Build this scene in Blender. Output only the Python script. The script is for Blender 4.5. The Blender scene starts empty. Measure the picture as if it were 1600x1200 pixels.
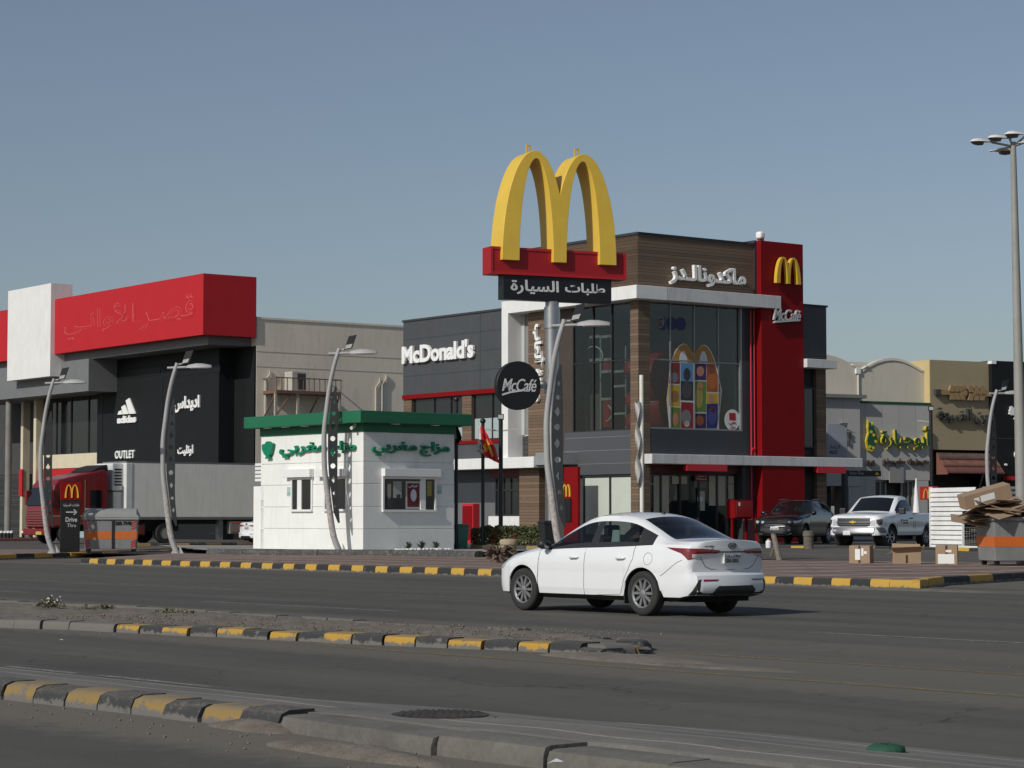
import bpy, bmesh, math, random
from mathutils import Vector, Matrix
random.seed(7)
SC = bpy.context.scene
COL = SC.collection
# ---------------------------------------------------------------- camera
F, HY, CH = 3559.0, 810.0, 1.35          # focal length in photo pixels, horizon row, eye height
PITCH = math.atan((HY - 600.0) / F)
cam_d = bpy.data.cameras.new('camera'); cam_o = bpy.data.objects.new('camera', cam_d); COL.objects.link(cam_o)
cam_d.sensor_width = 36.0; cam_d.lens = F / 1600.0 * 36.0
cam_d.clip_start = 0.2; cam_d.clip_end = 3000
cam_o.location = (0, 0, CH); cam_o.rotation_euler = (math.pi / 2 + PITCH, 0, 0)
SC.camera = cam_o
# ---------------------------------------------------------------- light
SUN_AZ = math.radians(47.0)              # direction the light travels, from +X towards +Y
SUN_EL = math.radians(33.5)
wd = bpy.data.worlds.new("World"); SC.world = wd; wd.use_nodes = True
wn = wd.node_tree.nodes; wl = wd.node_tree.links
sky = wn.new('ShaderNodeTexSky'); sky.sky_type = 'NISHITA'; sky.sun_disc = False
sky.sun_elevation = SUN_EL
sky.sun_rotation = math.atan2(-math.cos(SUN_AZ), -math.sin(SUN_AZ))
sky.altitude = 600; sky.air_density = 1.0; sky.dust_density = 1.9; sky.ozone_density = 2.2
hsv = wn.new('ShaderNodeHueSaturation'); hsv.inputs['Saturation'].default_value = 0.82
wl.new(sky.outputs[0], hsv.inputs['Color'])
wl.new(hsv.outputs[0], wn['Background'].inputs[0]); wn['Background'].inputs[1].default_value = 0.069
sun = bpy.data.lights.new('sun', 'SUN'); sun.energy = 3.05; sun.angle = math.radians(0.5); sun.color = (1.0, 0.965, 0.91)
sun_o = bpy.data.objects.new('sun', sun); COL.objects.link(sun_o)
ldir = Vector((math.cos(SUN_AZ) * math.cos(SUN_EL), math.sin(SUN_AZ) * math.cos(SUN_EL), -math.sin(SUN_EL)))
sun_o.rotation_euler = ldir.to_track_quat('-Z', 'Y').to_euler()
sun_o.location = (-30, -20, 40)
SC.view_settings.view_transform = 'Standard'; SC.view_settings.look = 'None'
SC.view_settings.exposure = 0.0; SC.view_settings.gamma = 1.0
SC.render.engine = 'CYCLES'
SC.cycles.max_bounces = 8; SC.cycles.transparent_max_bounces = 12
SC.cycles.use_denoising = True
# ---------------------------------------------------------------- photo geometry helpers
_cp, _sp = math.cos(PITCH), math.sin(PITCH)
CAMP = Vector((0, 0, CH))
def ray(px, py):
    u = 600.0 - py
    return Vector((px - 800.0, F * _cp - u * _sp, F * _sp + u * _cp))
def G(px, py, z=0.0):                      # point of the plane at height z seen at that pixel
    d = ray(px, py); t = (z - CH) / d.z
    return CAMP + d * t
def PY(px, py, Y):                         # point at distance Y
    d = ray(px, py); return CAMP + d * (Y / d.y)
def XY(px, Y, py=800):
    p = PY(px, py, Y); return (p.x, p.y)
class Face:                                # a vertical plane: origin, axis to the viewer's right, normal to the viewer
    def __init__(s, ox, oy, ax, ay):
        l = math.hypot(ax, ay); s.o = Vector((ox, oy, 0)); s.a = Vector((ax / l, ay / l, 0)); s.n = Vector((ay / l, -ax / l, 0))
    def sz(s, px, py):
        d = ray(px, py); t = (s.o - CAMP).dot(s.n) / d.dot(s.n); p = CAMP + d * t
        return ((p - s.o).dot(s.a), p.z)
    def S(s, px, py=700): return s.sz(px, py)[0]
    def Z(s, px, py): return s.sz(px, py)[1]
    def pt(s, a, z, o=0.0): return s.o + s.a * a + s.n * o + Vector((0, 0, z))
    def off(s, o): f = Face(0, 0, s.a.x, s.a.y); f.o = s.o + s.n * o; return f
    def rc(s, x0, y0, x1, y1):             # photo rectangle: top-left corner, bottom-right corner
        a0, z1 = s.sz(x0, y0); a1, z0 = s.sz(x1, y1); return a0, a1, z0, z1
WORLD = Face(0, 0, 1, 0)
# ---------------------------------------------------------------- materials
def srgb(r, g, b):
    f = lambda c: (c / 12.92 if c <= 0.04045 else ((c + 0.055) / 1.055) ** 2.4)
    return (f(r / 255.), f(g / 255.), f(b / 255.))
def nd(nt, t, **k):
    n = nt.nodes.new(t)
    for a, b in k.items():
        if a == 'inp':
            for i, v in b.items(): n.inputs[i].default_value = v
        else: setattr(n, a, b)
    return n
def mixc(nt, fac, a, b, mode='MIX'):
    m = nt.nodes.new('ShaderNodeMix'); m.data_type = 'RGBA'; m.blend_type = mode
    for i, v in ((0, fac), (6, a), (7, b)):
        if isinstance(v, bpy.types.NodeSocket): nt.links.new(v, m.inputs[i])
        elif i == 0: m.inputs[0].default_value = v
        else: m.inputs[i].default_value = tuple(v) + (1,) if len(v) == 3 else v
    return m.outputs[2]
def noise(nt, vec, scale, detail=4, rough=.6, sc=None):
    n = nd(nt, 'ShaderNodeTexNoise', inp={'Scale': scale, 'Detail': detail, 'Roughness': rough})
    if sc:
        mp = nd(nt, 'ShaderNodeMapping'); mp.inputs['Scale'].default_value = sc; nt.links.new(vec, mp.inputs[0]); vec = mp.outputs[0]
    nt.links.new(vec, n.inputs['Vector']); return n.outputs['Fac']
def ramp(nt, fac, p0, p1, c0=(0, 0, 0), c1=(1, 1, 1)):
    r = nd(nt, 'ShaderNodeValToRGB'); r.color_ramp.elements[0].position = p0; r.color_ramp.elements[1].position = p1
    r.color_ramp.elements[0].color = tuple(c0) + (1,); r.color_ramp.elements[1].color = tuple(c1) + (1,)
    nt.links.new(fac, r.inputs[0]); return r.outputs[0]
def math_(nt, op, a, b=None, clamp=False):
    m = nd(nt, 'ShaderNodeMath', operation=op, use_clamp=clamp)
    for i, v in ((0, a), (1, b)):
        if v is None: continue
        if isinstance(v, bpy.types.NodeSocket): nt.links.new(v, m.inputs[i])
        else: m.inputs[i].default_value = v
    return m.outputs[0]
def base_mat(name):
    m = bpy.data.materials.new(name); m.use_nodes = True; nt = m.node_tree
    return m, nt, nt.nodes['Principled BSDF'], nd(nt, 'ShaderNodeTexCoord').outputs['Object']
_mats = {}
def M(name, col=None, rough=.55, metal=0., var=.14, vs=1.2, bump=0., bs=30., coat=0., spec=.5, dirt=0., dcol=(.16, .13, .10), streak=True, emit=None):
    if name in _mats: return _mats[name]
    m, nt, b, oc = base_mat(name)
    n1 = noise(nt, oc, vs, 5); n2 = noise(nt, oc, vs * 14, 3)
    f = math_(nt, 'ADD', math_(nt, 'MULTIPLY', n1, .7), math_(nt, 'MULTIPLY', n2, .3))
    r = ramp(nt, f, .3, .7, [c * (1 - var) for c in col], [min(1, c * (1 + var)) for c in col])
    if dirt > 0:
        dn = noise(nt, oc, 1.6, 6, .7, (3, 3, .35) if streak else (1.5, 1.5, 1.5))
        df = ramp(nt, dn, .5, .78, (0, 0, 0), (dirt, dirt, dirt))
        r = mixc(nt, df, r, dcol)
    nt.links.new(r, b.inputs['Base Color'])
    rr = math_(nt, 'ADD', rough - .06, math_(nt, 'MULTIPLY', n1, .12)); nt.links.new(rr, b.inputs['Roughness'])
    b.inputs['Metallic'].default_value = metal; b.inputs['Specular IOR Level'].default_value = spec
    b.inputs['Coat Weight'].default_value = coat; b.inputs['Coat Roughness'].default_value = .04
    if bump:
        bn = nd(nt, 'ShaderNodeBump', inp={'Strength': min(1, bump), 'Distance': .01}); nt.links.new(noise(nt, oc, bs, 4), bn.inputs['Height'])
        nt.links.new(bn.outputs[0], b.inputs['Normal'])
    _mats[name] = m; return m
def glass(name, tint=(.35, .38, .38), rough=.0, refl=1.0):
    if name in _mats: return _mats[name]
    m = bpy.data.materials.new(name); m.use_nodes = True; nt = m.node_tree; nt.nodes.clear()
    out = nd(nt, 'ShaderNodeOutputMaterial'); tr = nd(nt, 'ShaderNodeBsdfTransparent'); tr.inputs[0].default_value = tint + (1,)
    gl = nd(nt, 'ShaderNodeBsdfGlossy'); gl.inputs['Roughness'].default_value = rough; gl.inputs[0].default_value = (refl, refl, refl, 1)
    lw = nd(nt, 'ShaderNodeLayerWeight'); lw.inputs['Blend'].default_value = .5; fz = math_(nt, 'ADD', math_(nt, 'MULTIPLY', math_(nt, 'POWER', lw.outputs['Facing'], 5.0), .93), .055, True)
    mx = nd(nt, 'ShaderNodeMixShader'); nt.links.new(fz, mx.inputs[0]); nt.links.new(tr.outputs[0], mx.inputs[1]); nt.links.new(gl.outputs[0], mx.inputs[2])
    nt.links.new(mx.outputs[0], out.inputs[0]); _mats[name] = m; return m
def wave_mat(name, c0, c1, cell, axis='Z', gap=.06, rough=.6, var=.25, gapc=None, jitter=.5, bump=.6):
    """boards: rows of height `cell` with a dark gap and a tone of its own for each row"""
    if name in _mats: return _mats[name]
    m, nt, b, oc = base_mat(name)
    sx = nd(nt, 'ShaderNodeSeparateXYZ'); nt.links.new(oc, sx.inputs[0])
    z = math_(nt, 'DIVIDE', sx.outputs[axis], cell)
    fr = math_(nt, 'FRACT', z); fl = math_(nt, 'FLOOR', z)
    wn_ = nd(nt, 'ShaderNodeTexWhiteNoise', noise_dimensions='1D'); nt.links.new(fl, wn_.inputs['W'])
    g = noise(nt, oc, 3.0, 5, .6, (1.5, 1.5, 14))
    mx = math_(nt, 'ADD', math_(nt, 'MULTIPLY', wn_.outputs[0], jitter), math_(nt, 'MULTIPLY', g, 1 - jitter))
    col = mixc(nt, ramp(nt, mx, .25, .75), c0, c1)
    gapf = math_(nt, 'LESS_THAN', fr, gap)
    col2 = mixc(nt, gapf, col, gapc or [c * .3 for c in c0])
    nt.links.new(col2, b.inputs['Base Color']); b.inputs['Roughness'].default_value = rough
    if bump:
        bn = nd(nt, 'ShaderNodeBump', inp={'Strength': bump, 'Distance': .01})
        nt.links.new(math_(nt, 'SUBTRACT', math_(nt, 'MULTIPLY', g, .3), gapf), bn.inputs['Height']); nt.links.new(bn.outputs[0], b.inputs['Normal'])
    _mats[name] = m; return m
# ---------------------------------------------------------------- mesh builder
class MB:
    def __init__(s): s.v = []; s.f = []; s.mi = []; s.i = 0
    def mat(s, i): s.i = i; return s
    def add(s, vs, fs):
        n = len(s.v); s.v += [Vector(p) for p in vs]
        for f in fs: s.f.append([n + k for k in f]); s.mi.append(s.i)
        return s
    def hexa(s, p):                        # 8 corners: bottom ring 0-3, top ring 4-7
        return s.add(p, [(0, 3, 2, 1), (4, 5, 6, 7), (0, 1, 5, 4), (1, 2, 6, 5), (2, 3, 7, 6), (3, 0, 4, 7)])
    def fbox(s, f, s0, s1, z0, z1, o0=0., o1=.1):
        if s0 > s1: s0, s1 = s1, s0
        if z0 > z1: z0, z1 = z1, z0
        if o0 > o1: o0, o1 = o1, o0
        return s.hexa([f.pt(s0, z0, o1), f.pt(s1, z0, o1), f.pt(s1, z0, o0), f.pt(s0, z0, o0),
                       f.pt(s0, z1, o1), f.pt(s1, z1, o1), f.pt(s1, z1, o0), f.pt(s0, z1, o0)])
    def fr(s, f, x0, y0, x1, y1, o0=0., o1=.1):      # box from a photo rectangle on the face
        a0, a1, z0, z1 = f.rc(x0, y0, x1, y1); return s.fbox(f, a0, a1, z0, z1, o0, o1)
    def box(s, x0, x1, y0, y1, z0, z1):
        return s.hexa([(x0, y0, z0), (x1, y0, z0), (x1, y1, z0), (x0, y1, z0), (x0, y0, z1), (x1, y0, z1), (x1, y1, z1), (x0, y1, z1)])
    def ring(s, c, r, ax, n, ph=0., r2=None):
        ax = Vector(ax).normalized(); t = Vector((0, 0, 1)) if abs(ax.z) < .9 else Vector((1, 0, 0))
        u = ax.cross(t).normalized(); w = ax.cross(u); r2 = r if r2 is None else r2
        return [Vector(c) + u * (math.cos(ph + 2 * math.pi * k / n) * r) + w * (math.sin(ph + 2 * math.pi * k / n) * r2) for k in range(n)]
    def loft(s, rings, cap=True, closed=True):
        n = len(rings[0]); vs = [p for r in rings for p in r]; fs = []
        for i in range(len(rings) - 1):
            for k in range(n if closed else n - 1):
                a, b = i * n + k, i * n + (k + 1) % n; fs.append((a, b, b + n, a + n))
        if cap: fs.append(tuple(range(n))[::-1]); fs.append(tuple(range((len(rings) - 1) * n, len(rings) * n)))
        return s.add(vs, fs)
    def cyl(s, p0, p1, r0, r1=None, n=14, cap=True):
        r1 = r0 if r1 is None else r1; ax = Vector(p1) - Vector(p0)
        return s.loft([s.ring(p0, r0, ax, n), s.ring(p1, r1, ax, n)], cap)
    def tube(s, path, r, n=10, cap=True):
        path = [Vector(p) for p in path]; rs = r if isinstance(r, (list, tuple)) else [r] * len(path); rings = []
        u = None
        for i, p in enumerate(path):
            d = (path[min(i + 1, len(path) - 1)] - path[max(i - 1, 0)]).normalized()
            if u is None: t = Vector((0, 0, 1)) if abs(d.z) < .9 else Vector((1, 0, 0)); u = d.cross(t).normalized()
            else: u = (u - d * u.dot(d)).normalized()
            w = d.cross(u)
            rings.append([p + u * (math.cos(2 * math.pi * k / n) * rs[i]) + w * (math.sin(2 * math.pi * k / n) * rs[i]) for k in range(n)])
        return s.loft(rings, cap)
    def lathe(s, c, prof, n=20, ax=(0, 0, 1), cap=True):        # prof: (radius, height along the axis)
        ax = Vector(ax).normalized(); c = Vector(c)
        return s.loft([s.ring(c + ax * h, max(r, 1e-4), ax, n) for r, h in prof], cap)
    def prism(s, f, poly, o0, o1):
        n = len(poly); a = [f.pt(p[0], p[1], o1) for p in poly]; b = [f.pt(p[0], p[1], o0) for p in poly]
        return s.add(a + b, [tuple(range(n)), tuple(range(2 * n - 1, n - 1, -1))] + [(k, k + n, (k + 1) % n + n, (k + 1) % n) for k in range(n)])
    def sphere(s, c, r, n=14, m=8, sc=(1, 1, 1)):
        c = Vector(c); rings = []
        for i in range(1, m):
            t = math.pi * i / m; rings.append([c + Vector((math.sin(t) * math.cos(2 * math.pi * k / n) * r * sc[0], math.sin(t) * math.sin(2 * math.pi * k / n) * r * sc[1], -math.cos(t) * r * sc[2])) for k in range(n)])
        return s.loft(rings, True)
    def sheet(s, pts):                     # polygon of 3D points
        return s.add(pts, [tuple(range(len(pts)))])
    def build(s, name, mats, parent=None, world=True, smooth=None, bevel=0., seg=2):
        me = bpy.data.meshes.new(name); off = Vector((0, 0, 0))
        if parent is not None and world:
            r = parent
            while r.parent: r = r.parent
            off = Vector(r.location)
            vs = [tuple(p - off) for p in s.v]
        else: vs = [tuple(p) for p in s.v]
        me.from_pydata(vs, [], s.f)
        mats = mats if isinstance(mats, (list, tuple)) else [mats]
        for m in mats: me.materials.append(m)
        me.polygons.foreach_set('material_index', s.mi)
        bm = bmesh.new(); bm.from_mesh(me)
        bmesh.ops.recalc_face_normals(bm, faces=bm.faces); bm.to_mesh(me); bm.free()
        if smooth is not None:
            me.polygons.foreach_set('use_smooth', [True] * len(me.polygons)); me.set_sharp_from_angle(angle=math.radians(smooth))
        me.update()
        o = bpy.data.objects.new(name, me); COL.objects.link(o)
        if parent is not None: o.parent = parent
        if bevel:
            b = o.modifiers.new('edge', 'BEVEL'); b.width = bevel; b.segments = seg; b.limit_method = 'ANGLE'; b.angle_limit = math.radians(40); b.harden_normals = False
        return o
def tag(o, label, cat, group=None, kind=None):
    if label: o['label'] = label
    if cat: o['category'] = cat
    if group: o['group'] = group
    if kind: o['kind'] = kind
    return o
def thing(name, label, cat, loc=(0, 0, 0), rot=0., group=None):
    o = bpy.data.objects.new(name, None); COL.objects.link(o); o.location = loc; o.rotation_euler = (0, 0, rot); o.empty_display_size = .3
    return tag(o, label, cat, group)
def struct(o): o['kind'] = 'structure'; return o
def dup(root, loc, rot=None, label=None):
    r = root.copy(); COL.objects.link(r); r.location = loc
    if rot is not None: r.rotation_euler = (0, 0, rot)
    if label: r['label'] = label
    for ch in list(root.children):
        c = ch.copy(); COL.objects.link(c); c.parent = r
        for g in list(ch.children):
            d = g.copy(); COL.objects.link(d); d.parent = c
    return r
# ---------------------------------------------------------------- lettering
_AR = {}
def _ar(ch, iso, fin=None, ini=None, med=None): _AR[ch] = (iso, fin or iso, ini, med)
for ch, b, n in (('ا', 0xFE8D, 2), ('أ', 0xFE83, 2), ('ة', 0xFE93, 2), ('د', 0xFEA9, 2), ('ذ', 0xFEAB, 2), ('ر', 0xFEAD, 2), ('ز', 0xFEAF, 2), ('و', 0xFEED, 2),
                 ('ب', 0xFE8F, 4), ('ت', 0xFE95, 4), ('ج', 0xFE9D, 4), ('س', 0xFEB1, 4), ('ص', 0xFEB9, 4), ('ض', 0xFEBD, 4), ('ط', 0xFEC1, 4), ('ع', 0xFEC9, 4), ('غ', 0xFECD, 4),
                 ('ف', 0xFED1, 4), ('ق', 0xFED5, 4), ('ك', 0xFED9, 4), ('ل', 0xFEDD, 4), ('م', 0xFEE1, 4), ('ن', 0xFEE5, 4), ('ه', 0xFEE9, 4), ('ي', 0xFEF1, 4), ('ح', 0xFEA1, 4), ('خ', 0xFEA5, 4)):
    _ar(ch, chr(b), chr(b + 1), chr(b + 2) if n == 4 else None, chr(b + 3) if n == 4 else None)
def shape(t):                               # Arabic letters to their joined forms, in left-to-right drawing order
    if not any(c in _AR for c in t): return t
    t = t.replace('لأ', '\uFEF7').replace('لا', '\uFEFB'); out = []
    dual = lambda c: (c in _AR and _AR[c][2] is not None) or c == 'ـ'
    for i, c in enumerate(t):
        p = t[i - 1] if i else ' '; q = t[i + 1] if i + 1 < len(t) else ' '
        jp = dual(p); jn = q in _AR or q in '\uFEF7\uFEFBـ'
        if c in '\uFEF7\uFEFB': out.append(chr(ord(c) + 1) if jp else c); continue
        if c == 'ـ': out.append('ـ'); continue
        if c not in _AR: out.append(c); continue
        iso, fin, ini, med = _AR[c]
        if ini and jn: out.append(med if jp else ini)
        else: out.append(fin if jp else iso)
    return ''.join(out[::-1])
_gl = {}
def _raw(t, bold, res=3):
    c = bpy.data.curves.new('glyph', 'FONT'); c.body = t; c.offset = bold; c.extrude = .5; c.resolution_u = res; c.fill_mode = 'BOTH'
    o = bpy.data.objects.new('glyph', c); COL.objects.link(o)
    dg = bpy.context.evaluated_depsgraph_get(); me = bpy.data.meshes.new_from_object(o.evaluated_get(dg), depsgraph=dg)
    vs = [tuple(v.co) for v in me.vertices]; fs = [tuple(p.vertices) for p in me.polygons]
    bpy.data.objects.remove(o); bpy.data.curves.remove(c); bpy.data.meshes.remove(me)
    return vs, fs
_iw = {}
def glyph(ch, bold):
    k = (ch, bold)
    if k not in _gl:
        if bold not in _iw: _iw[bold] = max(v[0] for v in _raw('I', bold)[0])
        vs, fs = _raw(ch, bold) if ch != ' ' else ([], [])
        ad = max(v[0] for v in _raw(ch + 'I', bold)[0]) - _iw[bold]
        _gl[k] = (vs, fs, ad)
    return _gl[k]
def text(mb, t, f, s0, s1, z0, z1, depth=.03, o=0., bold=.0, shear=0., rot=0, track=0.):
    """raised letters fitted into a rectangle of face f; rot=1 turns the line a quarter clockwise"""
    V = []; FS = []; x = 0.
    for i, ch in enumerate(shape(t)):
        vs, fs, ad = glyph(ch, bold); n = len(V); e = .002 / depth * (i % 2)
        V += [(v[0] + x + shear * v[1], v[1], (v[2] + .5) * (1 + e)) for v in vs]; FS += [[n + k for k in q] for q in fs]; x += ad + track
    if not V: return mb
    a0, a1 = min(v[0] for v in V), max(v[0] for v in V); b0, b1 = min(v[1] for v in V), max(v[1] for v in V)
    P = []
    for v in V:
        u, w = (v[0] - a0) / (a1 - a0), (v[1] - b0) / (b1 - b0)
        if rot: u, w = w, 1 - u
        P.append(f.pt(s0 + (s1 - s0) * u, z0 + (z1 - z0) * w, o + v[2] * depth))
    return mb.add(P, FS)
def ptext(mb, t, f, x0, y0, x1, y1, depth=.03, o=0., **k):   # letters fitted to a photo rectangle
    a0, a1, z0, z1 = f.rc(x0, y0, x1, y1); return text(mb, t, f, a0, a1, z0, z1, depth, o, **k)
def arches_poly(w, h, leg=.149, mid=.06, pk=.213, n=18):
    """outline of a double arch, bottom centre at (0,0)"""
    W = w / 2; c = pk * w; H = h; Hi = h * .93; t = leg * w; m = mid * w
    ci = (W - t + m) / 2; ai = (W - t - m) / 2
    out = []
    for k in range(n + 1):
        a = math.pi - math.pi / 2 * k / n; out.append((-c + (W - c) * math.cos(a), H * math.sin(a)))
    ain = c / .788; v = []                   # inner shoulder of each arch down to the valley
    for k in range(1, n + 1):
        a = math.pi / 2 * (1 - k / n); x = -c + ain * math.cos(a)
        if x > -.004 * w: break
        v.append((x, H * math.sin(a)))
    out += v + [(0, .615 * H)] + [(-x, z) for x, z in reversed(v)]
    out += [(-x, z) for x, z in reversed(out[:n + 1])]
    inn = []
    for k in range(n + 1):
        a = math.pi * k / n; inn.append((ci + ai * math.cos(a), Hi * math.sin(a)))
    return out + inn + [(-x, z) for x, z in reversed(inn)]
# ================================================================ ground, road, kerbs
RU = Vector((-.648, .762, 0)); RN = Vector((.762, .648, 0))      # along the road, across it (away from the camera)
def UV(u, v, z=0.): p = RU * u + RN * v; return Vector((p.x, p.y, z))
def sstep(a, b, x): t = max(0, min(1, (x - a) / (b - a))); return t * t * (3 - 2 * t)
def zlot(X, Y): return .12 + sstep(60, 80, Y) * .21 * sstep(-8, 4, X)
def asphalt(name, c, sand, bands=(), track=.5, sandc=(.175, .155, .125), ruts=True):
    """bands: (v0, v1, strength) strips of wind-blown sand across the road's own coordinate v"""
    m, nt, b, oc = base_mat(name)
    du = nd(nt, 'ShaderNodeVectorMath', operation='DOT_PRODUCT'); du.inputs[1].default_value = RU; nt.links.new(oc, du.inputs[0])
    dv = nd(nt, 'ShaderNodeVectorMath', operation='DOT_PRODUCT'); dv.inputs[1].default_value = RN; nt.links.new(oc, dv.inputs[0])
    u, v = du.outputs['Value'], dv.outputs['Value']
    cv = nd(nt, 'ShaderNodeCombineXYZ'); nt.links.new(math_(nt, 'MULTIPLY', u, .06), cv.inputs[0]); nt.links.new(math_(nt, 'MULTIPLY', v, 1.), cv.inputs[1])
    streak = noise(nt, cv.outputs[0], .9, 6, .62); big = noise(nt, oc, .35, 5, .6); fine = noise(nt, oc, 60., 3, .7); med = noise(nt, oc, 5., 5, .65)
    f = math_(nt, 'ADD', math_(nt, 'MULTIPLY', streak, .4), math_(nt, 'ADD', math_(nt, 'MULTIPLY', big, .2), math_(nt, 'ADD', math_(nt, 'MULTIPLY', fine, .27), math_(nt, 'MULTIPLY', med, .13))))
    col = ramp(nt, f, .32, .68, [x * .56 for x in c], [x * 1.5 for x in c])
    st = nd(nt, 'ShaderNodeTexVoronoi', feature='F1'); st.inputs['Scale'].default_value = 34; nt.links.new(oc, st.inputs['Vector'])
    sp = math_(nt, 'MULTIPLY', math_(nt, 'LESS_THAN', st.outputs['Distance'], .16), math_(nt, 'GREATER_THAN', med, .56))
    col = mixc(nt, math_(nt, 'MULTIPLY', sp, .5), col, (.2, .19, .17))
    if ruts:                                # darker wheel paths worn along each lane
        w = math_(nt, 'SINE', math_(nt, 'MULTIPLY', v, 2 * math.pi / 2.05)); w = math_(nt, 'MULTIPLY', math_(nt, 'ADD', w, 1), .5)
        col = mixc(nt, math_(nt, 'MULTIPLY', math_(nt, 'MULTIPLY', w, streak), .5), col, [x * .62 for x in c])
    crk = nd(nt, 'ShaderNodeTexVoronoi', feature='DISTANCE_TO_EDGE'); crk.inputs['Scale'].default_value = .5
    wv = nd(nt, 'ShaderNodeVectorMath', operation='ADD'); nt.links.new(oc, wv.inputs[0])
    nz = nd(nt, 'ShaderNodeTexNoise', inp={'Scale': 1.8, 'Detail': 4}); nt.links.new(oc, nz.inputs['Vector']); nt.links.new(nz.outputs['Color'], wv.inputs[1]); nt.links.new(wv.outputs[0], crk.inputs['Vector'])
    ck = math_(nt, 'MULTIPLY', math_(nt, 'LESS_THAN', crk.outputs['Distance'], .008), math_(nt, 'GREATER_THAN', big, .52))
    col = mixc(nt, math_(nt, 'MULTIPLY', ck, .75), col, [x * .4 for x in c])
    cw = nd(nt, 'ShaderNodeCombineXYZ'); nt.links.new(math_(nt, 'MULTIPLY', u, .035), cw.inputs[0]); nt.links.new(math_(nt, 'MULTIPLY', v, .55), cw.inputs[1])
    wide = ramp(nt, noise(nt, cw.outputs[0], 1.3, 3, .5), .42, .66, (0, 0, 0), (.42, .42, .42)); col = mixc(nt, wide, col, [min(1, x * 1.55) for x in (c[0], c[1] * .985, c[2] * .95)])
    oil = ramp(nt, noise(nt, oc, .9, 6, .7), .62, .72, (0, 0, 0), (.5, .5, .5)); col = mixc(nt, oil, col, [x * .6 for x in c])
    jag = math_(nt, 'MULTIPLY', math_(nt, 'SUBTRACT', med, .5), 1.1)
    vj = math_(nt, 'ADD', v, jag); tot = None
    for v0, v1, s_ in bands:
        k = nd(nt, 'ShaderNodeMapRange', interpolation_type='SMOOTHSTEP'); nt.links.new(vj, k.inputs[0]); k.inputs[1].default_value = v0 - .45; k.inputs[2].default_value = v0 + .1
        k2 = nd(nt, 'ShaderNodeMapRange', interpolation_type='SMOOTHSTEP'); nt.links.new(vj, k2.inputs[0]); k2.inputs[1].default_value = v1 - .1; k2.inputs[2].default_value = v1 + .45; k2.inputs[3].default_value = 1; k2.inputs[4].default_value = 0
        x = math_(nt, 'MULTIPLY', math_(nt, 'MULTIPLY', k.outputs[0], k2.outputs[0]), s_); tot = x if tot is None else math_(nt, 'MAXIMUM', tot, x)
    sandn = ramp(nt, math_(nt, 'ADD', math_(nt, 'MULTIPLY', big, .6), math_(nt, 'MULTIPLY', fine, .4)), .45, .75)
    base_s = math_(nt, 'MULTIPLY', sandn, sand)
    if tot is not None: base_s = math_(nt, 'MAXIMUM', base_s, math_(nt, 'MULTIPLY', tot, math_(nt, 'ADD', .55, math_(nt, 'MULTIPLY', fine, .8))), True)
    col = mixc(nt, base_s, col, mixc(nt, fine, [x * .7 for x in sandc], [x * 1.25 for x in sandc]))
    nt.links.new(col, b.inputs['Base Color']); b.inputs['Roughness'].default_value = .88; b.inputs['Specular IOR Level'].default_value = .25
    bn = nd(nt, 'ShaderNodeBump', inp={'Strength': .45, 'Distance': .012}); nt.links.new(fine, bn.inputs['Height']); nt.links.new(bn.outputs[0], b.inputs['Normal'])
    return m
m_road = asphalt('road_asphalt', (.086, .083, .073), .14, [(7.5, 8.25, .7), (13.5, 14.15, .55), (14.3, 16.1, .5), (16.5, 18.6, .38), (33.6, 34.6, .6)])
m_lot = asphalt('lot_asphalt', (.085, .08, .073), .4, ruts=False)
m_gr = asphalt('base_ground', (.11, .10, .085), .5, ruts=False)
mb = MB(); mb.sheet([(-900, -60, -.03), (900, -60, -.03), (900, 2200, -.03), (-900, 2200, -.03)]); struct(mb.build('ground', m_gr))
mb = MB(); mb.sheet([UV(-120, -20, 0), UV(-120, 35.5, 0), UV(220, 35.5, 0), UV(220, -20, 0)]); struct(mb.build('road', m_road))
# back lot: a gently rising asphalt sheet behind the pavement
BE = [G(60, 864, .14), G(268, 865, .14), G(420, 866, .14), G(600, 867.5, .14), G(760, 870, .14), G(1000, 873, .14), G(1300, 876.5, .14), G(1700, 881, .14), G(2100, 884, .14)]
mb = MB(); N = 24; rows = []
for i, p in enumerate(BE):
    rows.append([])
    for k in range(N + 1):
        Y = p.y + (k / N) ** 1.6 * 260; X = p.x * (Y / p.y) ** 1.05; rows[-1].append(Vector((X, Y, zlot(X, Y))))
for i in range(len(BE) - 1):
    for k in range(N): mb.add([rows[i][k], rows[i + 1][k], rows[i + 1][k + 1], rows[i][k + 1]], [(0, 1, 2, 3)])
p = rows[0]; mb.sheet([(-60, 70, .1), rows[0][0] + Vector((0, 0, -.01))] + [q + Vector((0, 0, -.01)) for q in p[1:]] + [(-160, 330, .1)])
struct(mb.build('parking_lot_ground', m_lot, smooth=60))
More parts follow.
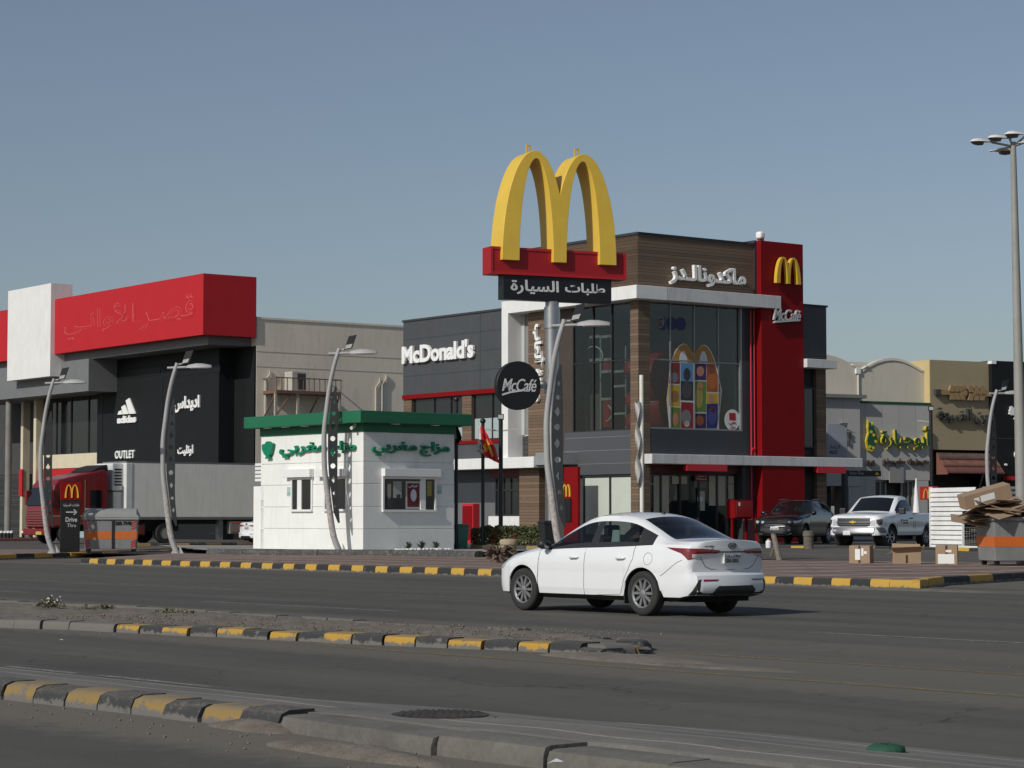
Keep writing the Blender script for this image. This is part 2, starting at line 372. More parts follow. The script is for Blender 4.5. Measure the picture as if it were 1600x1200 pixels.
# pavers
def paver(name):
    m, nt, b, oc = base_mat(name)
    mp = nd(nt, 'ShaderNodeMapping'); mp.inputs['Rotation'].default_value = (0, 0, -math.atan2(RU.y, RU.x)); nt.links.new(oc, mp.inputs[0])
    br = nd(nt, 'ShaderNodeTexBrick', inp={'Scale': 1.0, 'Mortar Size': .012, 'Brick Width': .42, 'Row Height': .42, 'Color1': (.15, .088, .08, 1), 'Color2': (.2, .125, .108, 1), 'Mortar': (.07, .058, .05, 1)})
    br.offset = 0; nt.links.new(mp.outputs[0], br.inputs['Vector'])
    sx = nd(nt, 'ShaderNodeSeparateXYZ'); nt.links.new(mp.outputs[0], sx.inputs[0])
    bu = math_(nt, 'LESS_THAN', math_(nt, 'FRACT', math_(nt, 'DIVIDE', sx.outputs[0], 2.5)), .13)
    bv = math_(nt, 'LESS_THAN', math_(nt, 'FRACT', math_(nt, 'DIVIDE', sx.outputs[1], 2.6)), .10)
    band = math_(nt, 'MAXIMUM', bu, bv)
    br2 = nd(nt, 'ShaderNodeTexBrick', inp={'Scale': 1.0, 'Mortar Size': .01, 'Brick Width': .42, 'Row Height': .21, 'Color1': (.36, .29, .195, 1), 'Color2': (.42, .34, .235, 1), 'Mortar': (.13, .105, .08, 1)})
    nt.links.new(mp.outputs[0], br2.inputs['Vector'])
    col = mixc(nt, band, br.outputs[0], br2.outputs[0]); big = noise(nt, oc, .6, 6, .65); fine = noise(nt, oc, 45, 3)
    col = mixc(nt, ramp(nt, big, .5, .8, (0, 0, 0), (.35, .35, .35)), col, (.23, .195, .155)); col = mixc(nt, math_(nt, 'MULTIPLY', fine, .3), col, (.12, .10, .085))
    nt.links.new(col, b.inputs['Base Color']); b.inputs['Roughness'].default_value = .85
    bn = nd(nt, 'ShaderNodeBump', inp={'Strength': .5, 'Distance': .008}); nt.links.new(br.outputs['Fac'], bn.inputs['Height']); bn.invert = True; nt.links.new(bn.outputs[0], b.inputs['Normal'])
    return m
m_pave = paver('pavement_tiles')
KB = [G(130, 881), G(400, 888), G(564, 893.3), G(780, 900), G(1193, 911), G(1402, 918.6)]
KB = [UV((p.dot(RU)), 34.3) for p in KB]                         # one straight kerb line
KE = [KB[-1], G(1438, 919.5), G(1475, 913), G(1538, 909.5), G(1600, 905), G(1760, 897)]
tip = KB[0] + RU * .7 + RN * .5
mb = MB(); inn = RN * .12
top = [KB[0] + inn, KB[-1] + inn, KE[1] + inn + Vector((-.05, .05, 0))] + [k + Vector((-.02, .16, 0)) for k in KE[2:]]
back = [Vector((p.x, p.y, 0)) for p in BE[1:-1]]
poly = [tip + inn] + top + back[::-1]
mb.sheet([Vector((p.x, p.y, .15)) for p in poly]); pave = struct(mb.build('pavement', m_pave))
# left pavement beyond the side road
LK = [G(-140, 881), G(0, 873.5), G(120, 870.5), G(268, 866.5), G(300, 862)]
mb = MB(); lp = [LK[0], LK[1], LK[2], LK[3], LK[4], G(300, 857.5, .16), G(-140, 859, .16)]
mb.sheet([Vector((p.x, p.y + (.1 if i < 5 else 0), .16)) for i, p in enumerate(lp)]); struct(mb.build('pavement', m_pave))

# ---- kerbs
def paint(name, c, chip, base=(.135, .128, .115), dust=.45):
    m, nt, b, oc = base_mat(name)
    n = noise(nt, oc, 5.5, 9, .8); n2 = noise(nt, oc, 30, 5, .75); g = noise(nt, oc, 1.2, 4)
    sx = nd(nt, 'ShaderNodeSeparateXYZ'); nt.links.new(oc, sx.inputs[0])
    low = nd(nt, 'ShaderNodeMapRange'); nt.links.new(sx.outputs['Z'], low.inputs[0]); low.inputs[1].default_value = .01; low.inputs[2].default_value = .055; low.inputs[3].default_value = .15; low.inputs[4].default_value = 0
    f = math_(nt, 'ADD', math_(nt, 'ADD', math_(nt, 'MULTIPLY', n, .75), math_(nt, 'MULTIPLY', n2, .25)), low.outputs[0])
    k = ramp(nt, f, 1 - chip, 1 - chip + .05)
    col = mixc(nt, math_(nt, 'MULTIPLY', g, .35), c, [x * .6 for x in c])
    ge = nd(nt, 'ShaderNodeNewGeometry'); sg = nd(nt, 'ShaderNodeSeparateXYZ'); nt.links.new(ge.outputs['Normal'], sg.inputs[0])
    up = ramp(nt, sg.outputs['Z'], .55, .98, (0, 0, 0), (dust, dust, dust)); col = mixc(nt, math_(nt, 'MULTIPLY', up, ramp(nt, n2, .35, .6)), col, (.19, .17, .14))
    bc = mixc(nt, n2, [x * .75 for x in base], [x * 1.2 for x in base])
    nt.links.new(mixc(nt, k, col, bc), b.inputs['Base Color']); b.inputs['Roughness'].default_value = .75
    bn = nd(nt, 'ShaderNodeBump', inp={'Strength': .6, 'Distance': .012}); nt.links.new(n2, bn.inputs['Height']); nt.links.new(bn.outputs[0], b.inputs['Normal'])
    return m
YEL, BLK = (.52, .315, .045), (.022, .023, .025)
k_fresh = [paint('kerb_yellow', YEL, .42), paint('kerb_black', BLK, .42), paint('kerb_concrete', (.15, .142, .125), .5)]
k_worn = [paint('kerb_yellow_worn', (.45, .26, .03), .47, dust=.75), paint('kerb_black_worn', (.03, .031, .033), .45, dust=.5), k_fresh[2]]
k_old = [paint('kerb_yellow_old', (.27, .175, .05), .48, dust=.8), paint('kerb_black_old', (.035, .036, .036), .46, dust=.6), k_fresh[2]]
def kerb(name, path, side, h, w, blk, mats, cols, z=0., r=.04, jit=.006, gap=.008, rnd=1):
    """row of kerb stones along a ground polyline; side=+1: the pavement lies to the left of the path"""
    rg = random.Random(rnd); mb = MB()
    P = [Vector((p[0], p[1], 0)) for p in path]; L = [0]
    for a, b in zip(P, P[1:]): L.append(L[-1] + (b - a).length)
    def at(t):
        t = max(0, min(L[-1] - 1e-5, t))
        for i in range(len(P) - 1):
            if t <= L[i + 1]: break
        return P[i] + (P[i + 1] - P[i]) * ((t - L[i]) / max(1e-6, L[i + 1] - L[i]))
    n = max(1, round(L[-1] / blk)); bl = L[-1] / n
    for k in range(n):
        a, b = at(k * bl + gap), at((k + 1) * bl - gap); d = (b - a).normalized(); q = Vector((-d.y, d.x, 0)) * side
        j, jz = rg.uniform(-jit, jit) * 2, rg.uniform(-jit, jit); prof = [(0, -.03), (0.005, (h - r) * .75), (.012 + r * .3, h - r * .35), (.03 + r, h), (w, h), (w, -.03)]
        ra = [a + q * (o + j) + Vector((0, 0, z + zz + (jz if zz > 0 else 0))) for o, zz in prof]; rb = [b + q * (o + j) + Vector((0, 0, z + zz + (jz if zz > 0 else 0))) for o, zz in prof]
        mb.mat(cols(k, n) if callable(cols) else cols[k % len(cols)]); mb.loft([ra, rb], True)
    return struct(mb.build(name, mats, smooth=50))
kerb('kerb', [KB[0] + RU * .35 + RN * .45, KB[0] + RU * .1, KB[0], KB[-1], ], 1, .17, .16, .5, k_fresh, lambda k, n: 0 if k % 2 == 0 else 1, rnd=3, jit=.004)
kerb('kerb', KE[:2], 1, .17, .16, .62, k_fresh, [0], rnd=4)
kerb('kerb', [KE[1], KE[2]], 1, .17, .16, 1.0, k_fresh, [0], rnd=9)
kerb('kerb', KE[2:], 1, .16, .16, 1.25, k_fresh, lambda k, n: [1, 0, 1, 1, 0][k % 5], rnd=5)
kerb('kerb', LK, 1, .16, .18, 1.0, k_fresh, lambda k, n: k % 2, rnd=6, jit=.01)
# low dark kerb edging the kiosk's platform
PK = [G(322, 866.5, .15), G(420, 867, .15), G(600, 868, .15), G(742, 870.5, .15)]
m_dk = paint('kerb_dark', (.05, .05, .048), .5, (.12, .115, .105))
kerb('kerb', PK, 1, .2, .35, 1.3, [m_dk], [0], z=.14, r=.09, rnd=8)
plat = MB(); plat.sheet([Vector((p.x, p.y + .2, .3)) for p in PK] + [(4, 84, .3), (-14, 90, .3)]); struct(plat.build('kiosk_platform_ground', M('platform_concrete', (.3, .29, .27), .8, var=.2, dirt=.4)))
# parking-bay kerbs at the back
kerb('kerb', [G(1165, 858, .28), G(1345, 858.5, .28), G(1540, 862, .28)], 1, .13, .16, .8, k_fresh, lambda k, n: [1, 1, 0][k % 3], z=.27, rnd=11)
kerb('kerb', [G(205, 853, .12), G(300, 852.5, .12), G(395, 851.5, .12)], 1, .12, .2, .95, k_old, lambda k, n: k % 2, z=.12, rnd=12)
kerb('kerb', [G(-60, 846, .12), G(78, 845, .12)], 1, .16, .2, 1.0, [M('kerb_red', (.16, .06, .05), .8, var=.2)], [0], z=.12, rnd=12)
kerb('kerb', [G(735, 857.5, .3), G(790, 858.5, .3), G(850, 859, .3)], 1, .18, .2, .75, k_old, lambda k, n: k % 2, z=.25, rnd=14)
# ---- median with dirt
MF = [G(-60, 979), G(0, 981), G(125, 985), G(262, 992.5), G(375, 997.5), G(540, 1006), G(676, 1012), G(800, 1017), G(905, 1023)]
MBk = [G(-60, 935.5, .1), G(0, 938.7, .1), G(175, 947, .1), G(285, 952, .1), G(400, 959.5, .1), G(566, 970.7, .1), G(753, 981, .1), G(870, 988.5, .1)]
MT = [G(935, 992.5, .1), G(975, 997, .1), G(1003, 1004, .06), G(1013, 1015), G(990, 1023.5), G(940, 1026), G(905, 1023)]
def medcol(k, n):
    f = k / n
    if f < .27: return 2
    return k % 2
kerb('kerb', MF, 1, .105, .3, .43, k_worn, medcol, r=.03, jit=.012, gap=.012, rnd=21)
kerb('kerb', [Vector((p.x, p.y, 0)) + RN * .12 for p in MBk][::-1], 1, .11, .22, .62, k_worn, [2], r=.03, jit=.012, gap=.012, rnd=22)
m_dirt = None
def dirtmat():
    m, nt, b, oc = base_mat('median_dirt')
    n = noise(nt, oc, 3, 7, .7); n2 = noise(nt, oc, 40, 4, .7)
    f = math_(nt, 'ADD', math_(nt, 'MULTIPLY', n, .6), math_(nt, 'MULTIPLY', n2, .4))
    nt.links.new(ramp(nt, f, .35, .68, (.095, .08, .062), (.225, .198, .16)), b.inputs['Base Color']); b.inputs['Roughness'].default_value = .95
    bn = nd(nt, 'ShaderNodeBump', inp={'Strength': .9, 'Distance': .03}); nt.links.new(f, bn.inputs['Height']); nt.links.new(bn.outputs[0], b.inputs['Normal'])
    return m
m_dirt = dirtmat()
def rows_sheet(name, A, B, n, zf, mat, m=14):
    """grid between two polylines"""
    def rs(P, t):
        L = [0]
        for a, b in zip(P, P[1:]): L.append(L[-1] + (b - a).length)
        t *= L[-1]
        for i in range(len(P) - 1):
            if t <= L[i + 1] + 1e-6: break
        return P[i] + (P[i + 1] - P[i]) * ((t - L[i]) / max(1e-6, L[i + 1] - L[i]))
    mb = MB(); vs = []
    for i in range(n + 1):
        a, b = rs(A, i / n), rs(B, i / n)
        for k in range(m + 1):
            p = a + (b - a) * (k / m); vs.append(Vector((p.x, p.y, zf(i / n, k / m, p))))
    fs = [(i * (m + 1) + k, (i + 1) * (m + 1) + k, (i + 1) * (m + 1) + k + 1, i * (m + 1) + k + 1) for i in range(n) for k in range(m)]
    mb.add(vs, fs); return mb.build(name, mat, smooth=80)
from mathutils import noise as mno
def hump(i, k, p): return .075 + .05 * math.sin(math.pi * k) + .035 * mno.noise(p * 2.2) + .014 * mno.noise(p * 9)
struct(rows_sheet('median_earth', [p + RN * .22 for p in MF[:-1]] + [MF[-1] + RN * .3], [Vector((p.x, p.y, 0)) for p in MBk], 150, hump, m_dirt))
# broken rounded end of the median
mb = MB(); rg = random.Random(5)
ends = [(908, 1024, 0.30, 1), (948, 1027, .24, 2), (985, 1025, .22, 0), (1004, 1018, .2, 1)]
def rock(mb, c, r, rg, sc=(1, 1, .7), n=9, m=6, rough=.22):
    c = Vector(c); rings = []
    sd = Vector((rg.uniform(0, 90), rg.uniform(0, 90), rg.uniform(0, 90)))
    for i in range(m + 1):
        t = math.pi * min(max(i / m, .04), .96)
        rings.append([])
        for k in range(n):
            d = Vector((math.sin(t) * math.cos(2 * math.pi * k / n), math.sin(t) * math.sin(2 * math.pi * k / n), -math.cos(t)))
            q = r * (1 + rough * mno.noise(d * 1.7 + sd) * 2); rings[-1].append(c + Vector((d.x * q * sc[0], d.y * q * sc[1], d.z * q * sc[2])))
    return mb.loft(rings, True)
kerb('kerb', [Vector((p.x, p.y, 0)) + RN * .02 for p in MT[::-1]], 1, .1, .3, .42, k_old, lambda k, n: [1, 2, 0, 1, 2, 2][k % 6], r=.05, jit=.03, gap=.02, rnd=31)
struct(rows_sheet('median_earth', [MF[-1] + RN * .3, MF[-1] + RN * .35 - RU * .35, MT[4] + RN * .25], [Vector((MBk[-1].x, MBk[-1].y, 0)), Vector((MT[0].x, MT[0].y, 0)), Vector((MT[2].x, MT[2].y, 0)) + RU * .05], 24, lambda i, k, p: .085 + .02 * math.sin(math.pi * k) + .02 * mno.noise(p * 3) - .04 * i, m_dirt, 8))
# sand fans on the road beside the kerbs
def sand_patch(cx, cy, L, W, h, rnd, ang=None):
    rg = random.Random(rnd); mb = MB(); n, m = 28, 8; c = Vector((cx, cy, 0)); vs = []
    for i in range(m + 1):
        for k in range(n):
            a = 2 * math.pi * k / n; r = (i / m) * (1 + .25 * mno.noise(Vector((math.cos(a) * 1.3 + rnd, math.sin(a) * 1.3, 0))))
            p = c + RU * (math.cos(a) * r * L) + RN * (math.sin(a) * r * W); z = h * max(0, 1 - (i / m) ** 2) * (1 + .4 * mno.noise(p * 4)) + (-.004 if i == m else .003)
            vs.append(Vector((p.x, p.y, z)))
    mb.add(vs, [(i * n + k, i * n + (k + 1) % n, (i + 1) * n + (k + 1) % n, (i + 1) * n + k) for i in range(m) for k in range(n)])
    o = mb.build('sand', m_dirt, smooth=80); o['kind'] = 'stuff'; return o
for px, py, L, W, h, r in ((985, 1031, 1.3, .35, .05, 1), (1090, 1040, 1.2, .3, .02, 2), (405, 1138, .5, .22, .06, 3), (560, 1180, .9, .2, .05, 4), (1420, 922, 2.2, .5, .03, 5)):
    p = G(px, py); sand_patch(p.x, p.y, L, W, h, r)
# ---- near island: old painted kerb, then broken concrete, grey slab top
NK = [G(-60, 1082), G(0, 1092), G(86, 1099.5), G(194, 1111), G(315, 1124), G(457, 1141)]
u0, u1 = NK[0].dot(RU), NK[-1].dot(RU); NK = [UV(u0, 8.15), UV(u1, 8.3)]
kerb('kerb', NK, 1, .125, .3, .42, k_old, lambda k, n: 1 if (n - 1 - k) % 2 == 0 else 0, r=.07, jit=.012, gap=.006, rnd=41)
NC = [UV(u1 - .02, 8.28), G(560, 1170), G(690, 1196), UV(u1 - 12, 8.35)]
NC = [UV(u1 - .02, 8.3), UV(u1 - 1.2, 8.2), UV(u1 - 1.25, 8.12), UV(u1 - 12, 8.25)]
m_conc = M('old_concrete', (.118, .112, .098), .9, var=.4, vs=1.6, bump=.7, bs=22, dirt=.5, dcol=(.11, .10, .085), streak=False)
kerb('kerb', NC, 1, .118, .33, .95, [m_conc], [0], r=.03, jit=.016, gap=.01, rnd=42)
def slabmat():
    m, nt, b, oc = base_mat('island_concrete')
    dv = nd(nt, 'ShaderNodeVectorMath', operation='DOT_PRODUCT'); dv.inputs[1].default_value = RN; nt.links.new(oc, dv.inputs[0]); v = dv.outputs['Value']
    du = nd(nt, 'ShaderNodeVectorMath', operation='DOT_PRODUCT'); du.inputs[1].default_value = RU; nt.links.new(oc, du.inputs[0])
    n = noise(nt, oc, 1.1, 7, .68); n2 = noise(nt, oc, 30, 4); cv = nd(nt, 'ShaderNodeCombineXYZ'); nt.links.new(math_(nt, 'MULTIPLY', du.outputs['Value'], .12), cv.inputs[0]); nt.links.new(v, cv.inputs[1]); s = noise(nt, cv.outputs[0], 2.2, 5)
    f = math_(nt, 'ADD', math_(nt, 'MULTIPLY', n, .4), math_(nt, 'ADD', math_(nt, 'MULTIPLY', n2, .25), math_(nt, 'MULTIPLY', s, .35)))
    col = ramp(nt, f, .34, .66, (.08, .076, .068), (.2, .187, .163))
    vv = math_(nt, 'ADD', v, math_(nt, 'MULTIPLY', math_(nt, 'SUBTRACT', n, .5), .08)); ln = math_(nt, 'LESS_THAN', math_(nt, 'FRACT', math_(nt, 'DIVIDE', vv, .47)), .07)
    col = mixc(nt, math_(nt, 'MULTIPLY', math_(nt, 'MULTIPLY', ln, math_(nt, 'GREATER_THAN', s, .40)), .85), col, (.34, .31, .26))
    pit = noise(nt, oc, 9, 5, .75); col = mixc(nt, ramp(nt, pit, .56, .68, (0, 0, 0), (.55, .55, .55)), col, (.06, .057, .05))
    nt.links.new(col, b.inputs['Base Color']); b.inputs['Roughness'].default_value = .9
    bn = nd(nt, 'ShaderNodeBump', inp={'Strength': .6, 'Distance': .012}); nt.links.new(f, bn.inputs['Height']); nt.links.new(bn.outputs[0], b.inputs['Normal'])
    return m
IF = [UV(u, 9.95 if u > u1 + 1 else (10.6 if u < u1 - 1.5 else 10.3), 0) for u in (u0 + 6, u0, u1 + 2, u1 + .5, u1 - .5, u1 - 2, u1 - 5, u1 - 12)]
mb_a = [UV(u, 8.44 if u > u1 else 8.56, 0) for u in (u0 + 6, u0, u1 + 2, u1 + .5, u1 - .5, u1 - 2, u1 - 5, u1 - 12)]
def isl(i, k, p): return (.098 * (1 - sstep(.25, 1.0, k)) + .006) - (.09 if k < .001 else 0) + .012 * mno.noise(p * 1.3) * (1 - k) - (.012 if k > .999 else 0)
struct(rows_sheet('traffic_island', mb_a, IF, 160, isl, slabmat(), 30))
# ---- painted lines
def lmat(name, c, wear):
    m, nt, b, oc = base_mat(name); nt.nodes.remove(b); out = nt.nodes['Material Output']
    d = nd(nt, 'ShaderNodeBsdfPrincipled'); d.inputs['Base Color'].default_value = c + (1,); d.inputs['Roughness'].default_value = .8
    t = nd(nt, 'ShaderNodeBsdfTransparent'); mx = nd(nt, 'ShaderNodeMixShader')
    f = math_(nt, 'ADD', math_(nt, 'MULTIPLY', noise(nt, oc, 7, 6, .7), .6), math_(nt, 'MULTIPLY', noise(nt, oc, 60, 3), .4))
    nt.links.new(ramp(nt, f, wear - .1, wear + .1), mx.inputs[0]); nt.links.new(t.outputs[0], mx.inputs[1]); nt.links.new(d.outputs[0], mx.inputs[2]); nt.links.new(mx.outputs[0], out.inputs[0]); return m
m_wl = lmat('line_white', (.30, .29, .27), .49); m_yl = lmat('line_yellow', (.25, .18, .075), .5)
def line(name, v0, w, us, mat, z=.004, vb=None):
    mb = MB()
    for a, b in us:
        k = 6
        for i in range(k):
            t0, t1 = a + (b - a) * i / k, a + (b - a) * (i + 1) / k
            mb.sheet([UV(t0, v0, z), UV(t1, v0, z), UV(t1, v0 + w, z), UV(t0, v0 + w, z)])
    return struct(mb.build(name, mat))
def uof(px, py): return G(px, py).dot(RU)
line('lane_marking', 20.22, .11, [(uof(640, 955), uof(322, 940)), (uof(640, 955) - 15, uof(640, 955) - 8), (uof(322, 940) + 6, uof(322, 940) + 12)], m_wl)
line('lane_marking', 24.5, .11, [(uof(800, 935.5), uof(592, 928.5)), (uof(125, 911.5), uof(-120, 905)), (uof(592, 928.5) + 5, uof(592, 928.5) + 9)], m_wl)
line('lane_marking', 29.3, .1, [(uof(800, 905), uof(60, 896))], m_wl)
line('edge_marking', 14.15, .13, [(uof(1750, 1100), uof(500, 1008))], m_yl)
line('edge_marking', 16.1, .13, [(uof(1750, 1068), uof(1060, 1020))], m_yl)
line('edge_marking', 33.55, .12, [(uof(1400, 920), uof(120, 884))], m_wl)
line('edge_marking', 9.98, .09, [(uof(75, 1055), uof(-60, 1045))], m_wl)
line('edge_marking', 10.02, .08, [(uof(300, 1075), uof(120, 1057))], m_wl)
# ================================================================ the two-storey restaurant
m_wood = wave_mat('wood_cladding', (.115, .078, .051), (.205, .138, .088), .13, gap=.1, rough=.6, jitter=.4)
m_grey = M('grey_cladding', (.062, .067, .072), .5, var=.1, dirt=.12)
m_siding = wave_mat('grey_siding', (.066, .071, .077), (.078, .083, .09), .55, gap=.03, rough=.5, gapc=(.2, .21, .22), bump=.3)
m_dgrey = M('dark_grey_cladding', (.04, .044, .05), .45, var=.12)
m_white = M('white_render', (.74, .74, .72), .6, var=.06, dirt=.22, dcol=(.35, .33, .30))
m_wgrey = M('weathered_white', (.62, .62, .61), .65, var=.1, dirt=.45, dcol=(.18, .17, .16))
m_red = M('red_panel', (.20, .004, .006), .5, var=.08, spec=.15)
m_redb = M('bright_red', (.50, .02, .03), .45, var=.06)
m_black = M('black_panel', (.010, .011, .012), .4, var=.15)
m_frame = M('window_frame_dark', (.035, .036, .038), .4, var=.1, metal=.3)
m_alu = M('window_frame_grey', (.30, .31, .31), .4, var=.1, metal=.5)
m_dglass = M('dark_glass', (.014, .016, .018), .04, var=.2, spec=.9)
m_glass = glass('shop_glass', (.62, .66, .65))
m_frost = M('frosted_film', (.36, .44, .43), .35, var=.08)
m_blind = M('pale_blind', (.52, .56, .49), .5, var=.05)
m_let = M('white_letter', (.82, .82, .80), .45, var=.03)
m_gold = M('yellow_arch', (.66, .42, .035), .42, var=.06, coat=.15)
m_int = M('interior_wall', (.42, .44, .43), .8, var=.1)
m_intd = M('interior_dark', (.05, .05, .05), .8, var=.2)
m_steel = M('galvanised_steel', (.40, .41, .41), .42, metal=.75, var=.12)
m_paper = M('beige_paper', (.50, .46, .36), .8, var=.12)
Y0 = 92.0; cx, cy = XY(996.3, Y0, 400)
LF = Face(cx, cy, .599, -.801); RF = Face(cx, cy, .801, .599)
ZB = .30
bd = thing('restaurant_building', 'two-storey fast food restaurant with wood cladding, grey panels and a red tower', 'building', (cx, cy, ZB))
sL = lambda px, py=600: LF.S(px, py); sR = lambda px, py=600: RF.S(px, py)
zroofL = LF.Z(632, 503.4); zr1 = LF.Z(632, 617.5); zr1b = zr1 - .2; zr2 = LF.Z(735, 688.3); zr2b = zr2 - .14
zroof = RF.Z(996.3, 366); zb1, zb0 = RF.Z(996.3, 447), RF.Z(996.3, 468); zc1, zc0 = RF.Z(1006, 709), RF.Z(1006, 724.5)
zg0 = LF.Z(935, 673.5)
a0, a1, a2 = sL(630), sL(796.5), sL(806.5)
# masses behind the facade (kept clear of the glazed corner room)
w = MB()
w.fbox(LF, a0 - .02, a1 + .3, ZB - .3, zroofL - .05, -9, -.62)                       # left wing core
w.fbox(LF, a1 + .3, a2 - .05, ZB - .3, zb0, -9, -.9); w.fbox(LF, a2 - .04, sL(886), ZB - .3, zg0 - .06, -9, -.9)
w.fbox(RF, .35, sR(1183), ZB - .3, zg0 - .06, -9, -1.1)                              # ground-floor core
w.fbox(RF, sR(1166), sR(1292) - .1, ZB - .3, RF.Z(1270, 482), -2.4, -.25)
wcore = w.build('core_wall', m_intd, bd)
w = MB()
w.fbox(LF, a0, a1 + .05, zr1, zroofL, -.6, 0)                                        # grey upper wall
for q in range(4): pass
w.fbox(LF, sL(718), a1 + .05, zc1 - .4, zr2b, -.6, 0)
w.fbox(LF, a0, sL(718), zc1 - .4, zr2b, -.6, -.01)
w.build('wall', m_grey, bd)
w = MB()                                                                             # thin joints between the grey panels
for k in range(1, 4): w.fbox(LF, a0 + .02, a1, zr1 + k * (zroofL - zr1) / 4, zr1 + k * (zroofL - zr1) / 4 + .025, 0, .006)
for p in (750,): w.fbox(LF, sL(p), sL(p) + .025, zr1 + .01, zroofL - .02, 0, .007)
w.build('panel_joint', m_dgrey, bd)
w = MB(); w.fbox(LF, a0 - .06, a1 + .06, zroofL, zroofL + .09, -9, .05); w.build('roof_edge', m_dgrey, bd)
w = MB(); w.fbox(LF, a0, a1, zr1b, zr1 - .003, -.6, .07); w.build('red_trim', m_red, bd)
w = MB(); w.fbox(LF, sL(700), a1, zr2b, zr2, -.6, .07); w.build('red_trim', m_red, bd)
w = MB()
for p0, p1 in ((630, 642.5), (721.5, 736)): w = MB(); w.fbox(LF, sL(p0), sL(p1), zr2 - .0, zr1b - .002, -.6, -.02); w.build('wood_pillar', m_wood, bd)
w = MB(); w.fbox(LF, sL(822), sL(859), ZB, zb0 - .01, -.8, -.12); w.build('wood_pillar', m_wood, bd)
w = MB(); w.fbox(LF, sL(820, 780), sL(851, 780), ZB, zc0, -.3, .3); w.build('wood_pillar', m_wood, bd)
def window(parent, f, x0, x1, z0, z1, muls, o=-.16, glassm=m_dglass, fm=m_frame, t=.06, hz=None):
    """frame with mullions, one pane; x in photo pixels"""
    s0, s1 = f.S(x0), f.S(x1); fr = MB()
    fr.fbox(f, s0, s1, z0, z0 + t, o - .03, o + .06); fr.fbox(f, s0, s1, z1 - t, z1, o - .03, o + .06)
    xs = [s0] + [f.S(x) for x in muls] + [s1]
    for i, s in enumerate(xs):
        d0, d1 = (0, t) if i == 0 else ((-t, 0) if i == len(xs) - 1 else (-t / 2, t / 2)); fr.fbox(f, s + d0, s + d1, z0 + t, z1 - t, o - .032, o + .062)
    for z in hz or (): fr.fbox(f, s0 + t, s1 - t, z - t / 2, z + t / 2, o - .028, o + .058)
    fo = fr.build('window', fm, parent); g = MB(); g.fbox(f, s0 + .01, s1 - .01, z0 + .01, z1 - .01, o - .012, o + .008); g.build('pane', glassm, fo); return fo
wz0, wz1 = zr2, zr1b
for p0, p1, ml in ((643, 721, (675, 701)), (736.5, 796, (766,))):
    wo = window(bd, LF, p0, p1, wz0, wz1, ml)
    g = MB(); g.fbox(LF, sL(p0) + .08, sL(p1) - .08, wz0 + .07, wz0 + (wz1 - wz0) * (.47 if p0 > 700 else .3), -.15, -.142); g.build('frosted_film', m_frost, wo)
# white frame: upright and band round the corner
w = MB(); w.fbox(LF, a1, a2, zc1 - .2, zb1, -.9, .45); w.fbox(LF, a2, .45, zb0, zb1 - .003, -1.2, .45); w.build('white_frame', m_white, bd, bevel=.015)
w = MB(); w.fbox(RF, .0, sR(1216, 470) - .25, zb0 + .002, zb1 - .002, -1.2, .445); w.build('white_band', m_wgrey, bd, bevel=.015)
w = MB(); w.fbox(LF, a2, sL(822), zc1 - .3, zb0 - .01, -.85, -.35); w.build('recess_wall', M('mid_grey_wall', (.22, .22, .22), .6), bd)
# wood block above the glazing
w = MB(); w.fbox(LF, a2, 0, zb1, zroof, -6, 0); w.build('wood_block', m_wood, bd)
w = MB(); w.fbox(RF, .0, sR(1188, 420), zb1 + .002, zroof, -5.9, -.002); w.build('wood_block', m_wood, bd)
w = MB(); w.fbox(LF, a2 - .05, .05, zroof, zroof + .1, -6, .05); w.fbox(RF, .05, sR(1188, 400) + .02, zroof + .001, zroof + .099, -6, .05); w.build('roof_edge', m_dgrey, bd)
# corner pillar
w = MB(); s_p0 = sL(981.5); s_p1 = sR(1018.5); w.fbox(RF, .12, s_p1, ZB, zb0 - .005, s_p0 + 0., -.12)
w.build('wood_pillar', m_wood, bd)
# glazing, left side
gl0, gl1 = sL(889), sL(981.5)
fr = MB(); t = .05
for s in (gl0, sL(920), sL(949), gl1 - t): fr.fbox(LF, s, s + t, zg0 + t, zb0 - .02, -.3, -.2)
fr.fbox(LF, gl0, gl1, zg0, zg0 + t, -.3, -.2); fr.fbox(LF, gl0, gl1, LF.Z(935, 566), LF.Z(935, 564), -.29, -.21)
fo = fr.build('window', m_frame, bd); g = MB(); g.fbox(LF, gl0, gl1, zg0 + .01, zb0 - .03, -.262, -.25); g.build('pane', m_glass, fo)
w = MB(); w.fbox(LF, sL(858), gl0, zc1 - .3, zb0 - .01, -.5, -.2); w.build('dark_jamb', M('brown_frame', (.06, .045, .035), .5), bd)
w = MB(); w.fbox(LF, sL(878, 700), gl1 + .05, LF.Z(935, 741.5), zg0 - .002, -.8, -.14); w.build('siding', m_siding, bd)
# blinds window below
zb_ = LF.Z(935, 741.5)
window(bd, LF, 905, 984, ZB + .3, zb_ - .01, (947,), -.25, m_blind, m_frame, .09)
w = MB(); w.fbox(LF, sL(878), gl1 + .05, ZB - .3, ZB + .3, -.8, -.2); w.build('plinth', m_dgrey, bd)
